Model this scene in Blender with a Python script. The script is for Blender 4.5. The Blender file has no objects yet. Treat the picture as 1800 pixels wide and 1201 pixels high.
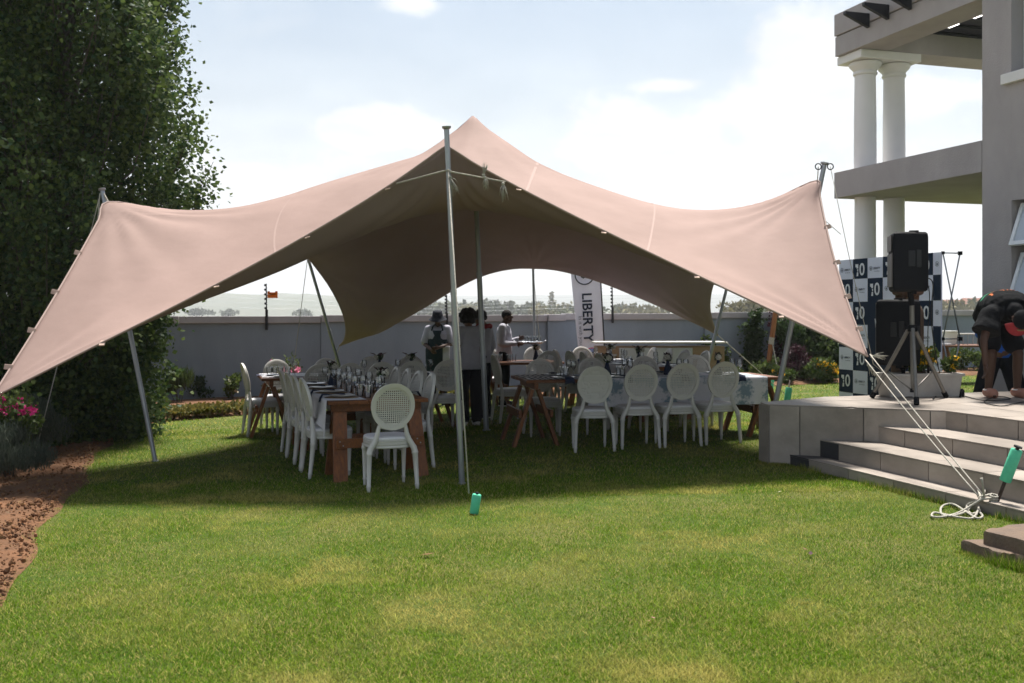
import bpy, bmesh, math, random
import numpy as np
from mathutils import Vector, Matrix, Euler
R = math.radians
random.seed(7)
scene = bpy.context.scene
COL = scene.collection

# ------------------------------------------------------------------ camera
F35 = 1750.0
cam = bpy.data.cameras.new("camera"); camo = bpy.data.objects.new("camera", cam); COL.objects.link(camo)
camo.location = (0, 0, 1.6); camo.rotation_euler = (R(90), 0, 0)
cam.lens = 35.0; cam.sensor_width = 36.0; cam.shift_y = -50.5 / 1800.0
cam.clip_start = 0.1; cam.clip_end = 9000
cam.dof.use_dof = True; cam.dof.focus_distance = 9.0; cam.dof.aperture_fstop = 3.5
scene.camera = camo

# ------------------------------------------------------------------ sky and sun
SUN_EL, SUN_AZ = R(68), R(22)          # azimuth east of +Y (behind the tent, a little to the right)
world = bpy.data.worlds.new("World"); scene.world = world; world.use_nodes = True
wn = world.node_tree.nodes; wl = world.node_tree.links
for n in list(wn): wn.remove(n)
def wnode(t, **kw):
    n = wn.new(t)
    for k, v in kw.items(): setattr(n, k, v)
    return n
def wmath(op, a, b=None, clamp=False):
    n = wnode('ShaderNodeMath', operation=op); n.use_clamp = clamp
    for i, x in enumerate((a, b)):
        if x is None: continue
        if isinstance(x, (int, float)): n.inputs[i].default_value = x
        else: wl.new(x, n.inputs[i])
    return n.outputs[0]
wout = wnode('ShaderNodeOutputWorld'); wbg = wnode('ShaderNodeBackground'); wl.new(wbg.outputs[0], wout.inputs[0])
wbg.inputs[1].default_value = 0.061
sky = wnode('ShaderNodeTexSky', sky_type='NISHITA'); sky.sun_disc = False
sky.sun_elevation = SUN_EL; sky.sun_rotation = SUN_AZ; sky.air_density = 1.0; sky.dust_density = 2.2; sky.ozone_density = 1.0
tc = wnode('ShaderNodeTexCoord'); sep = wnode('ShaderNodeSeparateXYZ'); wl.new(tc.outputs['Generated'], sep.inputs[0])
zz = wmath('MAXIMUM', sep.outputs[2], 0.0)
inv = wmath('DIVIDE', 1.0, wmath('ADD', zz, 0.16))
cmb = wnode('ShaderNodeCombineXYZ')
wl.new(wmath('MULTIPLY', sep.outputs[0], inv), cmb.inputs[0]); wl.new(wmath('MULTIPLY', sep.outputs[1], inv), cmb.inputs[1])
nz = wnode('ShaderNodeTexNoise'); nz.inputs['Scale'].default_value = 0.85; nz.inputs['Detail'].default_value = 9; nz.inputs['Roughness'].default_value = .56; nz.inputs['Distortion'].default_value = .25
off = wnode('ShaderNodeVectorMath', operation='ADD'); off.inputs[1].default_value = (3.1, 7.4, 0); wl.new(cmb.outputs[0], off.inputs[0]); wl.new(off.outputs[0], nz.inputs['Vector'])
nzf = wnode('ShaderNodeTexNoise'); nzf.inputs['Scale'].default_value = 9; nzf.inputs['Detail'].default_value = 8; nzf.inputs['Roughness'].default_value = .6
wl.new(tc.outputs['Generated'], nzf.inputs['Vector'])
def cumulus(d0, rad, flat=1.0):
    v = Vector(d0).normalized()
    s = wnode('ShaderNodeVectorMath', operation='SUBTRACT'); wl.new(tc.outputs['Generated'], s.inputs[0]); s.inputs[1].default_value = v
    m = wnode('ShaderNodeVectorMath', operation='MULTIPLY'); wl.new(s.outputs[0], m.inputs[0]); m.inputs[1].default_value = (1, 1, flat)
    l = wnode('ShaderNodeVectorMath', operation='LENGTH'); wl.new(m.outputs[0], l.inputs[0])
    d = wmath('SUBTRACT', 1.0, wmath('DIVIDE', l.outputs['Value'], rad))
    d = wmath('ADD', d, wmath('MULTIPLY', wmath('SUBTRACT', nzf.outputs[0], 0.5), 2.6))
    return wmath('MULTIPLY', d, 2.0, True)
def dirp(px, py): return ((px - 900) / F35, 1.0, (550 - py) / F35)
cl = cumulus(dirp(1420, 150), .085, 1.0)
for px, py, r_, fl in ((1360, 215, .10, 1.6), (1660, 165, .10, 3.2), (720, 2, .05, 2.5), (660, 225, .085, 3.5), (1250, 300, .16, 1.6), (1640, 330, .12, 2.2), (430, 330, .12, 2.0), (1180, 150, .05, 4)):
    cl = wmath('MAXIMUM', cl, cumulus(dirp(px, py), r_, fl))
cover = wnode('ShaderNodeMapRange'); cover.inputs[1].default_value = .47; cover.inputs[2].default_value = .70; wl.new(nz.outputs[0], cover.inputs[0])
cover2 = wmath('MULTIPLY', cover.outputs[0], .6)
# thin bright veil towards the horizon
veil = wnode('ShaderNodeMapRange', interpolation_type='SMOOTHSTEP'); veil.inputs[1].default_value = .34; veil.inputs[2].default_value = .02
veil.inputs[3].default_value = .15; veil.inputs[4].default_value = .92
wl.new(zz, veil.inputs[0])
fac = wmath('MAXIMUM', wmath('MAXIMUM', wmath('MULTIPLY', cl, .93), cover2), veil.outputs[0])
mx = wnode('ShaderNodeMix', data_type='RGBA'); wl.new(fac, mx.inputs[0]); tint = wnode('ShaderNodeVectorMath', operation='MULTIPLY'); tint.inputs[1].default_value = (.93, 1.0, .97); wl.new(sky.outputs[0], tint.inputs[0]); wl.new(tint.outputs[0], mx.inputs[6]); nzc = wnode('ShaderNodeTexNoise'); nzc.inputs['Scale'].default_value = 3.2; nzc.inputs['Detail'].default_value = 8; nzc.inputs['Roughness'].default_value = .58; wl.new(cmb.outputs[0], nzc.inputs['Vector'])
cr = wnode('ShaderNodeMapRange'); cr.inputs[1].default_value = .3; cr.inputs[2].default_value = .7; wl.new(nzc.outputs[0], cr.inputs[0])
cmx = wnode('ShaderNodeMix', data_type='RGBA'); wl.new(cr.outputs[0], cmx.inputs[0]); cmx.inputs[6].default_value = (5.9, 6.15, 6.4, 1); cmx.inputs[7].default_value = (8.2, 8.3, 8.3, 1); wl.new(cmx.outputs[2], mx.inputs[7])
wl.new(mx.outputs[2], wbg.inputs[0])

sl = bpy.data.lights.new("sun", 'SUN'); sl.energy = 5.0; sl.angle = R(11); sl.color = (1.0, .95, .87)
so = bpy.data.objects.new("sun", sl); COL.objects.link(so)
sd = Vector((math.sin(SUN_AZ) * math.cos(SUN_EL), math.cos(SUN_AZ) * math.cos(SUN_EL), math.sin(SUN_EL)))
so.rotation_euler = (-sd).to_track_quat('-Z', 'Y').to_euler(); so.location = (10, 20, 40)

vs = scene.view_settings
scene.display_settings.display_device = 'sRGB'
vs.view_transform = 'Standard'; vs.look = 'None'; vs.exposure = 1.12; vs.gamma = 1.0; vs.use_curve_mapping = False
scene.cycles.use_denoising = True
scene.cycles.max_bounces = 8; scene.cycles.transparent_max_bounces = 8; scene.cycles.transmission_bounces = 6
scene.cycles.sample_clamp_indirect = 6.0; scene.cycles.caustics_reflective = False; scene.cycles.caustics_refractive = False

# ------------------------------------------------------------------ geometry helpers
UA = R(17.4)
U = Vector((-math.sin(UA), math.cos(UA), 0))      # house axis, away from the camera
V = Vector((math.cos(UA), math.sin(UA), 0))       # house axis, to the right
SL = 0.018                                        # the lawn rises gently to the right
def gz(x): return SL * (max(-9.0, min(12.0, x)) + 1)
def at(px, py, Y): return Vector(((px - 900) / F35 * Y, Y, 1.6 + (550 - py) / F35 * Y))
def gp(px, py):
    a, b = (px - 900) / F35, (py - 550) / F35
    t = (1.6 - SL) / (b + SL * a)
    return Vector((a * t, t, SL * (a * t + 1)))

class MB:
    def __init__(s): s.v = []; s.f = []; s.m = []; s.X = None
    def add(s, vs, fs, mi=0):
        b = len(s.v)
        for p in vs:
            p = Vector(p)
            s.v.append(s.X @ p if s.X is not None else p)
        for f in fs: s.f.append(tuple(b + i for i in f)); s.m.append(mi)
    def box(s, c, d, M=None, mi=0):
        x, y, z = d[0] / 2, d[1] / 2, d[2] / 2
        P = [Vector((i * x, j * y, k * z)) for k in (-1, 1) for j in (-1, 1) for i in (-1, 1)]
        if M is not None: P = [M @ p for p in P]
        c = Vector(c)
        s.add([p + c for p in P], [(0, 2, 3, 1), (4, 5, 7, 6), (0, 1, 5, 4), (2, 6, 7, 3), (0, 4, 6, 2), (1, 3, 7, 5)], mi)
    def bar(s, a, b, w, t, up=(0, 0, 1), mi=0):
        # rectangular bar from a to b; w across, t along 'up'
        a, b = Vector(a), Vector(b); d = b - a; L = d.length; d.normalize()
        u = Vector(up); sx = d.cross(u)
        if sx.length < 1e-4: sx = d.cross(Vector((1, 0, 0)))
        sx.normalize(); uu = sx.cross(d)
        M = Matrix((sx, d, uu)).transposed()
        s.box((a + b) / 2, (w, L, t), M, mi)
    def tube(s, pts, rad, seg=8, caps=True, mi=0, flat=None):
        pts = [Vector(p) for p in pts]; n = len(pts)
        if isinstance(rad, (int, float)): rad = [rad] * n
        vs = []; ref = None
        for i in range(n):
            d = (pts[min(i + 1, n - 1)] - pts[max(i - 1, 0)])
            if d.length < 1e-9: d = Vector((0, 0, 1))
            d.normalize()
            if ref is None:
                ref = Vector((1, 0, 0)) if abs(d.x) < .8 else Vector((0, 1, 0))
            e1 = ref - d * ref.dot(d)
            if e1.length < 1e-6: e1 = d.orthogonal()
            e1.normalize(); ref = e1; e2 = d.cross(e1)
            fx = 1.0 if flat is None else flat
            for k in range(seg):
                t = 2 * math.pi * k / seg
                vs.append(pts[i] + (e1 * math.cos(t) + e2 * math.sin(t) * fx) * rad[i])
        fs = [(i * seg + k, i * seg + (k + 1) % seg, (i + 1) * seg + (k + 1) % seg, (i + 1) * seg + k) for i in range(n - 1) for k in range(seg)]
        if caps: fs += [tuple(range(seg - 1, -1, -1)), tuple((n - 1) * seg + k for k in range(seg))]
        s.add(vs, fs, mi)
    def lathe(s, prof, seg=16, c=(0, 0, 0), caps=True, mi=0):
        c = Vector(c); n = len(prof)
        vs = [c + Vector((r * math.cos(2 * math.pi * k / seg), r * math.sin(2 * math.pi * k / seg), z)) for r, z in prof for k in range(seg)]
        fs = [(i * seg + k, i * seg + (k + 1) % seg, (i + 1) * seg + (k + 1) % seg, (i + 1) * seg + k) for i in range(n - 1) for k in range(seg)]
        if caps: fs += [tuple(range(seg - 1, -1, -1)), tuple((n - 1) * seg + k for k in range(seg))]
        s.add(vs, fs, mi)
    def prism(s, poly, z0, z1, mi=0):
        # poly counter clockwise in xy
        n = len(poly)
        vs = [(p[0], p[1], z0) for p in poly] + [(p[0], p[1], z1) for p in poly]
        fs = [tuple(range(n - 1, -1, -1)), tuple(range(n, 2 * n))] + [(i, (i + 1) % n, n + (i + 1) % n, n + i) for i in range(n)]
        s.add(vs, fs, mi)
    def loft(s, rings, caps=True, mi=0):
        n = len(rings[0]); m = len(rings)
        vs = [p for r in rings for p in r]
        fs = [(i * n + k, i * n + (k + 1) % n, (i + 1) * n + (k + 1) % n, (i + 1) * n + k) for i in range(m - 1) for k in range(n)]
        if caps: fs += [tuple(range(n - 1, -1, -1)), tuple((m - 1) * n + k for k in range(n))]
        s.add(vs, fs, mi)
    def grid(s, P, mi=0):
        r, c = len(P), len(P[0])
        s.add([p for row in P for p in row], [(j * c + i, j * c + i + 1, (j + 1) * c + i + 1, (j + 1) * c + i) for j in range(r - 1) for i in range(c - 1)], mi)
    def ell(s, c, r, seg=12, rings=8, M=None, mi=0):
        c = Vector(c); vs = []
        for j in range(rings + 1):
            t = math.pi * j / rings
            for k in range(seg):
                a = 2 * math.pi * k / seg
                p = Vector((r[0] * math.sin(t) * math.cos(a), r[1] * math.sin(t) * math.sin(a), -r[2] * math.cos(t)))
                if M is not None: p = M @ p
                vs.append(c + p)
        s.add(vs, [(j * seg + k, j * seg + (k + 1) % seg, (j + 1) * seg + (k + 1) % seg, (j + 1) * seg + k) for j in range(rings) for k in range(seg)], mi)
    def mesh(s, name, mats, smooth=False):
        me = bpy.data.meshes.new(name)
        me.from_pydata([tuple(p) for p in s.v], [], s.f)
        if not isinstance(mats, (list, tuple)): mats = [mats]
        for m in mats: me.materials.append(m)
        if len(mats) > 1: me.polygons.foreach_set('material_index', s.m)
        if smooth is not False:
            bm = bmesh.new(); bm.from_mesh(me); bmesh.ops.recalc_face_normals(bm, faces=bm.faces)
            if smooth is not True:
                for e in bm.edges:
                    if len(e.link_faces) == 2 and e.calc_face_angle(0) > R(smooth): e.smooth = False
            for f in bm.faces: f.smooth = True
            bm.to_mesh(me); bm.free()
        else:
            bm = bmesh.new(); bm.from_mesh(me); bmesh.ops.recalc_face_normals(bm, faces=bm.faces); bm.to_mesh(me); bm.free()
        me.update()
        return me
    def build(s, name, mats, parent=None, smooth=False, bev=0, **kw):
        o = bpy.data.objects.new(name, s.mesh(name, mats, smooth)); COL.objects.link(o)
        if parent is not None: o.parent = parent
        if bev:
            b = o.modifiers.new('bevel', 'BEVEL'); b.width = bev; b.segments = 2; b.limit_method = 'ANGLE'; b.angle_limit = R(40)
        return props(o, **kw)

def props(o, label=None, cat=None, group=None, kind=None):
    if label: o['label'] = label
    if cat: o['category'] = cat
    if group: o['group'] = group
    if kind: o['kind'] = kind
    return o
def thing(name, label, cat, loc=(0, 0, 0), rz=0, group=None):
    o = bpy.data.objects.new(name, None); COL.objects.link(o); o.empty_display_size = .1
    o.location = loc; o.rotation_euler = (0, 0, rz)
    return props(o, label, cat, group)
def dup(root, loc, rz, label, group=None, cat=None):
    def rec(o, par):
        c = o.copy(); COL.objects.link(c)
        if par is not None: c.parent = par
        for ch in o.children: rec(ch, c)
        return c
    r = rec(root, None); r.location = loc; r.rotation_euler = (0, 0, rz); r['label'] = label
    if group: r['group'] = group
    if cat: r['category'] = cat
    return r
def meshobj(name, me, parent=None, loc=None, rot=None, **kw):
    o = bpy.data.objects.new(name, me); COL.objects.link(o)
    if parent is not None: o.parent = parent
    if loc is not None: o.location = loc
    if rot is not None: o.rotation_euler = rot
    return props(o, **kw)

# ------------------------------------------------------------------ materials
def mat(name, col, rough=.6, metal=0.0, var=0.0, vscale=6.0, vcol=None, bump=0.0, bscale=60.0, stretch=None, spec=.3, island=0.0, objvar=0.0, sss=0.0, detail=5, coords='Object', trans=0.0, ior=1.45):
    m = bpy.data.materials.new(name); m.use_nodes = True
    N = m.node_tree.nodes; L = m.node_tree.links; b = N['Principled BSDF']
    b.inputs['Base Color'].default_value = (*col, 1); b.inputs['Roughness'].default_value = rough; b.inputs['Metallic'].default_value = metal
    b.inputs['Specular IOR Level'].default_value = spec
    if trans: b.inputs['Transmission Weight'].default_value = trans; b.inputs['IOR'].default_value = ior
    vec = None
    if var or bump:
        t = N.new('ShaderNodeTexCoord'); vec = t.outputs[coords] if coords != 'World' else None
        if coords == 'World':
            g = N.new('ShaderNodeNewGeometry'); vec = g.outputs['Position']
        if stretch:
            mp = N.new('ShaderNodeMapping'); mp.inputs['Scale'].default_value = stretch; L.new(vec, mp.inputs[0]); vec = mp.outputs[0]
    colout = None
    if var:
        n = N.new('ShaderNodeTexNoise'); n.inputs['Scale'].default_value = vscale; n.inputs['Detail'].default_value = detail; n.inputs['Roughness'].default_value = .62; L.new(vec, n.inputs['Vector'])
        r = N.new('ShaderNodeMapRange'); r.inputs[1].default_value = .32; r.inputs[2].default_value = .68; L.new(n.outputs[0], r.inputs[0])
        x = N.new('ShaderNodeMix'); x.data_type = 'RGBA'; L.new(r.outputs[0], x.inputs[0])
        c2 = vcol if vcol else tuple(c * (1 - var) for c in col)
        x.inputs[6].default_value = (*col, 1); x.inputs[7].default_value = (*c2, 1); colout = x.outputs[2]
    if island or objvar:
        if island: g = N.new('ShaderNodeNewGeometry'); src = g.outputs['Random Per Island']; amt = island
        else: g = N.new('ShaderNodeObjectInfo'); src = g.outputs['Random']; amt = objvar
        r = N.new('ShaderNodeMapRange'); r.inputs[3].default_value = 1 - amt; r.inputs[4].default_value = 1 + amt; L.new(src, r.inputs[0])
        h = N.new('ShaderNodeMix'); h.data_type = 'RGBA'; h.blend_type = 'MULTIPLY'; h.inputs[0].default_value = 1
        if colout is not None: L.new(colout, h.inputs[6])
        else: h.inputs[6].default_value = (*col, 1)
        L.new(r.outputs[0], h.inputs[7]); colout = h.outputs[2]
    if colout is not None: L.new(colout, b.inputs['Base Color'])
    if bump:
        n = N.new('ShaderNodeTexNoise'); n.inputs['Scale'].default_value = bscale; n.inputs['Detail'].default_value = 4; L.new(vec, n.inputs['Vector'])
        p = N.new('ShaderNodeBump'); p.inputs['Strength'].default_value = bump; p.inputs['Distance'].default_value = .02; L.new(n.outputs[0], p.inputs['Height']); L.new(p.outputs[0], b.inputs['Normal'])
    return m
def leafmat(name, c1, c2, tr=.35, island=.35):
    # two leaf colours picked per leaf, part of the light passing through
    m = bpy.data.materials.new(name); m.use_nodes = True
    N = m.node_tree.nodes; L = m.node_tree.links; b = N['Principled BSDF']; out = N['Material Output']
    g = N.new('ShaderNodeNewGeometry'); x = N.new('ShaderNodeMix'); x.data_type = 'RGBA'
    L.new(g.outputs['Random Per Island'], x.inputs[0]); x.inputs[6].default_value = (*c1, 1); x.inputs[7].default_value = (*c2, 1)
    L.new(x.outputs[2], b.inputs['Base Color']); b.inputs['Roughness'].default_value = .6; b.inputs['Specular IOR Level'].default_value = .18
    t = N.new('ShaderNodeBsdfTranslucent'); L.new(x.outputs[2], t.inputs[0]); s = N.new('ShaderNodeMixShader'); s.inputs[0].default_value = tr
    L.new(b.outputs[0], s.inputs[1]); L.new(t.outputs[0], s.inputs[2]); L.new(s.outputs[0], out.inputs[0])
    return m

M_plaster = mat('plaster_taupe', (.40, .37, .37), .85, var=.18, vscale=1.3, stretch=(1.3, 1.3, .7), bump=.35, bscale=60, detail=8)
M_wall = mat('wall_paint_grey', (.235, .28, .335), .85, var=.30, vscale=.8, bump=.2, bscale=70, stretch=(1, 1, .35))
M_cap = mat('coping_mauve', (.40, .38, .40), .8, var=.18, vscale=2, bump=.2, bscale=50)
M_white = mat('white_paint', (.74, .73, .72), .55, var=.06, vscale=3)
M_colpaint = mat('column_white', (.78, .765, .765), .6, var=.06, vscale=2)
M_steel = mat('galvanised_steel', (.36, .38, .42), .42, metal=.75, var=.25, vscale=9, stretch=(1, 1, .3))
M_black = mat('black_plastic', (.008, .009, .012), .7, spec=.12, var=.2, vscale=20)
M_dark = mat('dark_metal', (.02, .021, .025), .5, metal=.3)
M_rope = mat('white_rope', (.56, .53, .46), .95, var=.35, vscale=70, bump=.8, bscale=220)
M_cable = mat('dark_cable', (.012, .012, .014), .6)
M_wood = mat('redwood', (.195, .066, .016), .5, var=.5, vscale=5, stretch=(1.2, 9, 9), vcol=(.09, .03, .013), objvar=.22, bump=.12, bscale=30)
M_woodz = mat('redwood_upright', (.205, .070, .017), .5, var=.5, vscale=5, stretch=(9, 9, 1.2), vcol=(.095, .033, .014), objvar=.22, bump=.12, bscale=30)
M_tile = mat('stone_tile', (.325, .28, .243), .5, var=.5, vscale=2.6, stretch=(1, .45, 1), vcol=(.195, .168, .145), objvar=.14, bump=.12, bscale=25, detail=8, coords='World')
M_tiledark = mat('dark_tile', (.035, .036, .042), .45, var=.3, vscale=6)
M_mortar = mat('grout', (.13, .12, .11), .9)
M_concrete = mat('old_concrete', (.155, .108, .076), .9, var=.45, vscale=5, bump=.6, bscale=40, vcol=(.10, .075, .06))
M_soil = mat('red_soil', (.145, .068, .032), .95, var=.55, vscale=5, bump=.9, bscale=22, vcol=(.09, .045, .022), coords='World', detail=9)
M_glasspane = mat('window_glass', (.42, .47, .53), .06, spec=.8, var=.05, vscale=1)  # reflected bluish sky put into the opaque pane colour
M_alu = mat('white_aluminium', (.72, .74, .76), .4)
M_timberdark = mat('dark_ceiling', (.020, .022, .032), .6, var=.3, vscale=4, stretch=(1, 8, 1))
M_foam = mat('green_foam', (.10, .52, .33), .75, var=.12, vscale=25, bump=.15, bscale=90)

# ------------------------------------------------------------------ ground
def lawnmat():
    m = bpy.data.materials.new('lawn_turf'); m.use_nodes = True
    N = m.node_tree.nodes; L = m.node_tree.links; b = N['Principled BSDF']; b.inputs['Roughness'].default_value = .9; b.inputs['Specular IOR Level'].default_value = .15
    g = N.new('ShaderNodeNewGeometry'); pos = g.outputs['Position']
    def noise(s, d=6, r=.6):
        n = N.new('ShaderNodeTexNoise'); n.inputs['Scale'].default_value = s; n.inputs['Detail'].default_value = d; n.inputs['Roughness'].default_value = r; L.new(pos, n.inputs['Vector']); return n.outputs[0]
    def rng(x, a, c):
        r = N.new('ShaderNodeMapRange'); r.inputs[1].default_value = a; r.inputs[2].default_value = c; L.new(x, r.inputs[0]); return r.outputs[0]
    def mix(f, a, c):
        x = N.new('ShaderNodeMix'); x.data_type = 'RGBA'; L.new(f, x.inputs[0])
        for i, q in ((6, a), (7, c)):
            if isinstance(q, tuple): x.inputs[i].default_value = (*q, 1)
            else: L.new(q, x.inputs[i])
        return x.outputs[2]
    return m, N, L, b, g, noise, rng, mix
m, N, L, b, g, noise, rng, mix = lawnmat()
c = mix(rng(noise(1.1), .44, .62), (.065, .125, .014), (.17, .17, .05))
c = mix(rng(noise(160, 3, .8), .35, .7), c, (.07, .075, .022))
L.new(c, b.inputs['Base Color'])
bp = N.new('ShaderNodeBump'); bp.inputs['Strength'].default_value = .8; bp.inputs['Distance'].default_value = .02; L.new(noise(130, 4, .7), bp.inputs['Height']); L.new(bp.outputs[0], b.inputs['Normal'])
M_lawn = m
m, N, L, b, g, noise, rng, mix = lawnmat(); m.name = 'grass_blade'
c = mix(rng(noise(1.3), .47, .61), (.112, .192, .010), (.36, .32, .085))
c = mix(rng(noise(.55, 3, .5), .40, .60), c, mix(rng(noise(5), .3, .7), (.052, .128, .005), (.135, .212, .012)))  # broad dark green streaks: soft lawn shadows put into the blade colour
rnd = N.new('ShaderNodeMapRange'); rnd.inputs[3].default_value = .40; rnd.inputs[4].default_value = 1.7; L.new(g.outputs['Random Per Island'], rnd.inputs[0])
mu = N.new('ShaderNodeMix'); mu.data_type = 'RGBA'; mu.blend_type = 'MULTIPLY'; mu.inputs[0].default_value = 1; L.new(c, mu.inputs[6]); L.new(rnd.outputs[0], mu.inputs[7])
gt = N.new('ShaderNodeMath'); gt.operation = 'GREATER_THAN'; gt.inputs[1].default_value = .84; L.new(g.outputs['Random Per Island'], gt.inputs[0])
dry = mix(gt.outputs[0], mu.outputs[2], (.40, .35, .11))
L.new(dry, b.inputs['Base Color']); b.inputs['Roughness'].default_value = .75; b.inputs['Specular IOR Level'].default_value = .05
tr = N.new('ShaderNodeBsdfTranslucent'); L.new(dry, tr.inputs[0]); ms = N.new('ShaderNodeMixShader'); ms.inputs[0].default_value = .35
L.new(b.outputs[0], ms.inputs[1]); L.new(tr.outputs[0], ms.inputs[2]); L.new(ms.outputs[0], N['Material Output'].inputs[0])
M_blade = m

g0 = MB()
xs = [-60, -30, -9, -6, -3, 0, 3, 6, 9, 12, 30, 60]; ys = [-30, 0, 4, 8, 12, 16, 20, 24, 29]
g0.grid([[(x, y, gz(x)) for x in xs] for y in ys])
g0.build('lawn', M_lawn, kind='structure', smooth=True)

# soil beds: left strip along the hedge, and the bed at the foot of the far wall
LB0 = Vector((-2.78, 5.2, 0)); LB1 = Vector((-5.75, 14.6, 0))
def bedline(t): p = LB0.lerp(LB1, t); w = .05 * math.sin(t * 17) + .03 * math.sin(t * 41 + 1); return p + Vector((w, w * .3, 0))
rows = []
for i in range(-8, 61):
    e = bedline(i / 50)
    row = []
    for k in range(24):
        d = k * .30 ** (1 if k else 1) * (1 if k < 12 else 1.15)
        p = e + Vector((-d, -d * .28, 0))
        row.append((p.x, p.y, gz(p.x) + (.004 if k == 0 else .035 + .03 * math.sin(i * 1.3 + k * 2.1) * random.random() + .02 * random.random())))
    rows.append(row)
sb = MB(); sb.grid(rows); sb.build('flower_bed_soil', M_soil, smooth=True, kind='structure')
BB = [(-7.5, 14.4), (-6.3, 14.6), (-5.6, 15.0), (-4.7, 15.8), (-3.6, 16.7), (-2.0, 17.6), (0.5, 18.2), (3.5, 19.1), (5.2, 20.1), (7.2, 20.9), (9.5, 21.9), (12, 22.6)]
bb = MB(); rows = []
for x, y in BB:
    yw = 20.72 + (x + 0.) * .3134
    rows.append([(x, y + (yw - y) * k / 10, gz(x) + (.005 if k == 0 else .05 + .03 * random.random())) for k in range(11)])
bb.grid(rows); bb.build('wall_bed_soil', M_soil, smooth=True, kind='structure')
def in_soil(x, y):
    n = Vector((.954, .302)); d = (x - LB0.x) * n.x + (y - LB0.y) * n.y
    bx = np.interp(x, [p[0] for p in BB], [p[1] for p in BB])
    return d, y - bx

# clods and dry bits on the soil
cl_ = MB(); rng_ = np.random.default_rng(5)
for i in range(9000):
    t = rng_.random() ** 1.5 * 1.05 - .02; d = rng_.random() * 3.2 * (.3 + .7 * rng_.random()); e = bedline(t); x, y = e.x - d, e.y - d * .28
    s = (.004 + .013 * rng_.random() ** 4) * (1 + .3 * (y < 9)); Mx = Euler((rng_.random() * 6, rng_.random() * 6, rng_.random() * 6)).to_matrix()
    cl_.ell((x, y, gz(x) + .05 + s * .2), (s * 1.3, s, s * .8), 5, 4, Mx)
for i in range(900):
    x = -7 + 8 * rng_.random(); y0 = np.interp(x, [p[0] for p in BB], [p[1] for p in BB]); y = y0 + .05 + rng_.random() * 1.3; s = .012 + .02 * rng_.random() ** 2
    cl_.ell((x, y, gz(x) + .06), (s * 1.4, s, s * .7), 5, 4, Euler((rng_.random() * 6, rng_.random() * 6, rng_.random() * 6)).to_matrix())
cl_.build('soil_clods', mat('soil_clod', (.15, .072, .034), .95, island=.45), kind='stuff')

# far land, hills
fl = MB(); N_ = 60
rows = []
for j, y in enumerate([24.5, 30, 60, 150, 400, 900, 1600, 2600, 4200, 7000]):
    rows.append([(x, y + 0.0, -.6 - 3.0 * min(1, y / 400) if y > 26 else -.4) for x in np.linspace(-1.2 * y - 80, 1.2 * y + 80, 30)])
fl.grid(rows)
fl.build('far_land', mat('dry_veld', (.16, .15, .075), .95, var=.5, vscale=.012, vcol=(.09, .11, .045), coords='World'), kind='structure', smooth=True)
def hill(name, y0, x0, x1, prof, depth, col, sd):
    rg = np.random.default_rng(sd); h = MB(); rows = []
    n = 140; xs = np.linspace(x0, x1, n)
    for j in range(13):
        t = j / 12; f = 1 - (1 - t) ** 2 if t < .85 else 1
        rows.append([(x * (1 + .12 * t), y0 + depth * t, -8 + (prof(x) + 8) * f + rg.normal() * 1.3 * (0.2 < t < .9)) for x in xs])
    rows.append([(x * 1.3, y0 + depth * 2.2, -10) for x in xs])
    h.grid(rows); return h.build(name, mat(name + '_veld', col, .95, var=.5, vscale=.02, vcol=(col[0] * .55, col[1] * .72, col[2] * .7), coords='World', detail=8), kind='structure', smooth=True)
hill('hills', 1500, -2200, 600, lambda x: 40 + 3.5 * math.sin(x * .006 + 1) + 2 * math.sin(x * .021) if x < -420 else max(-6, 40 - (x + 420) * .055), 420, (.10, .105, .06), 3)
hill('mesa_hills', 2700, -1600, 2600, lambda x: 58 + 3 * math.sin(x * .003) if x < 700 else max(8, 58 - (x - 700) * .05), 600, (.085, .095, .07), 4)

# ------------------------------------------------------------------ boundary wall
wallT = thing('boundary_wall', 'long grey plastered garden wall with pale coping behind the tent', 'wall')
def wxy(s, off=0): p = Vector((-1.10, 20.37, 0)) + V * s - U * off; return p
def wall_seg(s0, s1, off, th, top, cap=True, nm='wall_panel'):
    a, b_ = wxy(s0, off), wxy(s1, off); w = MB()
    z0 = -.7
    q = [a, b_, b_ + U * th, a + U * th]
    w.prism([(p.x, p.y) for p in q], z0, top); w.build(nm, M_wall, wallT)
    if cap:
        c_ = MB(); n = max(1, int((s1 - s0) / 2.4)); 
        for k in range(n):
            c_ = MB(); t0 = s0 + (s1 - s0) * k / n + .004; t1 = s0 + (s1 - s0) * (k + 1) / n - .004
            a, b_ = wxy(t0, off + .05), wxy(t1, off + .05); q = [a, b_, b_ + U * (th + .1), a + U * (th + .1)]
            zt = .003 * (k % 2)
            c_.prism([(p.x, p.y) for p in q], top + .001, top + .135 + zt); c_.build('coping', M_cap, wallT, bev=.008)
# stretches between the joints seen in the photograph; tops step up to the right
SEG = [(-16, -2.78, 0, 1.40), (-2.78, -1.3, .03, 1.42), (-1.3, 1.92, 0, 1.42), (1.92, 2.32, .06, 1.43), (2.32, 5.6, 0, 1.45), (5.6, 6.0, .06, 1.47), (6.0, 9.6, 0, 1.48), (9.6, 10.0, .06, 1.5), (10.0, 16, 0, 1.53), (16, 26, 0.02, 1.58)]
for s0, s1, off, top in SEG: wall_seg(s0 + .002, s1 - .002, off, .22, top)
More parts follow.
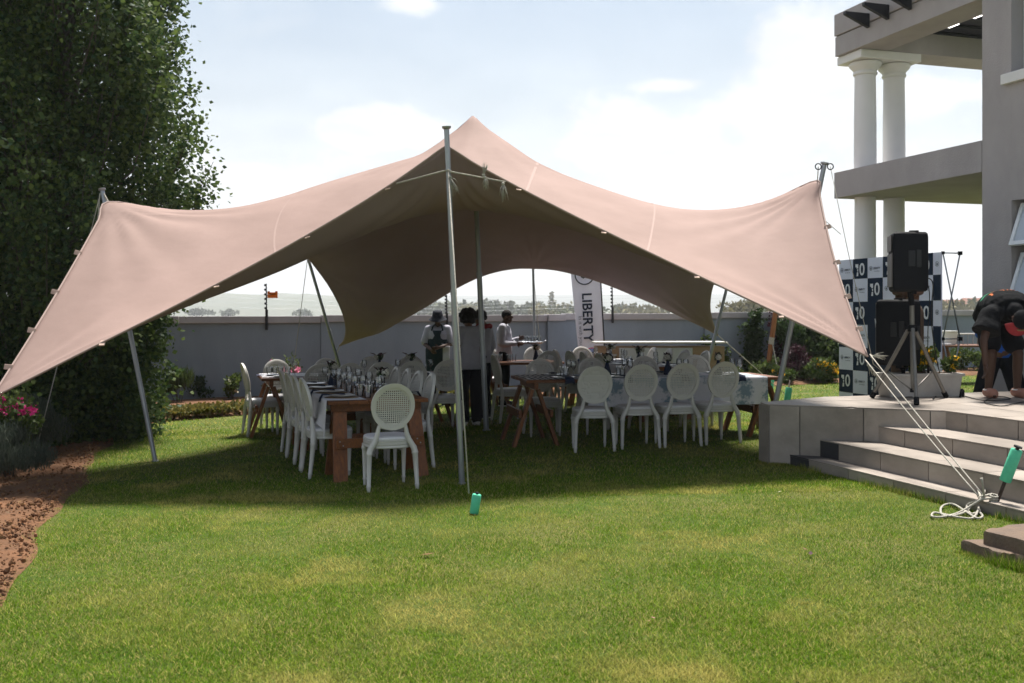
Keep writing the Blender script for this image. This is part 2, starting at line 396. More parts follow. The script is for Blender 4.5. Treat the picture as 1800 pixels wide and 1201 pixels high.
# the crack
ck = MB(); pts = []
for i in range(22):
    t = i / 21; p = wxy(-6.55 + .05 * math.sin(i * 1.9) + .03 * random.random() + .09 * t, .003); pts.append((p.x, p.y, 1.40 - 1.25 * t))
for i in range(21):
    a, b_ = Vector(pts[i]), Vector(pts[i + 1]); ck.bar(a, b_, .012, .006, up=-U)
ck.build('crack', mat('crack_shadow', (.05, .052, .06), 1), wallT)

# electric fence posts on the wall
M_fence = mat('fence_post_black', (.015, .016, .02), .5)
def fpost(px, ytop, ybot, Y, label, lean=0):
    a, b_ = at(px, ytop, Y), at(px + 1, ybot, Y)
    t = thing('fence_post', label, 'fence post', (b_.x, b_.y, b_.z), 0, 'electric fence posts on the wall')
    d = a - b_; m_ = MB(); m_.box(d * .22, (.045, .045, d.length * .44)); m_.build('bracket', M_fence, t)
    m_ = MB(); m_.tube([d * .4, d], .013, 6); m_.build('rod', M_fence, t)
    for k in range(6):
        m_ = MB(); p = d * (.47 + .5 * k / 5); m_.lathe([(.02, -.022), (.028, -.01), (.028, .01), (.02, .022)], 8, p + Vector((-.012, -.012, 0))); m_.build('insulator', M_fence, t)
    return a, b_
def wallY(px):  # depth of the wall face along the ray through column px
    a = (px - 900) / F35; p = wxy(0); return (p.y - p.x * V.y / V.x) / (1 - a * V.y / V.x)
tops = []
tops.append(fpost(468, 499, 580, wallY(468) - .05, 'black electric fence post beside the orange warning sign'))
tops.append(fpost(785, 519, 577, wallY(785) - .05, 'black electric fence post behind the person in the hat'))
tops.append(fpost(1076, 505, 568, wallY(1076) - .05, 'black electric fence post right of the white banner flag'))
fw = thing('fence_wire', 'thin electric fence wires strung between the black posts on the wall', 'wire')
for k in range(6):
    m_ = MB(); f = .47 + .5 * k / 5
    P = [b_.lerp(a, f) for a, b_ in tops]; P = [P[0] + (P[0] - P[1]) * 1.2] + P + [P[2] + (P[2] - P[1]) * 1.2]
    m_.tube([p + Vector((0, -.03, 0)) for p in P], .0012, 4); m_.build('wire', M_steel, fw)
# warning sign
sg = thing('warning_sign', 'orange warning sign hanging on the fence wires left of the tent', 'sign', at(479, 519, wallY(479) - .08))
m_ = MB(); m_.box((0, 0, 0), (.20, .004, .11)); m_.build('sign_plate', mat('sign_orange', (.80, .17, .015), .5), sg, bev=.003)
for x in (-.075, .075):
    m_ = MB(); m_.box((x, 0, .062), (.045, .004, .03)); m_.build('hanging_tab', mat('sign_orange_tab', (.80, .17, .015), .5), sg)
m_ = MB()
for x in (-.06, -.045, -.03, -.014, .004, .02, .035, .05): m_.box((x, -.003, .018), (.010, .002, .016))
m_.build('lettering', M_dark, sg)

# ------------------------------------------------------------------ house
house = thing('house', 'two storey taupe plastered house with white columns and open balcony', 'house')
P1 = Vector((5.5, 17.0, 0)); LEN = 3.36
P0 = P1 - U * LEN
def uv(s, t, z=0): p = P1 - U * s + V * t; return Vector((p.x, p.y, z))   # s towards the camera along the face, t to the right
def block(name, m, s0, s1, t0, t1, z0, z1, parent=house, bev=.006):
    b_ = MB(); b_.prism([tuple(uv(s0, t0)[:2]), tuple(uv(s1, t0)[:2]), tuple(uv(s1, t1)[:2]), tuple(uv(s0, t1)[:2])], z0, z1)
    return b_.build(name, m, parent, bev=bev)
block('balcony_slab', M_plaster, 0, LEN - .003, 0, 4.6, 3.55, 3.99)
# top edge beam with its groove and the return beam over the columns
block('roof_beam', M_plaster, 0, LEN + 3.5, .02, .62, 5.97, 6.30)
block('roof_parapet', M_plaster, 0, LEN + 3.5, 0.0, .62, 6.315, 6.68)
block('roof_beam', M_plaster, .0, .60, .625, 4.6, 5.97, 6.36)
block('ceiling', M_timberdark, .605, LEN + 1.5, .625, 4.6, 6.37, 6.42)
for k in range(7):
    block('ceiling_batten', M_timberdark, .61 + k * .42, .66 + k * .42, .63, 4.58, 6.32, 6.366)
M_lamp = bpy.data.materials.new('ceiling_lamp'); M_lamp.use_nodes = True
e_ = M_lamp.node_tree.nodes['Principled BSDF']; e_.inputs['Emission Color'].default_value = (1, .97, .92, 1); e_.inputs['Emission Strength'].default_value = 2.2
def along(px, py, z):   # point at height z on the ray
    Y = (z - 1.6) * F35 / (550 - py); return Vector(((px - 900) / F35 * Y, Y, z))
for px, py in ((1668, 45), (1713, 28)):
    p = along(px, py, 6.30); b_ = MB(); b_.prism([tuple((p + U * i * .11 + V * j * .11)[:2]) for i, j in ((-1, -1), (-1, 1), (1, 1), (1, -1))], 6.296, 6.312)
    b_.build('ceiling_light', M_lamp, house)
# wall pier and wall with window openings
def wblock(s0, s1, z0, z1): return block('wall', M_plaster, LEN + s0, LEN + s1, .012, .32, z0, z1, bev=0)
ZT = 9.0
wblock(0, .52, -.1, ZT)
wblock(.521, 2.0, -.1, 1.30); wblock(.521, 2.0, 3.10, 4.66); wblock(.521, 2.0, 6.1, ZT); wblock(2.001, 6.5, -.1, ZT)
block('wall', M_plaster, LEN + .03, LEN + .33, .325, 4.6, -.1, 3.5, bev=0)
block('window_sill', M_white, LEN + .40, LEN + 2.1, -.06, .10, 4.661, 4.80, bev=.01)
# upper window
wf = block('window', M_alu, LEN + .53, LEN + 1.99, .20, .26, 4.805, 4.87)
for s0, s1, z0, z1 in ((.53, .59, 4.871, 6.09), (.591, 1.99, 6.03, 6.09), (1.93, 1.99, 4.871, 6.029), (.591, 1.929, 5.42, 5.48), (1.2, 1.26, 4.871, 5.419)):
    block('frame', M_alu, LEN + s0, LEN + s1, .20, .26, z0, z1, parent=wf)
block('pane', M_glasspane, LEN + .595, LEN + 1.925, .225, .235, 4.875, 6.025, parent=wf, bev=0)
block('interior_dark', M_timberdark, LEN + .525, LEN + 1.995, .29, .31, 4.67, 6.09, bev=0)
# lower awning windows, open
def awning(zt, h, ang):
    o = block('window', M_alu, LEN + .53, LEN + 1.9, .20, .24, zt - .05, zt)
    hinge = uv(LEN + .56, .17, zt - .03)
    def P(s, d, off=0):   # d down the sash, off outwards normal
        dn = Vector((0, 0, -math.cos(ang))) - V * math.sin(ang); nn = -V * math.cos(ang) + Vector((0, 0, math.sin(ang)))
        return hinge - U * s + dn * d + nn * off
    for (s0, s1, d0, d1) in ((0, 1.3, 0, .055), (0, 1.3, h - .055, h), (0, .055, .056, h - .056), (1.245, 1.3, .056, h - .056)):
        b_ = MB(); b_.add([P(s0, d0), P(s1, d0), P(s1, d1), P(s0, d1), P(s0, d0, .045), P(s1, d0, .045), P(s1, d1, .045), P(s0, d1, .045)],
                          [(0, 1, 2, 3), (4, 7, 6, 5), (0, 4, 5, 1), (1, 5, 6, 2), (2, 6, 7, 3), (3, 7, 4, 0)]); b_.build('frame', M_alu, o)
    b_ = MB(); b_.add([P(.05, .05, .02), P(1.25, .05, .02), P(1.25, h - .05, .02), P(.05, h - .05, .02), P(.05, .05, .03), P(1.25, .05, .03), P(1.25, h - .05, .03), P(.05, h - .05, .03)],
                      [(0, 1, 2, 3), (4, 7, 6, 5), (0, 4, 5, 1), (1, 5, 6, 2), (2, 6, 7, 3), (3, 7, 4, 0)]); b_.build('pane', M_glasspane, o)
awning(3.08, .60, R(20)); awning(2.42, .72, R(20))
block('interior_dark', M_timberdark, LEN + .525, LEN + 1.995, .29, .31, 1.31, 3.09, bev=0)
# columns
for k, t in enumerate((.40, .98)):
    p = uv(.30, t)
    for z0, z1, nm in ((-.1, 3.548, 'column'), (3.992, 5.60, 'column')):
        c_ = MB(); c_.lathe([(.185, z0), (.182, z0 + .5 * (z1 - z0)), (.172, z1)], 28, p); o = c_.build(nm, M_colpaint, house, smooth=50)
    c_ = MB(); c_.lathe([(.172, 5.602), (.19, 5.61), (.20, 5.635), (.19, 5.66), (.18, 5.67), (.21, 5.71), (.25, 5.75), (.27, 5.79), (.26, 5.815), (.20, 5.82)], 28, p); c_.build('capital', M_white, o, smooth=50)
block('abacus', M_white, -.03, .62, .08, 1.28, 5.825, 5.965, bev=.012)
# steel rafter stubs through the parapet
for k, s in enumerate((.92, 1.40, 1.92, 2.45)):
    b_ = MB(); z = 6.34
    for ds in (-.03, .03):
        pass
    A = [uv(s - .035, -.005, z - .13), uv(s - .035, -.46, z + .05), uv(s - .035, -.46, z + .10), uv(s - .035, -.005, z + .10)]
    B = [uv(s + .035, -.005, z - .13), uv(s + .035, -.46, z + .05), uv(s + .035, -.46, z + .10), uv(s + .035, -.005, z + .10)]
    b_.add(A + B, [(0, 1, 2, 3), (4, 7, 6, 5), (0, 4, 5, 1), (1, 5, 6, 2), (2, 6, 7, 3), (3, 7, 4, 0)]); b_.build('rafter_stub', M_dark, house, bev=.006)

# ------------------------------------------------------------------ tiled platform and steps
plat = thing('tiled_terrace', 'raised terrace in pale stone tiles with an angled corner', 'terrace')
HP = .675
C0, C1, C2 = Vector((2.55, 10.25)), Vector((2.60, 10.06)), Vector((4.11, 9.42))
U2, V2 = U.xy, V.xy
C3 = C2 - U2 * 4.2; C4 = C3 + V2 * 5; B1 = Vector((3.44, 10.94)); B2 = B1 + V2 * 7
POLY = [C0, C1, C2, C3, C4, B2, B1]
core = MB(); core.prism([(p.x, p.y) for p in POLY], -.1, HP - .012); core.build('terrace_core', M_mortar, plat)
def clip(poly, conv):
    out = list(poly); n = len(conv)
    for i in range(n):
        a, b_ = conv[i], conv[(i + 1) % n]; inp = out; out = []
        if not inp: break
        def side(p): return (b_.x - a.x) * (p.y - a.y) - (b_.y - a.y) * (p.x - a.x)
        for j in range(len(inp)):
            p, q = inp[j], inp[(j + 1) % len(inp)]; sp, sq = side(p), side(q)
            if sp >= 0: out.append(p)
            if (sp > 0 and sq < 0) or (sp < 0 and sq > 0): out.append(p.lerp(q, sp / (sp - sq)))
    return out
def shrink(poly, d):
    c_ = sum((p for p in poly), Vector((0, 0))) / len(poly); r_ = []
    for p in poly:
        w = c_ - p; r_.append(p + w.normalized() * min(d, w.length * .5))
    return r_
big = []
cc = sum(POLY, Vector((0, 0))) / len(POLY)
for p in POLY: big.append(p + (p - cc).normalized() * .022)
o0 = C2 - U2 * .012
concave_ok = POLY   # the outline is not convex at the inner corner: clip against two convex halves
half1 = [big[0], big[1], big[2], C2 + V2 * 7 , big[5], big[6]]
half2 = [big[2], big[3], big[4], C2 + V2 * 7]
T = .60
for i in range(-10, 4):
    for j in range(-4, 13):
        a = o0 + U2 * (-i * T) * -1 + V2 * (j * T - .02)
        q = [a, a + V2 * T, a + V2 * T + U2 * T, a + U2 * T]
        q = [p for p in q]
        for H_ in (half1, half2):
            r_ = clip(q, H_)
            if len(r_) < 3: continue
            area = abs(sum(r_[k].x * r_[(k + 1) % len(r_)].y - r_[(k + 1) % len(r_)].x * r_[k].y for k in range(len(r_)))) / 2
            if area < .006: continue
            r_ = shrink(r_, .006); dist = (sum(r_, Vector((0, 0))) / len(r_)).length
            if dist > 16: continue
            b_ = MB(); b_.prism([(p.x, p.y) for p in r_], HP - .011, HP + random.random() * .0012); b_.build('tile', M_tile, plat)
def facetile(parent, a, b_, z0, z1, n2, m_=None):
    # upright tile proud of the riser between plan points a,b (n2 = outward)
    q = [a + n2 * .002, b_ + n2 * .002, b_ + n2 * .013, a + n2 * .013]
    w = MB(); w.prism([(p.x, p.y) for p in q], z0, z1); return w.build('tile', m_ or M_tile, parent)
def facerun(parent, a, b_, z0, z1, T=.6, first=None, m0=None):
    d = (b_ - a); L_ = d.length; d = d / L_; n2 = Vector((d.y, -d.x)); t = 0; k = 0
    while t < L_ - .02:
        w = first if (k == 0 and first) else T
        e = min(L_, t + w)
        facetile(parent, a + d * (t + .005), a + d * (e - .005), z0, z1, n2, m0 if (k == 0 and m0) else None); t = e; k += 1
facerun(plat, C0, C1, .0, HP - .014); facerun(plat, C1, C2, .0, HP - .014, first=.30); facerun(plat, C2, C3, .46, HP - .014, first=.28)
st = thing('tiled_steps', 'three pale stone tiled steps up to the terrace with dark tiles at one end', 'steps')
S1, S2, S3 = Vector((2.78, 9.99)), Vector((3.05, 9.862)), Vector((3.55, 9.652))
for k, (S, Z, inner, zb) in enumerate(((S1, .179, S2, -.05), (S2, .348, S3, .18), (S3, .502, C2, .35))):
    E1 = S - U2 * 5.5; E2 = inner - U2 * 5.5
    ins = .012
    w = MB(); off_ = (inner - S)
    q = [S, E1, E2 + V2 * .02, inner + V2 * .02]
    qq = [q[0] + V2 * ins, q[1] + V2 * ins, q[2], q[3]]
    w.prism([(p.x, p.y) for p in qq], -.1 if k == 0 else zb - .05, Z - .012); w.build('step_core', M_mortar, st)
    # riser tiles
    L_ = 5.5; t = 0; i = 0
    ddark = k < 2
    while t < L_:
        wdt = (.34 if k == 0 else .30) if (i == 0 and ddark) else (.38 if i == (1 if ddark else 0) and k == 2 else .62); e = min(L_, t + wdt)
        a, b_ = S - U2 * (t + .005) + V2 * ins, S - U2 * (e - .005) + V2 * ins
        facetile(st, a, b_, zb, Z - .014, -V2, M_tiledark if (i == 0 and ddark) else None)
        # tread tiles
        wid = (inner - S).dot(V2)
        ofs = (inner - S) - V2 * wid
        a, b_ = S - U2 * (t + .003) - V2 * .004, S - U2 * (e - .003) - V2 * .004
        if i == 0:
            q = [a, b_, b_ + V2 * wid, inner - U2 * .003]
        else: q = [a, b_, b_ + V2 * wid, a + V2 * wid]
        w = MB(); w.prism([(p.x, p.y) for p in q], Z - .011, Z + random.random() * .001); w.build('tile', M_tiledark if (i == 0 and k == 0) else M_tile, st)
        t = e; i += 1

# ------------------------------------------------------------------ concrete cover slab, lower right
cs = thing('concrete_slab', 'weathered brown concrete slab on a broken block in the lawn', 'slab')
A = gp(1712, 978); 
def blob_prism(poly, z0, z1, name, n=6):
    pts = []
    for i in range(len(poly)):
        a, b_ = Vector(poly[i]), Vector(poly[(i + 1) % len(poly)])
        for k in range(n): p = a.lerp(b_, k / n); pts.append(p + Vector((random.uniform(-.012, .012), random.uniform(-.012, .012))))
    w = MB(); r0 = [(p.x, p.y, z0) for p in pts]; r1 = [(p.x + random.uniform(-.006, .006), p.y + random.uniform(-.006, .006), z1 - .015) for p in pts]
    ce = sum(pts, Vector((0, 0))) / len(pts); r2 = [((p.x - ce.x) * .985 + ce.x, (p.y - ce.y) * .985 + ce.y, z1 + random.uniform(-.003, .003)) for p in pts]
    w.loft([r0, r1, r2]); return w.build(name, M_concrete, cs, smooth=35)
zz_ = gz(3.4)
q1 = at(1690, 933, 6.85), at(1800, 1000, 6.05)
SC = Vector((3.0, 6.30)); SA = [SC, SC - U.xy * .05 - V.xy * .05, SC - U.xy * 1.3 - V.xy * .02, SC - U.xy * 1.3 + V.xy * 1.3, SC + V.xy * 1.3, SC + V.xy * .25 + U.xy * .05]
SB = [SC + U.xy * .10 - V.xy * .10, SC - U.xy * .25 - V.xy * .13, SC - U.xy * .30 - V.xy * .05, SC - U.xy * 1.2 - V.xy * .03, SC - U.xy * 1.2 + V.xy * 1.2, SC - U.xy * .1 + V.xy * 1.2]
blob_prism(SA, zz_ + .07, zz_ + .155, 'cover_slab')
blob_prism(SB, zz_ - .06, zz_ + .068, 'broken_block')

# ------------------------------------------------------------------ tent
GRID = np.array([int(q) for q in '''-4638 8870 840 -4159 8948 1094 -3704 9010 1331 -3271 9059 1557 -2857 9096 1775 -2462 9124 1987 -2085 9144 2196 -1742 9156 2393 -1444 9160 2569 -1186 9156 2728 -961 9145 2873 -766 9126 3005 -598 9100 3129 -367 9163 2997 -109 9221 2859 179 9275 2711 501 9326 2552 860 9373 2378 1262 9416 2187 1674 9453 1993 2061 9479 1812 2425 9497 1643 2767 9506 1482 3089 9507 1330 3393 9500 1182 -4612 9119 1062 -4160 9204 1234 -3731 9278 1400 -3321 9340 1559 -2931 9391 1715 -2557 9432 1872 -2200 9462 2033 -1866 9481 2202 -1559 9492 2365 -1278 9494 2513 -1018 9491 2641 -777 9486 2739 -550 9485 2791 -307 9505 2760 -36 9532 2684 260 9562 2578 581 9592 2451 930 9622 2307 1309 9649 2150 1694 9673 1993 2064 9692 1847 2417 9706 1713 2755 9716 1592 3079 9724 1486 3388 9733 1399 -4588 9368 1284 -4162 9462 1404 -3756 9546 1522 -3369 9619 1638 -3001 9680 1755 -2649 9730 1876 -2313 9768 2004 -1990 9796 2144 -1680 9813 2285 -1381 9823 2418 -1092 9826 2533 -813 9826 2619 -541 9827 2663 -262 9835 2651 32 9848 2596 341 9863 2512 665 9878 2405 1005 9893 2285 1360 9907 2157 1719 9920 2033 2070 9930 1918 2413 9938 1815 2746 9946 1729 3072 9954 1661 3388 9967 1617 -4568 9617 1506 -4164 9720 1592 -3779 9812 1679 -3413 9893 1768 -3066 9962 1859 -2735 10020 1955 -2420 10065 2059 -2111 10099 2175 -1801 10124 2299 -1489 10140 2419 -1177 10150 2526 -862 10154 2607 -545 10157 2649 -225 10162 2640 98 10168 2590 423 10173 2512 751 10178 2417 1081 10182 2312 1414 10186 2206 1748 10188 2106 2081 10189 2017 2413 10189 1941 2742 10190 1882 3070 10192 1845 3395 10200 1834 -4550 9866 1728 -4165 9976 1792 -3798 10075 1858 -3451 10163 1927 -3122 10238 2001 -2811 10302 2080 -2516 10352 2166 -2222 10392 2266 -1915 10424 2376 -1596 10448 2488 -1263 10465 2590 -915 10477 2670 -552 10484 2713 -188 10491 2700 164 10494 2648 505 10494 2570 837 10492 2478 1159 10488 2382 1471 10483 2291 1782 10476 2209 2099 10467 2139 2420 10457 2083 2745 10447 2046 3074 10438 2034 3408 10433 2051 -4536 10115 1950 -4164 10231 1997 -3811 10335 2048 -3477 10427 2103 -3164 10507 2164 -2870 10574 2230 -2594 10628 2304 -2316 10673 2392 -2015 10712 2493 -1691 10746 2600 -1342 10774 2702 -966 10797 2783 -559 10814 2827 -150 10826 2810 231 10831 2751 588 10830 2669 923 10824 2577 1238 10814 2486 1533 10802 2405 1823 10786 2336 2125 10767 2280 2436 10745 2240 2756 10719 2220 3086 10692 2228 3426 10667 2269 -4524 10363 2172 -4158 10486 2204 -3812 10594 2241 -3489 10688 2284 -3188 10768 2334 -2908 10836 2391 -2649 10892 2455 -2386 10941 2535 -2093 10988 2630 -1768 11033 2735 -1408 11076 2838 -1009 11115 2925 -562 11150 2972 -112 11173 2949 296 11183 2882 668 11184 2794 1008 11178 2701 1319 11166 2614 1600 11149 2540 1874 11126 2482 2162 11096 2436 2464 11058 2409 2779 11012 2404 3107 10959 2427 3451 10900 2486 -4516 10612 2394 -4144 10744 2407 -3798 10857 2430 -3480 10953 2463 -3189 11033 2506 -2922 11100 2558 -2678 11156 2617 -2428 11209 2690 -2144 11263 2779 -1822 11320 2881 -1456 11379 2986 -1040 11439 3078 -562 11495 3131 -77 11529 3099 352 11544 3021 737 11548 2927 1082 11543 2833 1392 11529 2748 1668 11509 2681 1935 11479 2629 2215 11438 2593 2509 11384 2578 2817 11315 2588 3141 11232 2629 3481 11133 2703 -4510 10861 2616 -4111 11011 2598 -3757 11133 2604 -3443 11231 2630 -3162 11311 2672 -2909 11378 2723 -2680 11434 2780 -2445 11488 2848 -2172 11548 2932 -1855 11615 3032 -1487 11691 3140 -1059 11775 3243 -556 11858 3307 -44 11893 3255 403 11905 3158 797 11908 3052 1145 11903 2953 1454 11888 2869 1727 11865 2804 1989 11831 2757 2262 11782 2728 2548 11715 2723 2850 11626 2749 3173 11511 2814 3517 11367 2921 -4507 11110 2838 -4028 11301 2754 -3665 11431 2742 -3363 11527 2768 -3099 11605 2813 -2864 11668 2869 -2653 11722 2928 -2434 11777 2994 -2174 11840 3076 -1864 11916 3176 -1498 12008 3290 -1065 12123 3415 -546 12251 3516 -11 12266 3416 448 12264 3285 848 12263 3162 1198 12257 3055 1505 12244 2969 1774 12222 2904 2030 12187 2858 2293 12137 2831 2567 12066 2830 2857 11967 2865 3177 11825 2955 3560 11600 3138 -4067 11571 2793 -3770 11674 2787 -3489 11766 2812 -3232 11844 2859 -2999 11911 2919 -2788 11968 2985 -2596 12018 3050 -2395 12070 3117 -2148 12135 3200 -1849 12217 3300 -1487 12325 3423 -1055 12481 3585 -531 12707 3795 22 12643 3572 489 12614 3390 891 12607 3248 1240 12603 3133 1544 12595 3042 1808 12578 2974 2055 12549 2925 2305 12506 2893 2556 12447 2884 2810 12371 2901 3065 12276 2949 3313 12166 3025 -3748 11965 2758 -3526 12033 2789 -3301 12101 2842 -3083 12163 2911 -2878 12219 2989 -2689 12270 3067 -2515 12316 3139 -2329 12365 3210 -2096 12429 3292 -1806 12513 3392 -1452 12631 3520 -1025 12826 3720 -517 13298 4337 56 13000 3691 524 12943 3458 924 12935 3302 1270 12936 3182 1571 12935 3088 1830 12927 3017 2069 12908 2963 2305 12878 2924 2536 12838 2902 2759 12788 2900 2968 12731 2916 3154 12673 2947 -3515 12308 2725 -3328 12362 2774 -3133 12418 2845 -2939 12472 2931 -2752 12523 3023 -2576 12570 3112 -2413 12613 3192 -2238 12660 3265 -2014 12721 3348 -1733 12802 3443 -1388 12913 3557 -968 13077 3709 -453 13329 3925 95 13258 3668 554 13236 3473 947 13241 3324 1289 13253 3204 1585 13262 3108 1841 13264 3033 2075 13258 2974 2302 13244 2928 2519 13223 2897 2722 13196 2880 2905 13167 2878 3062 13138 2886 -3332 12641 2684 -3162 12688 2739 -2982 12737 2820 -2799 12786 2915 -2620 12834 3017 -2449 12879 3116 -2288 12921 3203 -2115 12967 3282 -1896 13024 3366 -1623 13098 3455 -1290 13196 3552 -884 13326 3656 -386 13482 3743 133 13504 3607 575 13519 3454 959 13540 3318 1293 13563 3201 1586 13583 3104 1841 13598 3025 2074 13605 2961 2298 13608 2909 2509 13606 2871 2702 13600 2846 2875 13593 2834 3021 13586 2832 -3179 12999 2632 -3015 13039 2686 -2840 13081 2769 -2660 13125 2871 -2482 13168 2980 -2309 13211 3086 -2144 13251 3180 -1967 13294 3264 -1749 13347 3349 -1483 13413 3434 -1162 13495 3515 -776 13596 3585 -310 13707 3616 173 13766 3530 593 13805 3410 963 13842 3288 1291 13877 3176 1581 13909 3078 1837 13936 2996 2073 13957 2928 2299 13976 2872 2510 13993 2830 2705 14009 2801 2879 14023 2785 3027 14036 2780 -3058 13386 2570 -2891 13417 2616 -2710 13451 2696 -2525 13488 2799 -2341 13526 2913 -2161 13565 3026 -1987 13602 3127 -1802 13641 3217 -1582 13689 3303 -1321 13746 3384 -1014 13814 3453 -652 13894 3502 -224 13981 3510 217 14048 3446 612 14101 3347 967 14148 3237 1286 14193 3129 1574 14235 3031 1834 14274 2946 2076 14309 2875 2307 14345 2818 2527 14382 2775 2731 14419 2746 2917 14458 2732 3078 14493 2729 -2978 13809 2502 -2793 13826 2530 -2596 13848 2601 -2397 13875 2702 -2199 13906 2818 -2007 13939 2937 -1820 13973 3046 -1625 14009 3142 -1401 14050 3231 -1145 14098 3309 -852 14154 3370 -515 14218 3407 -129 14287 3406 269 14352 3352 636 14409 3267 973 14461 3166 1283 14512 3063 1569 14561 2964 1833 14609 2877 2083 14657 2804 2324 14708 2745 2556 14765 2704 2779 14828 2679 2989 14897 2673 3178 14965 2680 -2952 14275 2435 -2724 14266 2429 -2495 14269 2481 -2271 14284 2577 -2055 14307 2696 -1846 14334 2822 -1645 14364 2940 -1439 14395 3044 -1213 14430 3136 -961 14470 3213 -682 14515 3270 -371 14565 3301 -26 14620 3296 329 14676 3249 667 14729 3172 986 14780 3078 1286 14832 2977 1569 14884 2878 1837 14938 2788 2093 14996 2712 2344 15060 2653 2592 15136 2613 2839 15227 2596 3089 15337 2604 3336 15462 2637 -3002 14799 2386 -2670 14727 2295 -2390 14705 2323 -2136 14708 2418 -1900 14724 2546 -1676 14747 2684 -1463 14774 2813 -1249 14800 2925 -1022 14829 3022 -778 14861 3100 -513 14895 3155 -226 14933 3183 82 14973 3177 399 15017 3134 710 15061 3063 1010 15106 2972 1300 15152 2873 1577 15203 2773 1846 15258 2679 2106 15319 2600 2363 15392 2538 2621 15480 2497 2889 15593 2483 3187 15750 2510 3565 15999 2606 -2812 15130 2058 -2525 15107 2035 -2244 15100 2103 -1979 15107 2229 -1732 15125 2382 -1501 15149 2539 -1285 15174 2681 -1072 15198 2800 -849 15223 2900 -614 15249 2980 -363 15276 3034 -96 15304 3061 187 15333 3054 477 15364 3012 766 15397 2941 1050 15432 2851 1328 15470 2751 1598 15514 2649 1862 15565 2551 2121 15626 2466 2377 15698 2397 2632 15784 2347 2888 15888 2321 3149 16012 2322 3408 16151 2351 -2705 15463 1771 -2406 15454 1775 -2111 15454 1882 -1832 15465 2045 -1574 15486 2227 -1339 15512 2404 -1125 15539 2556 -917 15565 2679 -700 15591 2781 -472 15618 2859 -232 15643 2912 20 15665 2937 284 15686 2929 556 15706 2884 828 15726 2812 1098 15750 2721 1365 15779 2619 1627 15815 2513 1885 15859 2410 2139 15915 2319 2389 15981 2241 2636 16059 2179 2879 16148 2136 3112 16244 2114 3326 16340 2113 -2666 15795 1525 -2327 15780 1544 -2002 15777 1687 -1703 15788 1885 -1434 15811 2093 -1195 15840 2284 -983 15872 2441 -780 15903 2563 -569 15937 2662 -348 15970 2738 -118 16000 2787 123 16022 2809 374 16035 2798 632 16042 2752 891 16049 2679 1149 16060 2586 1406 16077 2482 1661 16102 2373 1912 16138 2266 2160 16186 2169 2407 16245 2082 2649 16315 2007 2883 16393 1947 3104 16474 1905 3304 16552 1884 -2689 16125 1321 -2287 16087 1361 -1919 16070 1540 -1594 16076 1765 -1312 16099 1988 -1069 16133 2183 -859 16172 2336 -661 16214 2452 -455 16261 2544 -241 16311 2613 -17 16356 2657 215 16386 2675 456 16388 2662 702 16377 2615 951 16364 2542 1200 16357 2450 1449 16360 2346 1697 16374 2237 1943 16400 2128 2187 16440 2026 2432 16493 1930 2674 16557 1842 2910 16630 1765 3134 16708 1702 3338 16783 1660 -2770 16457 1160 -2279 16371 1251 -1858 16330 1464 -1504 16326 1699 -1209 16349 1918 -961 16388 2101 -754 16436 2240 -561 16492 2341 -359 16562 2422 -149 16641 2481 70 16723 2518 296 16782 2531 528 16756 2516 766 16710 2471 1007 16669 2403 1248 16639 2317 1491 16624 2219 1733 16624 2114 1975 16641 2007 2218 16673 1903 2463 16721 1800 2711 16783 1699 2958 16859 1601 3200 16944 1510 3427 17031 1436 -2908 16795 1043 -2289 16626 1262 -1811 16552 1490 -1430 16537 1705 -1123 16557 1891 -873 16600 2038 -668 16657 2145 -478 16731 2227 -278 16828 2291 -71 16953 2338 144 17109 2365 366 17302 2371 592 17150 2355 823 17035 2317 1056 16952 2260 1292 16895 2189 1529 16861 2106 1767 16849 2014 2006 16856 1916 2248 16881 1814 2497 16926 1706 2753 16989 1593 3018 17071 1473 3292 17174 1345 3579 17300 1205'''.split()], float).reshape(25, 25, 3) / 1000
GRID[11, 12, 2] -= .07
def tentmat(name, col, col2, tr):
    m = mat(name, col, .8, var=.2, vscale=1.4, vcol=col2, bump=.15, bscale=9, spec=.2, detail=7)
    N = m.node_tree.nodes; L = m.node_tree.links; b = N['Principled BSDF']; out = N['Material Output']
    t = N.new('ShaderNodeBsdfTranslucent'); t.inputs[0].default_value = (*tr[:3], 1); s = N.new('ShaderNodeMixShader'); s.inputs[0].default_value = tr[3]
    L.new(b.outputs[0], s.inputs[1]); L.new(t.outputs[0], s.inputs[2]); L.new(s.outputs[0], out.inputs[0]); return m
M_tent = tentmat('tent_blush_fabric', (.30, .211, .186), (.25, .174, .152), (.42, .30, .20, .06))
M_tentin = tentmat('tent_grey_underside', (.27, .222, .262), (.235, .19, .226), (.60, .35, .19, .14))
M_seam = mat('tent_seam', (.304, .216, .191), .8)
tent = thing('stretch_tent', 'large blush pink stretch tent over the dining tables', 'tent', (0, 0, 0))
def crom(A, axis, m):
    # Catmull-Rom refinement by m along one axis (passes through every control point)
    A = np.moveaxis(A, axis, 0); n = len(A); out = []
    E = np.concatenate([2 * A[:1] - A[1:2], A, 2 * A[-1:] - A[-2:-1]])
    for i in range(n - 1):
        p0, p1, p2, p3 = E[i], E[i + 1], E[i + 2], E[i + 3]
        for k in range(m):
            t = k / m; out.append(.5 * (2 * p1 + (p2 - p0) * t + (2 * p0 - 5 * p1 + 4 * p2 - p3) * t * t + (3 * p1 - p0 - 3 * p2 + p3) * t ** 3))
    out.append(A[-1]); return np.moveaxis(np.array(out), 0, axis)
MF = 8
FINE = crom(crom(GRID, 0, MF), 1, MF); NF = len(FINE)
pk = FINE[11 * MF, 12 * MF].copy(); d_ = np.linalg.norm(FINE[..., :2] - pk[:2], axis=2)
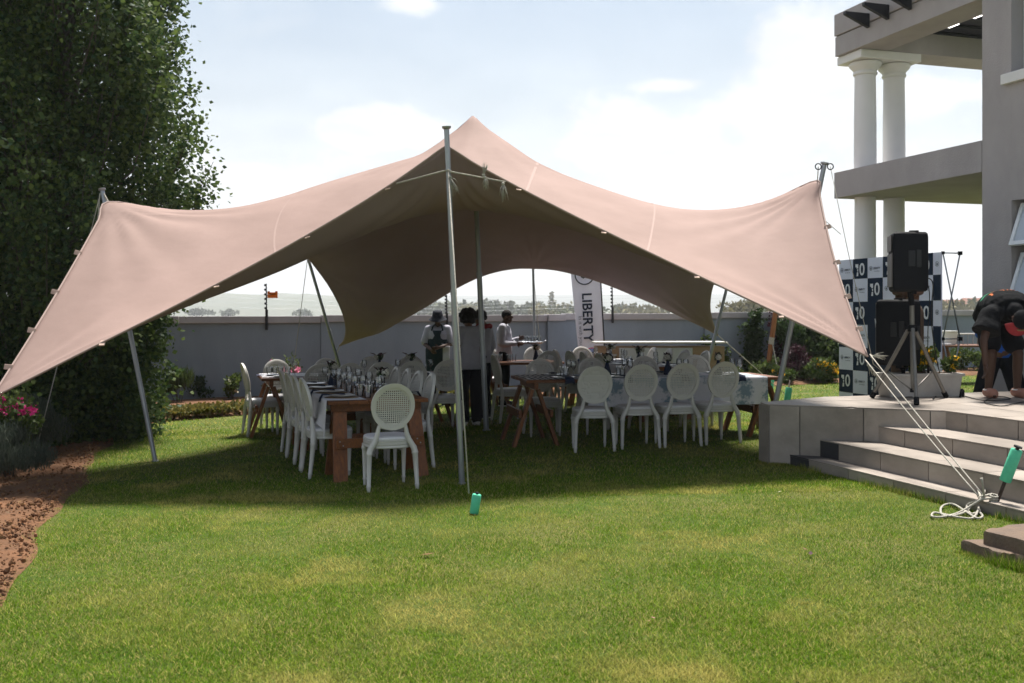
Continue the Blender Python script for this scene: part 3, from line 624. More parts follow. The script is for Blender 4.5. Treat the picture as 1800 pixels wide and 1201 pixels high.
lim = pk[2] + .01 - .735 * d_ ** .74; w_ = np.clip((d_ - .35) / .95, 0, 1); w_ = w_ * w_ * (3 - 2 * w_)   # taut trumpet tip over the pole head
FINE[..., 2] = np.minimum(lim, pk[2] - .035) * (1 - w_) + FINE[..., 2] * w_
# straight taut edges running into the front pole, and fine tension wrinkles fanning out of the tied points
LINR = np.stack([np.stack([np.interp(np.arange(NF) / MF, np.arange(25), GRID[j, :, c]) for c in range(3)], -1) for j in range(25)])
LINR = np.stack([np.stack([np.interp(np.arange(NF) / MF, np.arange(25), LINR[:, i, c]) for i in range(NF)], -1) for c in range(3)], -1)
gi, gj = np.meshgrid(np.arange(NF) / MF, np.arange(NF) / MF); wl2 = np.exp(-((gi - 12) ** 2 / 3 + gj ** 2 / .5))[..., None]
FINE = FINE * (1 - wl2) + LINR * wl2
for (j0, i0), am in (((0, 0), .012), ((0, 24), .012), ((9, 0), .014), ((9, 24), .014), ((0, 12), .010), ((18, 0), .012), ((18, 24), .012), ((24, 0), .012), ((24, 24), .012), ((11, 12), .007), ((24, 11), .010)):
    dx, dy = gi - i0, gj - j0; rr2 = np.hypot(dx, dy); an = np.arctan2(dy, dx); FINE[..., 2] += 1.7 * am * np.sin(an * 17 + 2 * i0 + 1.5 * np.sin(an * 5)) * np.exp(-rr2 / 3.2) * np.clip(rr2 / 1.2, 0, 1)
tm = MB(); tm.grid([[tuple(p) for p in row] for row in FINE])
me = tm.mesh('tent_canopy', [M_tent, M_tentin], True)
if me.polygons[len(me.polygons) // 2].normal.z < 0: me.flip_normals()
canopy = meshobj('canopy', me, tent)
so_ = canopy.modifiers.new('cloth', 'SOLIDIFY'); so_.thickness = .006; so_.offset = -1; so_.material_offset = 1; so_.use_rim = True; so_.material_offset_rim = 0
def gpt(i, j):
    i = min(max(i, 0), 24) * MF; j = min(max(j, 0), 24) * MF; a, b_ = int(min(i, NF - 2)), int(min(j, NF - 2)); f, h = i - a, j - b_
    return Vector((FINE[b_, a] * (1 - f) + FINE[b_, a + 1] * f) * (1 - h) + Vector((FINE[b_ + 1, a] * (1 - f) + FINE[b_ + 1, a + 1] * f) * h))
def gnorm(i, j):
    e = .4; a = gpt(i + e, j) - gpt(i - e, j); b_ = gpt(i, j + e) - gpt(i, j - e); n = a.cross(b_); n.normalize(); return n if n.z > 0 else -n
# seams: raised welded strips over the canopy
for si in (6.2, 13.6, 17.9):
    s_ = MB(); rows = []
    for k in range(41):
        j = .12 + k * (23.76 / 40); rows.append([gpt(si - .035, j) + gnorm(si, j) * .003, gpt(si + .035, j) + gnorm(si, j) * .003])
    s_.grid(rows); s_.build('seam', M_seam, tent, smooth=True)
# hem webbing along the edges, lying just under the edge
def edge(path, name='hem'):
    s_ = MB(); s_.tube(path, .011, 6); s_.build(name, mat('hem_webbing', (.33, .25, .22), .8), tent, smooth=True)
edge([gpt(i, 0) for i in np.linspace(0, 24, 97)]); edge([gpt(0, j) for j in np.linspace(0, 24, 97)]); edge([gpt(24, j) for j in np.linspace(0, 24, 97)]); edge([gpt(i, 24) for i in np.linspace(0, 24, 97)])
# webbing tabs on the edges
M_tab = mat('tab_webbing', (.45, .33, .27), .8)
def tab(p, q, w=.05):
    s_ = MB(); s_.bar(p, q, w, .012, up=(0, -1, 0.3)); s_.build('edge_tab', M_tab, tent, bev=.003)
for j in (1.1, 2.6, 4.3, 6.2):
    tab(gpt(0.05, j), gpt(0, j) + Vector((-.055, 0, .02)))
    tab(gpt(23.95, j), gpt(24, j) + Vector((.05, 0, .015)))
for i in (2.0, 4.4, 6.6, 9.2, 14.6, 17.0, 19.2, 21.4): tab(gpt(i, .1) , gpt(i, 0) + Vector((0, -.03, -.03)))
# poles
def pole(a, b_, r, label, extra=None, name='tent_pole'):
    a, b_ = Vector(a), Vector(b_)
    t = thing(name, label, 'pole', a, 0, 'steel poles holding up the tent'); d = b_ - a
    s_ = MB(); s_.tube([(0, 0, 0), d * .55], r, 14); s_.build('lower_tube', M_steel, t, smooth=50)
    s_ = MB(); s_.tube([d * .548, d], r * .88, 14); s_.build('upper_tube', M_steel, t, smooth=50)
    s_ = MB(); s_.tube([d * .54, d * .555], r * 1.12, 14); s_.build('collar', M_steel, t, smooth=50)
    dn = d.normalized()
    s_ = MB(); s_.tube([d, d + dn * .012, d + dn * .03], [r * .9, r * 1.5, r * 1.55], 14); s_.build('top_cap', M_steel, t, smooth=50)
    s_ = MB(); s_.lathe([(r * 1.5, -.005), (r * 1.5, .012), (r, .014)], 14); s_.build('foot_plate', M_steel, t, smooth=50)
    return t, d
FB = gp(812, 851); FT = at(785, 228, 8.98)
pole(FB, FT, .027, 'steel pole in front of the tent opening with rope tied round it')
BBs = gp(293, 803); BT = at(180, 336, 11.15); BBs.y = 11.07
pole(BBs, BT, .026, 'steel pole leaning out at the tent side by the tall tree')
RBs = Vector((3.06, 11.9, gz(3.06))); RT = at(1449, 290, 11.55)
pt, d_ = pole(RBs, RT, .031, 'steel pole leaning behind the terrace corner with two eye hooks on top')
for sx in (-1, 1):
    s_ = MB(); c_ = d_ + Vector((sx * .07, 0, -.02)); s_.tube([c_ + Vector((.035 * math.cos(t), 0, .035 * math.sin(t))) for t in np.linspace(0, 6.3, 13)], .007, 6, caps=False); s_.build('eye_hook', M_dark, pt, smooth=True)
CB = gp(622, 728); CT = at(541, 452, 14.85)
pole(CB, CT, .026, 'steel pole leaning at the back corner of the tent near the orange sign')
KB = Vector((3.02, 16.2, gz(3))); KT = gpt(24, 18) + Vector((.06, .02, .08))
pole(KB, KT, .028, 'thin steel pole leaning beside the wooden bar end')
GB = Vector((.42, 17.5, gz(.4))); GT = gpt(11, 24) + Vector((0, .02, .05))
pole(GB, GT, .024, 'slim dark pole at the middle of the tent back edge')
PB = gp(855, 757); PT = gpt(12, 11) + Vector((0, 0, -.38))
pole(PB, PT, .036, 'thick steel pole standing in the middle under the tent peak')
# ropes
def rope(pts, r, label, cat='rope', frays=(), name='guy_rope', sag=0, group=None):
    o = thing(name, label, cat, pts[0], 0, group); base = Vector(pts[0])
    P = [Vector(p) - base for p in pts]
    if len(P) == 2:
        P = [P[0].lerp(P[1], t) + Vector((0, 0, -sag * 4 * t * (1 - t))) for t in np.linspace(0, 1, 12)]
    s_ = MB(); s_.tube(P, r, 6); s_.build('cord', M_rope, o, smooth=True)
    for f in frays:
        p, dr = Vector(f[0]) - base, Vector(f[1]); s_ = MB(); L_ = dr.length
        for k in range(26):
            d = dr * (.5 + .6 * random.random()) + Vector((random.gauss(0, 1), random.gauss(0, 1), random.gauss(0, 1))) * L_ * .13
            s_.tube([p, p + d * .5 + Vector((random.gauss(0, .006), 0, .008)), p + d], [.004, .003, .0012], 4)
        s_.ell(p, (.016, .016, .016), 8, 6); s_.build('frayed_end', M_rope, o, smooth=True)
    return o
stk = gp(833, 903)
tie = FB.lerp(FT, .885) + Vector((0, -.03, 0))
rope([tie, tie.lerp(stk + Vector((-.04, 0, .16)), .5), stk + Vector((-.04, 0, .16))], .006, 'white guy rope running down beside the front pole to the green foam stake')
tl = gpt(10.7, 0); tr_ = gpt(13.35, 0)
tl = at(697, 323, tl.y - .0); tr_ = at(888, 320, tr_.y)
rope([tl, tie + Vector((-.03, -.01, 0)), tie + Vector((0, -.035, .005)), tie + Vector((.03, -.01, -.01)), tr_], .009, 'cream rope tied round the front pole between two tent edges',
     frays=((tie + Vector((.02, -.02, -.06)), (.05, -.02, -.16)), (at(852, 312, 9.0), (.02, 0, -.10)), (at(850, 308, 9.0), (.03, -.02, .10)), (tr_ + Vector((-.02, -.02, -.02)), (.01, 0, -.16))), name='tie_rope')
# looped end beside the knot
s2 = gp(100, 800); s2.y = 11.2
rope([BT + Vector((-.02, 0, -.02)), s2 + Vector((0, 0, .06))], .006, 'pale guy rope going down behind the tent side to the soil bed', frays=((s2 + Vector((0, 0, .08)), (.03, 0, -.07)), (s2 + Vector((0, 0, .08)), (-.03, -.02, -.08))))
rope([BT + Vector((-.02, -.02, -.03)), at(170, 420, 11.1)], .008, 'short cream strap hanging from the pole top by the tall tree', name='tent_strap')
rope([BT, gpt(0, 9)], .010, 'short rope joining the pole by the tall tree to the tent corner', name='tent_strap')
EC = gpt(24, 0); stk2 = Vector((3.62, 7.5, gz(3.62)))
knot = at(1722, 872, 7.5)
rope([EC + Vector((-.03, 0, -.02)), knot + Vector((-.01, 0, 0))], .006, 'lower of two white guy ropes from the tent corner down to the steps', sag=.015, frays=((EC + Vector((0, -.02, -.08)), (.07, 0, -.09)),))
rope([EC + Vector((.03, .02, .02)), knot + Vector((.03, .02, .01))], .006, 'upper of two white guy ropes from the tent corner down to the steps', sag=.01, frays=((EC + Vector((.04, 0, .0)), (.13, 0, .0)),))
rope([RT + Vector((.07, 0, -.02)), at(1490, 440, 11.5), at(1535, 640, 11.2), Vector((4.4, 10.9, HP))], .004, 'thin cable from the hooked pole top down past the chequered backdrop')
rope([at(1447, 385, 11.4), at(1478, 412, 11.5)], .004, 'short thin line between the tent edge and the thin cable', name='tent_strap')
rope([RT + Vector((-.07, 0, -.02)), gpt(24, 9)], .006, 'short line joining the hooked pole to the tent corner', name='tent_strap')
DS = gp(503, 745); rope([CT, Vector((DS.x, DS.y, gz(DS.x)))], .005, 'pale guy rope from the back corner pole to the bed by the wall')
DC = gpt(0, 24); rope([DC, DC + Vector((-.5, 1.2, -.9))], .006, 'short guy rope at the low back corner of the tent near the wall')
HC = gpt(24, 24); rope([HC, Vector((5.0, 18.2, gz(5)))], .008, 'pale guy rope sloping right from the low tent corner behind the bar')
rope([gpt(11, 24), Vector((.62, 19.0, gz(.6)))], .005, 'thin pale guy rope behind the slim back pole')
AC = gpt(0, 0); rope([AC, Vector((-6.0, 8.1, gz(-6)))], .008, 'guy rope from the low front tent corner into the flower bed')

# ------------------------------------------------------------------ chairs
M_chair = mat('chair_white_resin', (.52, .505, .475), .38, var=.06, vscale=5)
M_cush = mat('chair_cushion', (.58, .57, .58), .55, var=.06, vscale=8)
def chair_meshes():
    D = {}
    def backy(z): return -.185 - .05 * (z - .45) - .28 * max(0, z - .5) ** 2
    CX, CZ, RX, RZ = 0, .755, .205, .215
    def rr(t): # ring point, slightly egg shaped
        x = RX * math.cos(t) * (1 - .06 * (1 - math.sin(t)) / 2); z = CZ + RZ * math.sin(t); return x, z
    b = MB(); rings = []
    prof = [(.0, -.016), (.0, .012), (-.010, .018), (-.030, .018), (-.038, .010), (-.038, -.014)]
    n = 36; vs = []
    for k in range(n):
        t = 2 * math.pi * k / n; x, z = rr(t)
        for dr, dy in prof:
            f = 1 + dr / RX; vs.append((x * f, backy(CZ + (z - CZ) * f) + dy, CZ + (z - CZ) * f))
    m = len(prof)
    b.add(vs, [(k * m + i, k * m + (i + 1) % m, ((k + 1) % n) * m + (i + 1) % m, ((k + 1) % n) * m + i) for k in range(n) for i in range(m)])
    D['back_frame'] = b.mesh('back_frame', M_chair, 45)
    def panel(holes):
        b = MB(); p = .0190; h = .0056; nx = 20
        for i in range(-nx, nx):
            for j in range(-nx, nx):
                x0, z0 = i * p, j * p; xc, zc = x0 + p / 2, z0 + p / 2
                e = (xc / .172) ** 2 + (zc / .182) ** 2
                if (xc / .187) ** 2 + (zc / .197) ** 2 > 1: continue
                P = lambda x, z: (x, backy(CZ + z) , CZ + z)
                if holes and (xc / .152) ** 2 + (zc / .160) ** 2 < 1:
                    o = [(x0, z0), (x0 + p, z0), (x0 + p, z0 + p), (x0, z0 + p)]; q = [(xc - h, zc - h), (xc + h, zc - h), (xc + h, zc + h), (xc - h, zc + h)]
                    b.add([P(*w) for w in o + q], [(k, (k + 1) % 4, 4 + (k + 1) % 4, 4 + k) for k in range(4)])
                else: b.add([P(x0, z0), P(x0 + p, z0), P(x0 + p, z0 + p), P(x0, z0 + p)], [(0, 1, 2, 3)])
        me = b.mesh('back_panel', M_chair, False)
        bm = bmesh.new(); bm.from_mesh(me); bmesh.ops.remove_doubles(bm, verts=bm.verts, dist=.0002); bm.to_mesh(me); bm.free(); return me
    D['cane'] = panel(True); D['solid'] = panel(False)
    def outline(w, d, back, y0=-.215, n=40):
        P = []
        for k in range(n):
            t = 2 * math.pi * k / n; c_, s_ = math.cos(t), math.sin(t); e = .62
            x = math.copysign(abs(c_) ** e, c_); y = math.copysign(abs(s_) ** e, s_)
            wid = w * (back + (1 - back) * (y + 1) / 2); P.append((x * wid / 2, y0 + d / 2 + y * d / 2))
        return P
    b = MB(); R_ = []
    for z, s in ((.375, .955), (.382, .985), (.396, .985), (.400, .97), (.404, .985), (.420, .99), (.424, .972), (.428, .99), (.440, .99), (.444, 1.0), (.448, .97)):
        R_.append([(x * s, y * s, z) for x, y in outline(.455, .44, .86)])
    b.loft(R_); D['seat_frame'] = b.mesh('seat_frame', M_chair, 40)
    b = MB(); R_ = []
    for z, s in ((.446, .955), (.455, .985), (.468, .97), (.478, .90), (.484, .70), (.487, .35)):
        R_.append([(x * s, y * s, z) for x, y in outline(.455, .44, .86)])
    b.loft(R_); D['cushion'] = b.mesh('seat_cushion', M_cush, 60)
    def back_leg(s):
        b = MB(); P = []
        for x, z, r in ((.118, .595, .014), (.126, .555, .019), (.134, .51, .022), (.150, .46, .025), (.178, .41, .027), (.200, .375, .028), (.208, .345, .027), (.209, .34, .030), (.210, .325, .030), (.211, .32, .026), (.216, .2, .0225), (.221, .06, .0185), (.221, .055, .021), (.222, .04, .021), (.222, .035, .018), (.223, .012, .016), (.223, -.03, .010)):
            y = backy(z) + .0 if z > .45 else -.1875 - .045 * ((.45 - z) / .45) ** 1.3
            P.append(((s * x, y, z), r))
        b.tube([p for p, r in P], [r for p, r in P], 10); return b.mesh('back_leg', M_chair, 50)
    D['bl'] = [back_leg(-1), back_leg(1)]
    def front_leg(s):
        b = MB(); b.tube([(s * .185, .165, z) for z in (.39, .36, .355, .335, .33, .31, .2, .07, .065, .05, .045, .02, -.03)], [.026, .027, .031, .031, .025, .024, .020, .015, .018, .018, .014, .013, .009], 10); return b.mesh('front_leg', M_chair, 50)
    D['fl'] = [front_leg(-1), front_leg(1)]
    b = MB(); b.tube([(x, backy(.575) , .575 - .02 * (1 - (x / .12) ** 2)) for x in np.linspace(-.122, .122, 9)], .013, 8); D['rail'] = b.mesh('back_rail', M_chair, True)
    return D
CH = chair_meshes()
def thick(o, t):
    m_ = o.modifiers.new('thickness', 'SOLIDIFY'); m_.thickness = t; m_.offset = 0
def new_chair(name, panel, label, group):
    t = thing(name, label, 'chair', (0, 0, 0), 0, group)
    for nm, k in (('back_frame', 'back_frame'), ('back_panel', panel), ('seat_frame', 'seat_frame'), ('seat_cushion', 'cushion'), ('back_rail', 'rail')): _o = meshobj(nm, CH[k], t); thick(_o, .006) if nm == 'back_panel' else None
    for k in (0, 1): meshobj('back_leg', CH['bl'][k], t); meshobj('front_leg', CH['fl'][k], t)
    return t
protoC = new_chair('dining_chair', 'cane', '', 'white oval back chairs at the dining tables'); protoS = new_chair('dining_chair', 'solid', '', 'white oval back chairs at the dining tables')
used = {'cane': False, 'solid': False}
def chair(x, y, d, label, kind='cane', jitter=0):
    d = Vector((d[0], d[1])); rz = math.atan2(-d.x, d.y) + random.uniform(-jitter, jitter)
    p = protoC if kind == 'cane' else protoS
    loc = (x, y, gz(x))
    if not used[kind]: used[kind] = True; p.location = loc; p.rotation_euler = (0, 0, rz); p['label'] = label; return p
    return dup(p, loc, rz, label)

# ------------------------------------------------------------------ tables
TZ = .765
def table(name, label, c, ang, L_, W_, leg_w=.09):
    z = gz(c[0]); t = thing(name, label, 'table', (c[0], c[1], z), ang, 'redwood trestle tables')
    n = 5; w = W_ / n
    pm = None
    for k in range(n):
        b = MB(); b.box((random.uniform(-.004, .004), 0, 0), (L_, w - .006, .038)); o = b.build('plank', M_wood, t, bev=.004); o.location = (0, -W_ / 2 + w * (k + .5), TZ - .019 - random.random() * .002)
    for s in (-1, 1):
        xe = s * (L_ / 2 - .13)
        b = MB(); b.box((xe, 0, TZ - .08), (.05, W_ - .10, .075)); b.build('end_rail', M_wood, t, bev=.004)
        for q in (-1, 1):
            for e in (-1, 1):
                b = MB(); top = Vector((xe + e * .035, q * (W_ / 2 - .13), TZ - .12)); bot = Vector((xe + e * .27, q * (W_ / 2 - .10), -.05))
                b.bar(top, bot, .042 if leg_w < .1 else .05, leg_w, up=(0, 1, 0)); b.build('leg', M_woodz, t, bev=.004)
        for e in (-1, 1):
            xx = xe + e * (.16 + .022)
            b = MB(); b.box((xx + e * .008, 0, .36), (.035, W_ - .14, .09)); o = b.build('cross_brace', M_wood, t, bev=.003)
            b = MB()
            for q in (-1, 1):
                for dz in (-.02, .02):
                    b.tube([(xx + e * .024, q * (W_ / 2 - .12) + dz * .8, .36 + dz), (xx + e * .031, q * (W_ / 2 - .12) + dz * .8, .36 + dz)], .007, 8)
            b.build('bolt', M_steel, o)
    return t
def tl2w(t, x, y):
    M_ = Matrix.Rotation(t.rotation_euler.z, 3, 'Z'); p = M_ @ Vector((x, y, 0)); return Vector((t.location.x + p.x, t.location.y + p.y, 0))
def tdir(t, x, y): M_ = Matrix.Rotation(t.rotation_euler.z, 3, 'Z'); return M_ @ Vector((x, y, 0))
T1 = table('dining_table', 'long redwood table nearest the front pole with wide legs', (-1.76, 10.99), R(110), 2.7, 1.0, .135)
T2 = table('dining_table', 'long redwood trestle table with white floral cloth right of the poles', (1.65, 12.42), R(11), 3.2, .95)
T3 = table('dining_table', 'long redwood trestle table across the back left of the tent', (-2.22, 13.83), R(17.4), 2.5, .95)
T4 = table('dining_table', 'redwood table behind the floral cloth table running towards the bar', (1.78, 15.6), R(107.4), 2.6, .95)
T5 = table('dining_table', 'short redwood table behind the people under the tent', (.12, 16.75), R(17.4), 1.3, .9)
ORD = ['first', 'second', 'third', 'fourth', 'fifth']
# T1 chairs: near end, left row, right row
f = gp(694, 860); ax1 = tdir(T1, 1, 0)
chair(-1.10 + ax1.x * .22 + .03, 8.98 + ax1.y * .22, (ax1.x + .02, ax1.y), 'white cane back chair seen from behind at the near end of the long table')
for k in range(4):
    p = tl2w(T1, -1.35 + .42 + .56 * k, .42); chair(p.x, p.y, tdir(T1, 0, -1), f'{ORD[k]} white cane chair from the camera along the left side of the nearest table', jitter=.05)
for k in range(4):
    p = tl2w(T1, -1.35 + .55 + .52 * k, -.42); chair(p.x, p.y, tdir(T1, 0, 1), f'{ORD[k]} white cane chair from the camera along the right side of the nearest table', jitter=.05)
# T2 chairs
n2 = tdir(T2, 0, 1)
for k, (px, py, kd, dx) in enumerate(((1046, 795, 'solid', .10), (1127, 789, 'cane', .03), (1201, 786, 'cane', -.03), (1272, 781, 'cane', -.10))):
    g = gp(px, py); d = Vector((n2.x + dx, n2.y)).normalized()
    chair(g.x + d.x * .23, g.y + d.y * .23, d, ('white oval chair with solid back at the left of the floral cloth table' if k == 0 else f'{ORD[k]} chair from the left in front of the white floral tablecloth'), kd)
for k in range(4):
    p = tl2w(T2, -1.15 + .72 * k, .62); chair(p.x, p.y, tdir(T2, 0, -1), f'{ORD[k]} chair from the left behind the floral cloth table facing the camera', jitter=.08)
# T3 chairs
for k, t_ in enumerate((.70, 1.12, 1.52, 1.94, 2.40)):
    p = tl2w(T3, -1.25 + t_, -.60); chair(p.x, p.y, tdir(T3, 0, 1), f'{ORD[k]} chair from the left with its back to us at the back left table', jitter=.06)
for k, t_ in enumerate((.30, .98, 1.66, 2.25)):
    p = tl2w(T3, -1.25 + t_, .60); chair(p.x, p.y, tdir(T3, 0, -1), f'{ORD[k]} chair from the left on the wall side of the back left table', jitter=.06)
g = gp(432, 765); d = tdir(T3, 1, 0); chair(g.x + d.x * .22, g.y + d.y * .22, (d.x, d.y + .12), 'white chair in side view pulled out at the left end of the back table')
# T4 chairs
for k in range(4):
    p = tl2w(T4, -1.3 + .32 + .60 * k, .60); chair(p.x, p.y, tdir(T4, 0, -1), f'{ORD[k]} chair from the camera on the left of the table running to the bar', jitter=.12)
for k in range(4):
    p = tl2w(T4, -1.3 + .32 + .60 * k, -.60); chair(p.x, p.y, tdir(T4, 0, 1), f'{ORD[k]} chair from the camera on the right of the table running to the bar', jitter=.12)
p = tl2w(T4, 1.62, 0); chair(p.x, p.y, tdir(T4, -1, 0), 'white chair at the far head of the table running to the bar')
g = gp(874, 742); chair(g.x + .2, g.y + .1, (V.x, V.y), 'white chair in side view just right of the thick middle pole')
p = tl2w(T5, -.28, .58); chair(p.x, p.y, tdir(T5, 0, -1), 'white chair in front of the person carrying a tray of glasses')
p = tl2w(T5, .15, -.72); chair(p.x, p.y, tdir(T5, 0, 1), 'white chair with its back to us at the short table by the tray carrier', jitter=.1)
p = tl2w(T5, .55, .60); chair(p.x, p.y, tdir(T5, 0, -1), 'white chair by the slim back pole facing the short table')

# ------------------------------------------------------------------ things on the tables
def glassmat(name):
    m = bpy.data.materials.new(name); m.use_nodes = True; N = m.node_tree.nodes; L = m.node_tree.links
    for n in list(N):
        if n.type == 'BSDF_PRINCIPLED': N.remove(n)
    g = N.new('ShaderNodeBsdfGlossy'); g.inputs['Roughness'].default_value = .03
    t = N.new('ShaderNodeBsdfTransparent'); t.inputs[0].default_value = (.90, .92, .94, 1)
    fr = N.new('ShaderNodeFresnel'); fr.inputs[0].default_value = 1.5
    mr = N.new('ShaderNodeMapRange'); mr.inputs[3].default_value = .10; mr.inputs[4].default_value = 1.0; L.new(fr.outputs[0], mr.inputs[0])
    s = N.new('ShaderNodeMixShader'); L.new(mr.outputs[0], s.inputs[0]); L.new(t.outputs[0], s.inputs[1]); L.new(g.outputs[0], s.inputs[2]); L.new(s.outputs[0], N['Material Output'].inputs[0]); return m
M_glass = glassmat('drinking_glass')
M_china = mat('white_china', (.72, .71, .70), .2)
M_navy = mat('navy_cloth', (.012, .022, .055), .85, var=.2, vscale=30)
M_mat = mat('woven_placemat', (.30, .20, .10), .9, var=.4, vscale=80, bump=.5, bscale=160)
M_linen = mat('white_linen', (.62, .61, .64), .85, var=.08, vscale=6, bump=.15, bscale=180)
def mk(f): b = MB(); f(b); return b
b = MB(); b.lathe([(.033, 0), (.034, .002), (.010, .006), (.005, .012), (.0045, .09), (.010, .10), (.028, .118), (.037, .145), (.036, .175), (.031, .205)], 14, caps=False); ME_wine = b.mesh('wine_glass', M_glass, 60)
b = MB(); b.lathe([(.0, .003), (.029, .0), (.031, .003), (.034, .06), (.037, .125)], 14, caps=False); ME_tum = b.mesh('tumbler', M_glass, 60)
b = MB(); b.lathe([(.0, .002), (.07, .002), (.085, .006), (.135, .018), (.137, .021), (.086, .011), (.0, .008)], 24, caps=False); ME_plate = b.mesh('plate', M_china, 40)
b = MB(); b.lathe([(.0, .006), (.165, .006), (.172, .004), (.172, 0)], 24, caps=False); ME_mat = b.mesh('placemat', M_mat, 40)
def napkin(hang):
    b = MB(); rows = []
    for i in range(9):
        t = i / 8; y = -.16 + .30 * t
        z = .004
        if hang and y > .08: z = .004 - (y - .08) * 1.3; 
        yy = min(y, .08) + (max(0, y - .08) * .25 if hang else max(0, y - .08))
        w = .045 + .02 * abs(t - .3)
        rows.append([(x, yy, z + .012 * (1 - (x / .07) ** 2) + .004 * math.sin(9 * t + 40 * x)) for x in np.linspace(-w, w, 7)])
    b.grid(rows); me = b.mesh('napkin', M_navy, True)
    return me
ME_nap = napkin(True); ME_napf = napkin(False)
b = MB(); b.tube([(0, -.10, .003), (0, .10, .003)], .0035, 6); b.box((0, .085, .004), (.018, .04, .003)); ME_cut = b.mesh('fork', M_steel, 60)
def lay(t, me, nm, x, y, dz, label, cat, group=None, face=None, rot=0):
    p = tl2w(t, x, y); rz = t.rotation_euler.z + rot
    return meshobj(nm, me, None, (p.x, p.y, t.location.z + TZ + dz), (0, 0, rz), label=label, cat=cat, group=group)
def place(t, x, side, W_, nm, matp=True, k=0, uniq=True):
    s = side; e = W_ / 2; rot = 0 if s > 0 else math.pi
    sd = {1: 'left' if t is T1 or t is T4 else 'far', -1: 'right' if t is T1 or t is T4 else 'near'}[s]
    if matp: lay(t, ME_mat, 'placemat', x, s * (e - .20), .001, f'round woven placemat under the {ORD[k]} plate on the {sd} side of {nm}', 'placemat', 'woven placemats')
    lay(t, ME_plate, 'plate', x, s * (e - .20), .008 if matp else .001, f'{ORD[k]} white plate on the {sd} side of {nm}', 'plate', 'white plates')
    lay(t, ME_nap, 'napkin', x + .02, s * (e - .075), .024 if matp else .016, f'navy napkin by the {ORD[k]} plate, {sd} side of {nm}', 'napkin', 'navy napkins', rot=rot)
    lay(t, ME_wine, 'wine_glass', x + .16, s * (e - .36), .001, f'stemmed wine glass by the {ORD[k]} plate, {sd} side of {nm}', 'wine glass', f'wine glasses on {nm}')
    lay(t, ME_tum, 'tumbler', x + .07, s * (e - .40), .001, f'glass tumbler by the {ORD[k]} plate, {sd} side of {nm}', 'tumbler', f'tumblers on {nm}')
for k in range(4):
    place(T1, -1.35 + .36 + .60 * k, 1, 1.0, 'the nearest table', True, k); place(T1, -1.35 + .36 + .60 * k, -1, 1.0, 'the nearest table', True, k)
for k in range(4):
    place(T2, -1.1 + .72 * k, -1, .95, 'the floral cloth table', False, k); place(T2, -1.1 + .72 * k, 1, .95, 'the floral cloth table', False, k)
for k in range(5): place(T3, -.95 + .47 * k, -1, .95, 'the back left table', False, k)
for k in range(4): place(T4, -1.0 + .6 * k, 1, .95, 'the table running to the bar', False, k); place(T4, -1.0 + .6 * k, -1, .95, 'the table running to the bar', False, k)
lay(T1, ME_tum, 'tumbler', -1.10, .06, .001, 'tall clear tumbler nearest the camera on the nearest table', 'tumbler', 'front tumblers')
lay(T1, ME_wine, 'wine_glass', -1.05, -.06, .001, 'wide stemmed glass beside the nearest navy vase', 'wine glass')
for k in range(5): lay(T1, ME_wine, 'wine_glass', -.80 + .33 * k, .05 + .07 * (k % 2), .001, f'{ORD[k]} wine glass from the camera along the middle of the nearest table', 'wine glass', 'wine glasses on the nearest table')
for k in range(4): lay(T1, ME_tum, 'tumbler', -.9 + .36 * k, -.14 + .05 * (k % 2), .001, f'{ORD[k]} tumbler from the camera along the middle of the nearest table', 'tumbler', 'tumblers on the nearest table')
for k in range(3): lay(T3, ME_tum, 'tumbler', -1.12 + .075 * k, .05 + .05 * (k % 2), .001, f'{ORD[k]} clear tumbler from the left at the left end of the back left table', 'tumbler', 'tumblers at the back table end')
for k in range(4): lay(T5, ME_tum, 'tumbler', -.45 + .12 * k, -.1 + .1 * (k % 2), .001, f'{ORD[k]} clear tumbler from the left on the short table by the tray carrier', 'tumbler', 'tumblers on the short table')
lay(T3, ME_plate, 'plate', -1.04, .0, .001, 'white plate at the left end of the back left table', 'plate'); lay(T3, ME_napf, 'napkin', -1.16, -.1, .012, 'navy napkin at the left end of the back left table', 'napkin', rot=R(90))
lay(T1, ME_cut, 'fork', -1.18, -.02, .004, 'steel fork at the near end of the nearest table', 'fork', rot=R(70))
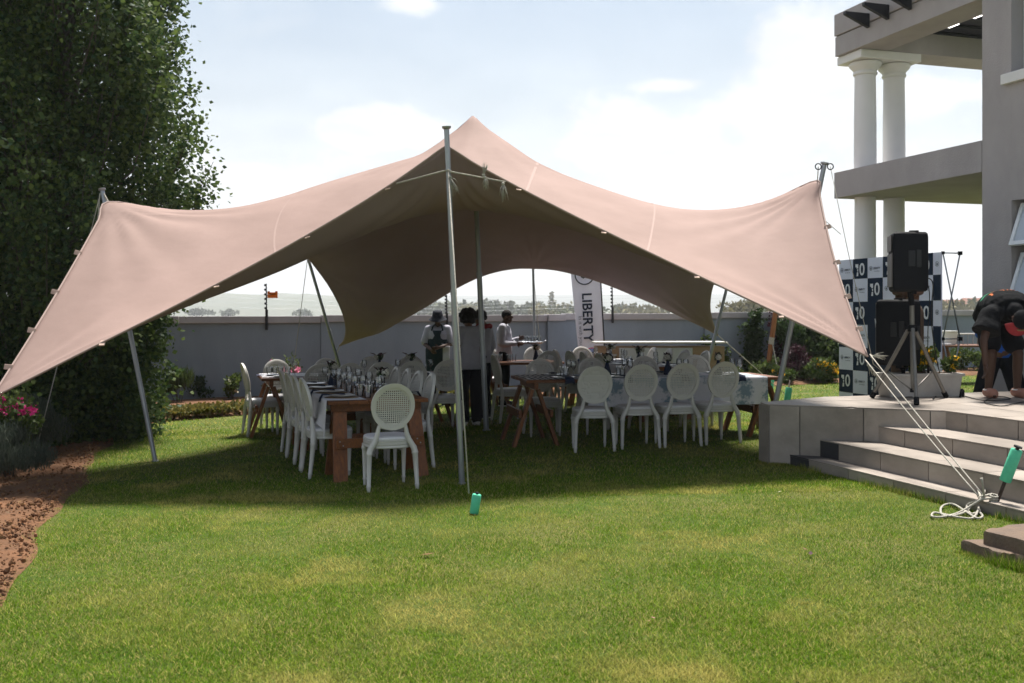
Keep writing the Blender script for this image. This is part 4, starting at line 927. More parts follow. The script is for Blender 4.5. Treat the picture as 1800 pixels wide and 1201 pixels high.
# vases with flowers
M_leafd = leafmat('dark_leaf', (.018, .035, .014), (.05, .08, .03), .2); M_petalw = leafmat('white_petal', (.62, .60, .52), (.70, .69, .62), .3); M_burg = leafmat('burgundy_leaf', (.045, .006, .012), (.02, .012, .012), .15)
def vase(t, x, y, label, big=1.0):
    p = tl2w(t, x, y); o = thing('flower_vase', label, 'vase', (p.x, p.y, t.location.z + TZ + .002), random.random() * 3, 'navy vases with flowers')
    b = MB(); b.lathe([(.050, 0), (.052, .004), (.048, .05), (.036, .10), (.022, .15), (.017, .18), (.020, .19)], 14); b.build('vase_body', M_navy, o, smooth=50)
    b = MB()
    for k in range(5):
        a = k * 1.3; b.tube([(0, 0, .17), (.02 * math.cos(a), .02 * math.sin(a), .22), (.06 * math.cos(a), .06 * math.sin(a), .26)], .0025, 5)
    b.build('stems', M_leafd, o)
    def puff(c_, r_, n, m_, nm, ls):
        b = MB()
        for k in range(n):
            d = Vector((random.gauss(0, 1), random.gauss(0, 1), random.gauss(0, 1))).normalized(); q = Vector(c_) + d * r_ * (.6 + .4 * random.random())
            e1 = d.orthogonal().normalized() * ls; e2 = d.cross(e1).normalized() * ls * .6
            b.add([q - e1, q + e2 + d * ls * .3, q + e1, q - e2 + d * ls * .3], [(0, 1, 2, 3)])
        b.build(nm, m_, o)
    puff((-.05, 0, .225), .036 * big, 70, M_petalw, 'white_bloom', .016); puff((.045, .02, .235), .022, 30, M_petalw, 'white_bloom', .014)
    puff((.02, 0, .25), .034, 22, M_burg, 'burgundy_bloom', .022); puff((.0, 0, .22), .055, 22, M_leafd, 'leaves', .026)
    b = MB()
    for a, l in ((2.6, .15), (.5, .12), (3.5, .13)):
        b.tube([(0, 0, .22), (l * .6 * math.cos(a), .03, .27), (l * math.cos(a), .03, .285)], [.0025, .008, .003], 5)
    b.build('dark_pod', M_burg, o)
vase(T1, -.78, -.16, 'navy vase with white and burgundy flowers nearest the camera', 1.25)
vase(T1, .70, .10, 'navy vase with flowers towards the far end of the nearest table')
vase(T3, .42, .22, 'navy vase with small flowers right of centre on the back left table'); vase(T3, .88, .22, 'navy vase with small flowers at the right of the back left table')
vase(T2, -.45, .1, 'flower vase at the left of the floral cloth table'); vase(T2, .35, .12, 'flower vase at the middle of the floral cloth table'); vase(T2, 1.0, .05, 'flower vase at the right of the floral cloth table')
vase(T4, -.5, 0, 'flower vase on the near half of the table running to the bar'); vase(T4, .6, 0, 'flower vase on the far half of the table running to the bar'); vase(T5, .3, 0, 'flower vase on the short table by the slim pole')

# cloths
def floral():
    m = mat('floral_linen', (.60, .60, .65), .85, bump=.1, bscale=150); N = m.node_tree.nodes; L = m.node_tree.links; b = N['Principled BSDF']
    t = N.new('ShaderNodeTexCoord'); v = N.new('ShaderNodeTexVoronoi'); v.inputs['Scale'].default_value = 4.6; L.new(t.outputs['Object'], v.inputs['Vector'])
    n = N.new('ShaderNodeTexNoise'); n.inputs['Scale'].default_value = 28; n.inputs['Detail'].default_value = 5; L.new(t.outputs['Object'], n.inputs['Vector'])
    a = N.new('ShaderNodeMath'); a.operation = 'MULTIPLY_ADD'; L.new(n.outputs[0], a.inputs[0]); a.inputs[1].default_value = .9; L.new(v.outputs['Distance'], a.inputs[2])
    r = N.new('ShaderNodeMapRange'); r.inputs[1].default_value = .80; r.inputs[2].default_value = 1.02; L.new(a.outputs[0], r.inputs[0])
    x = N.new('ShaderNodeMix'); x.data_type = 'RGBA'; L.new(r.outputs[0], x.inputs[0]); x.inputs[6].default_value = (.20, .27, .33, 1); x.inputs[7].default_value = (.60, .60, .65, 1); L.new(x.outputs[2], b.inputs['Base Color']); return m
def zebra():
    m = mat('wavy_stripe_linen', (.6, .6, .62), .85); N = m.node_tree.nodes; L = m.node_tree.links; b = N['Principled BSDF']
    t = N.new('ShaderNodeTexCoord'); w = N.new('ShaderNodeTexWave'); w.inputs['Scale'].default_value = 4.5; w.inputs['Distortion'].default_value = 5; w.inputs['Detail'].default_value = 1; w.inputs['Detail Scale'].default_value = .8; L.new(t.outputs['Object'], w.inputs['Vector'])
    g = N.new('ShaderNodeMath'); g.operation = 'GREATER_THAN'; g.inputs[1].default_value = .52; L.new(w.outputs[1], g.inputs[0])
    x = N.new('ShaderNodeMix'); x.data_type = 'RGBA'; L.new(g.outputs[0], x.inputs[0]); x.inputs[6].default_value = (.62, .61, .63, 1); x.inputs[7].default_value = (.015, .022, .05, 1); L.new(x.outputs[2], b.inputs['Base Color']); return m
def cloth(t, label, m_, x0, x1, W_, dn, df, y0=None, ripple=.014, nx=60, flare=.05, corner=0):
    # drapes over the near (-y) edge by dn and the far (+y) edge by df
    b = MB(); rows = []; e = W_ / 2 + .006
    for i in range(nx + 1):
        x = x0 + (x1 - x0) * i / nx; row = []
        rp = math.sin(x * 17) + .6 * math.sin(x * 31 + 2)
        for k in range(9):
            if dn: q = 1 - k / 8; row.append((x, -e - q * (flare * .5 + ripple * rp * q), .004 - .004 * q - dn * q + .006 * rp * q * .3))
        ys = np.linspace(-e if dn else (y0 or -e), e if df else (y0 if y0 and not dn else e), 10)
        for y in ys[1 if dn else 0:]: row.append((x, y, .005 + .001 * math.sin(x * 9 + y * 14)))
        if df:
            dd = df * (1 + corner * max(0, 1 - (x - x0) / .35))
            for k in range(1, 9): q = k / 8; row.append((x, e + q * (flare * .5 + ripple * rp * q), .004 - dd * q + .006 * rp * q * .3))
        rows.append(row)
    b.grid(rows); o = b.build('tablecloth', m_, None, smooth=True, label=label, cat='tablecloth'); o.location = (t.location.x, t.location.y, t.location.z + TZ - .0005); o.rotation_euler = t.rotation_euler
    return o
cloth(T2, 'white tablecloth with blue flower print hanging in front of the right chairs', floral(), -.86, 1.42, .95, .33, .25)
cloth(T1, 'plain white cloth hanging over the left edge of the nearest table', M_linen, -1.33, 1.3, 1.0, 0, .22, y0=.12, corner=.75, ripple=.02)
cloth(T2, 'navy and white wavy striped cloth on the left end of the floral cloth table', zebra(), -1.57, -.9, .95, .0, .0, ripple=.0)
cloth(T3, 'white cloth on the back left table', M_linen, -1.23, 1.15, .95, 0, .02, y0=-.30)
cloth(T4, 'white cloth hanging from the table running to the bar', M_linen, -1.28, 1.2, .95, .22, .22)

# ------------------------------------------------------------------ bar counter
bar = thing('bar_counter', 'light wooden bar counter with white panel and pale top', 'bar', (1.48, 17.45, gz(2.6)), R(2))
M_oak = mat('oak_laminate', (.36, .245, .165), .5, var=.35, vscale=2.5, stretch=(.6, 4, 9), vcol=(.30, .19, .11))
zb = 1.03
b = MB(); b.box((1.14, .25, .5 * zb - .05), (2.26, .45, zb - .07)); b.build('counter_body', M_oak, bar, bev=.004)
b = MB(); b.box((1.14, .22, zb - .02), (2.34, .60, .03)); b.build('counter_top', mat('counter_top_beige', (.46, .43, .40), .5), bar, bev=.006)
b = MB(); b.box((1.05, .018, .64), (1.30, .016, .56)); b.build('front_panel', mat('panel_grey_white', (.52, .53, .58), .6), bar, bev=.004)
b = MB(); b.box((1.98, .018, .28), (.06, .012, .06)); b.build('socket', M_china, bar)

# ------------------------------------------------------------------ lettering
TXT = {}
def textmesh(s, size, m_, bold=0.0, sx=1.0):
    key = (s, size, m_.name, bold)
    if key in TXT: return TXT[key]
    c_ = bpy.data.curves.new('lettering', 'FONT'); c_.body = s; c_.size = size; c_.align_x = 'CENTER'; c_.align_y = 'CENTER'; c_.offset = bold * size; c_.extrude = .0006; c_.resolution_u = 3
    o = bpy.data.objects.new('lettering', c_); COL.objects.link(o); bpy.context.view_layer.update()
    me = bpy.data.meshes.new_from_object(o.evaluated_get(bpy.context.evaluated_depsgraph_get())); bpy.data.objects.remove(o); me.materials.clear(); me.materials.append(m_); TXT[key] = me; return me
def onplane(name, me, par, O, X, Y, x, y, off=.002):
    X = Vector(X).normalized(); Y = Vector(Y).normalized(); Nn = X.cross(Y)
    p = Vector(O) + X * x + Y * y + Nn * off
    o = bpy.data.objects.new(name, me); COL.objects.link(o); o.parent = par
    Mx = Matrix((X, Y, Nn)).transposed().to_4x4(); Mx.translation = p; o.matrix_local = Mx; return o
M_ink = mat('navy_print', (.012, .022, .05), .7); M_pwhite = mat('white_print', (.74, .74, .78), .7); M_lilac = mat('banner_white', (.76, .77, .90), .75, var=.06, vscale=3); M_bnavy = mat('banner_navy', (.010, .022, .048), .8, spec=.15)
M_red = mat('print_red', (.65, .06, .06), .7); M_blue = mat('print_blue', (.04, .18, .55), .7); M_grey = mat('print_grey', (.16, .18, .24), .7)
def ringmesh(name, r0, r1, a0, a1, m_, n=28):
    b = MB(); vs = []
    for k in range(n + 1):
        t = a0 + (a1 - a0) * k / n; vs += [(r0 * math.cos(t), r0 * math.sin(t), 0), (r1 * math.cos(t), r1 * math.sin(t), 0)]
    b.add(vs, [(2 * k, 2 * k + 1, 2 * k + 3, 2 * k + 2) for k in range(n)]); return b.mesh(name, m_)
def polym(name, polys, m_):
    b = MB()
    for p in polys: b.add([(x, y, 0) for x, y in p], [tuple(range(len(p)))])
    return b.mesh(name, m_)

# feather banner
YF = wallY(1035) - .9
fl_ = thing('banner_flag', 'tall white banner flag printed LIBERTY by the wall behind the tent', 'banner', at(1061, 605, YF))
ob = at(1061, 605, YF)
TLp, BLp, TRp, BRp = at(1003.5, 483, YF), at(1019, 640, YF), at(1054.5, 483, YF), at(1063, 640, YF)
dnv = ((BLp - TLp) + (BRp - TRp)) / 2; dnv = dnv.normalized(); rtv = (TRp - TLp).normalized()
b = MB(); rows = []
for j in range(17):
    t = -0.95 + 1.95 * j / 16; a, c_ = TLp.lerp(BLp, t), TRp.lerp(BRp, t)
    rows.append([a.lerp(c_, i / 8) - ob + Vector((0, .018 * math.sin(i * 1.1 + j * .7) * math.sin(math.pi * i / 8), 0)) for i in range(9)])
b.grid(rows); o = b.build('flag_cloth', M_lilac, fl_, smooth=True)
b = MB(); P = [TRp.lerp(BRp, t) - ob + Vector((.012, 0, 0)) for t in (-.98, 0, 1.0)]; gb = P[2] + (P[2] - P[1]).normalized() * 1.2; gb.z = gz(ob.x) - ob.z; b.tube(P + [gb], .014, 8); b.build('flag_pole', M_dark, fl_, smooth=True)
def onflag(nm, me, px, py, rot=True):
    p = at(px, py, YF) - ob; X, Y = (dnv, rtv) if rot else (rtv, -dnv)
    return onplane(nm, me, fl_, p, X, Y, 0, 0, .035)
pm = YF / F35
onflag('lettering', textmesh('LIBERTY', 24.0 * pm, M_ink, .018), 1032, 558)
onflag('lettering', textmesh('In it with you', 9.4 * pm, M_grey), 1020.5, 581)
onflag('logo_ring', ringmesh('logo_ring', 15.2 * pm, 17.3 * pm, 0, 6.2832, M_ink), 1027, 484)
onflag('logo_flame', polym('logo_flame', [[(x * pm, y * pm) for x, y in P_] for P_ in ([(-7, -3), (-2, -6), (4, -3), (8, 0), (4, 1), (0, -1), (-4, 0)], [(-5, 2), (0, 3), (6, 3), (8, 5), (0, 7), (-6, 5)], [(-2, 8), (3, 8), (1, 14), (-1, 12)])], M_ink), 1027, 484, False)
for r0, r1, m_, a0, a1 in ((15.5, 17, M_red, 1.2, 2.1), (13.2, 15.2, M_blue, .6, 2.9), (10.2, 12, M_blue, .3, 3.0), (7, 9, M_ink, .2, 3.0), (3.8, 5.6, M_ink, .2, 2.9)):
    onflag('logo_arc', ringmesh('logo_arc', r0 * pm, r1 * pm, a0, a1, m_), 1041, 628, False)

# chequered photo backdrop
BL = Vector((5.06, 15.4, 0)); BX = -U; BW, BT_, BB_ = 2.22, 2.41, .05
zl = gz(5.2)
bd = thing('photo_backdrop', 'navy and white chequered backdrop banner printed with 10 and LIBERTY', 'backdrop', (BL.x, BL.y, 0))
Z3 = Vector((0, 0, 1)); cs_ = .345
b = MB(); b.X = None
def bp(s, z, o=0): return BX * s + Z3 * z - V * o
b.add([bp(0, BB_), bp(BW, BB_), bp(BW, BT_), bp(0, BT_), bp(0, BB_, -.02), bp(BW, BB_, -.02), bp(BW, BT_, -.02), bp(0, BT_, -.02)], [(0, 1, 2, 3), (4, 7, 6, 5), (0, 4, 5, 1), (1, 5, 6, 2), (2, 6, 7, 3), (3, 7, 4, 0)])
b.build('backdrop_cloth', M_lilac, bd)
rowz = [BT_, BT_ - .30]
while rowz[-1] > BB_ + .01: rowz.append(max(BB_, rowz[-1] - cs_))
NAV = MB()
k10w = textmesh('0', .26, M_pwhite, .012)
one = polym('numeral_one', [[(-.055, .09), (.012, .09), (.012, .025), (-.03, .025), (-.03, .045), (-.055, .045)], [(-.03, -.09), (.012, -.09), (.012, -.03), (-.018, -.03)], [(-.012, .015), (.012, .015), (.012, -.02), (-.012, -.02)]], M_pwhite)
lib = textmesh('LIBERTY', .042, M_ink, .01); sub = textmesh('In it with you', .022, M_grey)
lring = ringmesh('logo_ring', .028, .034, 0, 6.2832, M_ink, 18); ldot = polym('logo_flame', [[(-.014, -.012), (0, -.02), (.014, -.012), (.010, .008), (.002, .018), (-.010, .008)]], M_ink)
for r in range(len(rowz) - 1):
    z1, z0 = rowz[r], rowz[r + 1]
    for c_ in range(7):
        s0, s1 = c_ * cs_, min(BW, (c_ + 1) * cs_)
        ctr = 2 <= c_ <= 4 and 2 <= r <= 4
        full = s1 - s0 > .3; zc = (max(z0, z1 - cs_) + z1) / 2; sc = s0 + cs_ / 2
        if r == 0: zc = z1 - .17
        if ctr or (r + c_) % 2 == 1:
            q = MB(); q.add([bp(s0 + .0, z0, .0015), bp(s1, z0, .0015), bp(s1, z1, .0015), bp(s0, z1, .0015)], [(0, 1, 2, 3)]); q.build('check', M_bnavy, bd)
            if not ctr and (z1 - z0) > .28 and full:
                onplane('numeral', one, bd, bp(0, 0), BX, Z3, sc - .055, zc, .004); onplane('numeral', k10w, bd, bp(0, 0), BX, Z3, sc + .045, zc, .004)
        elif (z1 - z0) > .28 and s1 - s0 > .12:
            onplane('logo_ring', lring, bd, bp(0, 0), BX, Z3, sc - .095, zc + .015, .003); onplane('logo_flame', ldot, bd, bp(0, 0), BX, Z3, sc - .095, zc + .015, .003)
            if full: onplane('lettering', lib, bd, bp(0, 0), BX, Z3, sc + .035, zc + .012, .003); onplane('lettering', sub, bd, bp(0, 0), BX, Z3, sc + .045, zc - .03, .003)
sc = 3.5 * cs_; zt = rowz[2]
lr2 = ringmesh('logo_ring', .04, .055, 0, 6.2832, M_pwhite, 18); onplane('logo_ring', lr2, bd, bp(0, 0), BX, Z3, sc - .20, zt - .15, .005)
onplane('lettering', textmesh('LIBERTY', .10, M_pwhite, .01), bd, bp(0, 0), BX, Z3, sc + .10, zt - .15, .005)
onplane('lettering', textmesh('YEARS', .17, M_pwhite, .02), bd, bp(0, 0), BX, Z3, sc - .06, zt - .555, .007)
onplane('numeral', polym('numeral_one', [[(-.19, .30), (.02, .30), (.02, .08), (-.16, .08)], [(-.12, -.12), (.02, -.12), (.0, -.30), (-.16, -.30)]], M_pwhite), bd, bp(0, 0), BX, Z3, sc - .16, zt - .55, .005)
onplane('numeral', ringmesh('numeral_zero', .13, .25, .35, 2.8, M_pwhite), bd, bp(0, 0), BX, Z3, sc + .18, zt - .50, .005); onplane('numeral', ringmesh('numeral_zero', .13, .25, 3.5, 5.95, M_pwhite), bd, bp(0, 0), BX, Z3, sc + .18, zt - .60, .005)
# pop-up frame behind
bf = MB()
def fp(s, o, z): return BX * s + V * o + Z3 * z
for s in (BW, BW * .5, 0):
    for z0, z1 in ((.08, 1.25), (1.25, 2.40)):
        bf.tube([fp(s, .03, z0), fp(s, .31, z1)], .010, 6); bf.tube([fp(s, .31, z0), fp(s, .03, z1)], .010, 6)
    for z in (.08, 1.25, 2.40): bf.tube([fp(s, .03, z), fp(s, .31, z)], .009, 6)
bf.build('pop_up_frame', M_steel, bd, smooth=True)
bf = MB()
for s in (BW,):
    for z in (1.25, 2.40): bf.box(fp(s, .31, z), (.045, .045, .05)); bf.box(fp(s, .03, z), (.035, .035, .04))
bf.build('frame_joint', M_black, bd)

# ------------------------------------------------------------------ speakers and stand
M_grille = mat('speaker_grille', (.16, .15, .145), .6, bump=.3, bscale=300)
def speaker(c, h, w, d, face, label, group=None, tilt=0):
    t = thing('speaker', label, 'speaker', c, math.atan2(-face[0], face[1]), 'black loudspeakers on the terrace')
    def plan(s, z, n=0):   # y forward
        P = [(-w / 2, d * .42), (-w / 2 * .98, d * .5), (w / 2 * .98, d * .5), (w / 2, d * .42), (w / 2 * .92, -d * .05), (w / 2 * .62, -d * .5), (-w / 2 * .62, -d * .5), (-w / 2 * .92, -d * .05)]
        return [(x * s, y * s, z) for x, y in P]
    b = MB(); b.loft([plan(.86, 0), plan(.97, .02), plan(1, .06), plan(1.0, h - .06), plan(.97, h - .02), plan(.86, h)]); b.build('cabinet', M_black, t, smooth=30, bev=.012)
    b = MB(); b.box((0, d * .5 + .008, h * .36), (w * .86, .012, h * .56)); b.build('grille', M_grille, t, bev=.004)
    b = MB(); b.loft([[(x, d * .5 + .004, z) for x, z in ((-w * .36, h * .70), (w * .36, h * .70), (w * .36, h * .93), (-w * .36, h * .93))], [(x, d * .5 + .016, z) for x, z in ((-w * .40, h * .68), (w * .40, h * .68), (w * .40, h * .95), (-w * .40, h * .95))]]); b.build('horn', M_grille, t)
    for s in (-1, 1):
        b = MB(); x = s * w * .475
        b.box((x, -.02 * d, h * .55), (.012, .07, .16)); b.box((s * w * .40, -d * .22, h * .55), (.03, .05, .18)); b.build('handle_recess', M_dark, t, bev=.006)
    b = MB(); b.box((0, -d * .5 - .002, h * .42), (w * .42, .012, h * .36)); b.build('rear_panel', M_dark, t, bev=.004)
    for x in (-.3, .3):
        b = MB(); b.box((x * w, -d * .1, -.012), (.05, .05, .03)); b.build('foot', M_black, t, bev=.003)
        b = MB(); b.box((x * w, -d * .1, h + .006), (.05, .09, .018)); b.build('stacking_lug', M_black, t, bev=.003)
    return t
TP = Vector((4.19, 10.4, HP))
p1_ = at(1597, 513, 10.4); speaker((p1_.x, p1_.y, p1_.z), .615, .40, .35, (-.97, .24), 'black loudspeaker up on top of the tripod stand')
p2_ = at(1581, 642, 10.95); speaker((p2_.x, p2_.y, p2_.z), .72, .40, .37, (-.75, .66), 'lower black loudspeaker behind the tripod legs')
tr = thing('tripod_stand', 'grey tripod speaker stand with black rubber feet on the terrace', 'stand', TP)
M_tri = mat('stand_grey_metal', (.20, .19, .175), .5, metal=.4, var=.2, vscale=12)
def L(px, py, Y): return at(px, py, Y) - TP
top, hub, low = L(1600, 513, 10.4), L(1604, 578, 10.4), L(1605, 688, 10.4)
b = MB(); b.tube([L(1603, 535, 10.4), low], .024, 12); b.build('pole', M_tri, tr, smooth=50)
b = MB(); b.tube([top, L(1603, 537, 10.4)], .030, 12); b.build('socket_tube', M_black, tr, smooth=50)
b = MB(); b.tube([hub + Vector((0, 0, .04)), hub - Vector((0, 0, .03))], [.045, .05], 12); b.box(hub + Vector((-.06, 0, .01)), (.05, .03, .03)); b.build('hub', M_black, tr, bev=.004)
b = MB(); b.tube([low + Vector((0, 0, .03)), low - Vector((0, 0, .01))], .032, 12); b.build('lower_hub', M_black, tr)
for px, py, Y in ((1534, 697, 10.75), (1611, 703, 9.95), (1662, 697, 10.8)):
    ft = L(px, py, Y); ft.z = .03; a = hub + Vector((0, 0, .0)); d = (ft - a)
    b = MB(); b.tube([a + Vector((d.x, d.y, 0)).normalized() * .04, ft], .020, 10); lg = b.build('leg', M_tri, tr, smooth=50)
    b = MB(); b.tube([ft + d.normalized() * -.05, ft + d.normalized() * .02], .028, 10); b.build('rubber_foot', M_black, lg, smooth=50)
    b = MB(); b.tube([low, a.lerp(ft, .62)], .009, 6); b.build('brace', M_tri, tr, smooth=True)
ps = thing('pole_stand', 'short black pole under the lower loudspeaker behind the planter', 'stand', (p2_.x + .05, p2_.y + .02, HP))
b = MB(); b.tube([(0, 0, 0), (0, 0, p2_.z - HP - .03)], .022, 10); b.build('pole', M_black, ps, smooth=50); b = MB(); b.lathe([(.13, 0), (.13, .012), (.03, .03)], 16); b.build('base', M_black, ps, smooth=40)
b = MB(); b.lathe([(.03, -.05), (.06, -.028)], 12, (0, 0, p2_.z - HP)); b.build('top_plate', M_black, ps)

# cable mess on the terrace
def onfloor(px, py, z=HP): Y = (1.6 - z) * F35 / (py - 550); return Vector(((px - 900) / F35 * Y, Y, z + .012))
def cableo(pts, r, label, nm='cable'):
    o = thing(nm, label, 'cable', pts[0]); b = MB()
    P = []
    for i in range(len(pts) - 1):
        p0, p1, p2, p3 = pts[max(i - 1, 0)], pts[i], pts[i + 1], pts[min(i + 2, len(pts) - 1)]
        for k in range(8):
            t = k / 8; P.append(.5 * ((2 * p1) + (p2 - p0) * t + (2 * p0 - 5 * p1 + 4 * p2 - p3) * t * t + (3 * p1 - p0 - 3 * p2 + p3) * t ** 3))
    P.append(pts[-1]); b.tube([p - pts[0] for p in P], r, 6); b.build('cord', M_cable, o, smooth=True)
    return o
cableo([onfloor(*q) for q in ((1662, 692), (1690, 697), (1722, 705), (1750, 706), (1776, 703), (1755, 699), (1730, 708), (1760, 716), (1800, 709), (1850, 712))], .006, 'black cable lying in loops on the terrace by the bending person')
cableo([at(1628, 488, 10.5), at(1640, 500, 10.6), at(1637, 560, 10.7), at(1648, 640, 10.8), onfloor(1662, 690), onfloor(1648, 697), onfloor(1640, 703)], .006, 'black cable hanging from the upper loudspeaker to the terrace floor')
cableo([at(1628, 492, 10.5), at(1634, 520, 10.6), at(1631, 590, 10.9), at(1634, 660, 11.0), onfloor(1655, 688)], .005, 'second black cable hanging behind the tripod stand')
q = onfloor(1690, 698); b = MB(); b.box((0, 0, .035), (.055, .05, .09)); pb = thing('power_adapter', 'small black power adapter standing on the terrace cable', 'adapter', (q.x, q.y, HP)); b.build('adapter_body', M_black, pb, bev=.008); b = MB(); b.box((0, 0, .085), (.03, .03, .012)); b.build('plug_face', M_dark, pb)
q = onfloor(1662, 694); pb = thing('cable_box', 'black cable junction box at the tripod stand foot', 'box', (q.x, q.y, HP)); b = MB(); b.box((0, 0, .03), (.09, .06, .055)); b.build('box_body', M_black, pb, bev=.008); b = MB(); b.tube([(.045, 0, .03), (.07, 0, .03)], .012, 8); b.build('gland', M_black, pb)

# ------------------------------------------------------------------ far trestle table on the right lawn
q = at(1640, 617, 20.0)
T6 = table('dining_table', 'redwood trestle table on the far lawn behind the backdrop frame', (9.55, 20.15), R(6), 2.2, .8)
wz = T6.location.z + TZ
def crate(px, label):
    p = at(px, 612, 20.1); t = thing('plastic_crate', label, 'crate', (p.x, p.y, wz + .002), R(6))
    b = MB(); b.loft([[(x, y, 0) for x, y in ((-.14, -.12), (.14, -.12), (.14, .12), (-.14, .12))], [(x, y, .26) for x, y in ((-.16, -.14), (.16, -.14), (.16, .14), (-.16, .14))]]); b.build('tub', M_china, t, bev=.015)
    b = MB(); b.box((0, 0, .27), (.36, .32, .025)); b.build('lid', M_china, t, bev=.008)
crate(1664, 'white plastic crate with lid on the far trestle table')
t = thing('wire_rack', 'small metal rack on the far trestle table beside the crate', 'rack', (at(1697, 612, 20.1).x, 20.1, wz + .002))
for x in (-.2, .0, .2):
    b = MB(); b.tube([(x, -.1, 0), (x, -.1, .22), (x, .1, .22), (x, .1, 0)], .012, 6); b.build('upright', M_steel, t)
b = MB(); b.tube([(-.22, -.1, .22), (.22, -.1, .22)], .014, 6); b.tube([(-.22, .1, .22), (.22, .1, .22)], .014, 6); b.build('top_rail', M_white, t)
b = MB(); b.box((0, 0, .015), (.32, .24, .03)); o = b.build('paper_stack', M_linen, None, bev=.003, label='stack of white paper at the left on the far trestle table', cat='paper'); p = at(1655, 615, 19.85); o.location = (p.x, p.y, wz + .001)

# ------------------------------------------------------------------ foam capped stakes, rope pile, timber post
def stake(base, top, f0, f1, r, label, rr=.009):
    base, top = Vector(base), Vector(top); t = thing('tent_stake', label, 'stake', base, 0, 'steel tent stakes with green foam sleeves'); d = top - base
    b = MB(); b.tube([-d.normalized() * .08, d], rr, 8); b.build('rod', mat('rusty_rod', (.055, .04, .035), .7, metal=.4), t, smooth=True)
    b = MB(); a, e = d * f0, d * f1; b.tube([a, a.lerp(e, .02), a.lerp(e, .5), a.lerp(e, .97), e], [r * .94, r, r * 1.01, r, r * .9], 16); b.build('foam_sleeve', M_foam, t, smooth=50)
    b = MB(); b.tube([e - d.normalized() * .002, e + d.normalized() * .004], r * .3, 8); b.build('foam_hole', M_dark, t)
    b = MB(); b.tube([d, d + d.normalized() * .012], rr * 2.2, 8); b.build('rod_head', M_dark, t)
s0 = gp(833, 904); stake(s0, at(838.5, 868, s0.y), .04, .97, .036, 'green foam sleeve on a stake in the grass before the front pole', .006)
s0 = Vector((3.62, 7.5, gz(3.62))); stake(s0, at(1789, 787, 7.4), .50, .97, .042, 'leaning stake with green foam sleeve at the bottom of the steps', .014)
s0 = Vector((3.72, 13.6, gz(3.7))); stake(s0, at(1389, 664, 13.7), .1, .78, .045, 'green foam stake behind the terrace corner by the leaning pole', .010)
s0 = gp(1354, 692); stake(s0, at(1357, 664, s0.y), .1, .95, .045, 'green foam stake on the far lawn beside the striped bag', .008)
rp = thing('rope_pile', 'loose coil of white rope on the grass below the steps', 'rope', (0, 0, 0))
def curve(pts, r, nm, par, m_=None, n=8):
    P = []; pts = [Vector(p) for p in pts]
    for i in range(len(pts) - 1):
        p0, p1, p2, p3 = pts[max(i - 1, 0)], pts[i], pts[i + 1], pts[min(i + 2, len(pts) - 1)]
        for k in range(n):
            t = k / n; P.append(.5 * ((2 * p1) + (p2 - p0) * t + (2 * p0 - 5 * p1 + 4 * p2 - p3) * t * t + (3 * p1 - p0 - 3 * p2 + p3) * t ** 3))
    P.append(pts[-1]); b = MB(); b.tube(P, r, 7); return b.build(nm, m_ or M_rope, par, smooth=True)
def gl(px, py, h=.02): p = gp(px, py); p.z += h; return p
kn = at(1725, 878, 7.47)
curve([kn, gl(1700, 905, .05), gl(1680, 908), gl(1652, 914), gl(1638, 912), gl(1642, 906), gl(1660, 909), gl(1690, 915), gl(1712, 914), gl(1722, 898, .06), gl(1718, 884, .12), kn], .0085, 'rope_loop', rp)
curve([kn, gl(1716, 888, .08), gl(1722, 905, .03), gl(1727, 912), gl(1718, 916), gl(1700, 908, .03), gl(1675, 893, .03), gl(1656, 895), gl(1655, 908), gl(1672, 912), gl(1698, 906, .03), gl(1714, 893, .06), gl(1740, 884, .10)], .0085, 'rope_loop', rp)
curve([kn, gl(1738, 880, .14), gl(1746, 884, .10), gl(1742, 892, .05), gl(1728, 900, .03), gl(1708, 908), gl(1700, 900, .05), kn], .0085, 'rope_loop', rp)
b = MB(); sb_ = Vector((3.625, 7.495, gz(3.6)))
for k in range(6): 
    z = .05 + .018 * k; b.tube([sb_ + Vector((.028 * math.cos(t) + .012 * z, .028 * math.sin(t) - .05 * z, z + .006 * math.sin(t))) for t in np.linspace(0, 6.3, 11)], .0085, 6, caps=False)
b.tube([kn + Vector((.02, 0, .03)), kn + Vector((.01, 0, .12)), kn + Vector((.0, 0, .16))], [.008, .007, .012], 6)
b.tube([kn, sb_ + Vector((0, -.02, .13))], .009, 6); b.tube([kn + Vector((0, 0, .02)), sb_ + Vector((0, .02, .15))], .009, 6)
b.build('knot', M_rope, rp, smooth=True)
g = gp(1346, 672); t_ = at(1367, 520, g.y - .1)
wp = thing('timber_post', 'leaning orange brown timber post with white rope wrap before the vines', 'post', g); d = t_ - g
b = MB(); b.tube([(0, 0, -.05), d], .055, 10); b.build('timber', mat('post_timber', (.36, .145, .055), .6, var=.4, vscale=4, stretch=(8, 8, 1)), wp, smooth=50)
b = MB(); b.tube([d * .44, d * .52], .06, 10); b.build('rope_wrap', M_rope, wp, smooth=50)
g2 = gp(1371, 674); rope([g + d * .5, g2], .010, 'pale guy rope from the timber post down to the far lawn')
g = gp(1335, 688); bg = thing('striped_bag', 'black and white striped bag on the lawn behind the table end', 'bag', g, R(5))
for k in range(9):
    b = MB(); b.box((-.2 + .05 * k, 0, .10), (.049, .20, .20 + .01 * math.sin(k))); b.build('stripe_panel', M_black if k % 2 else M_linen, bg, bev=.008)

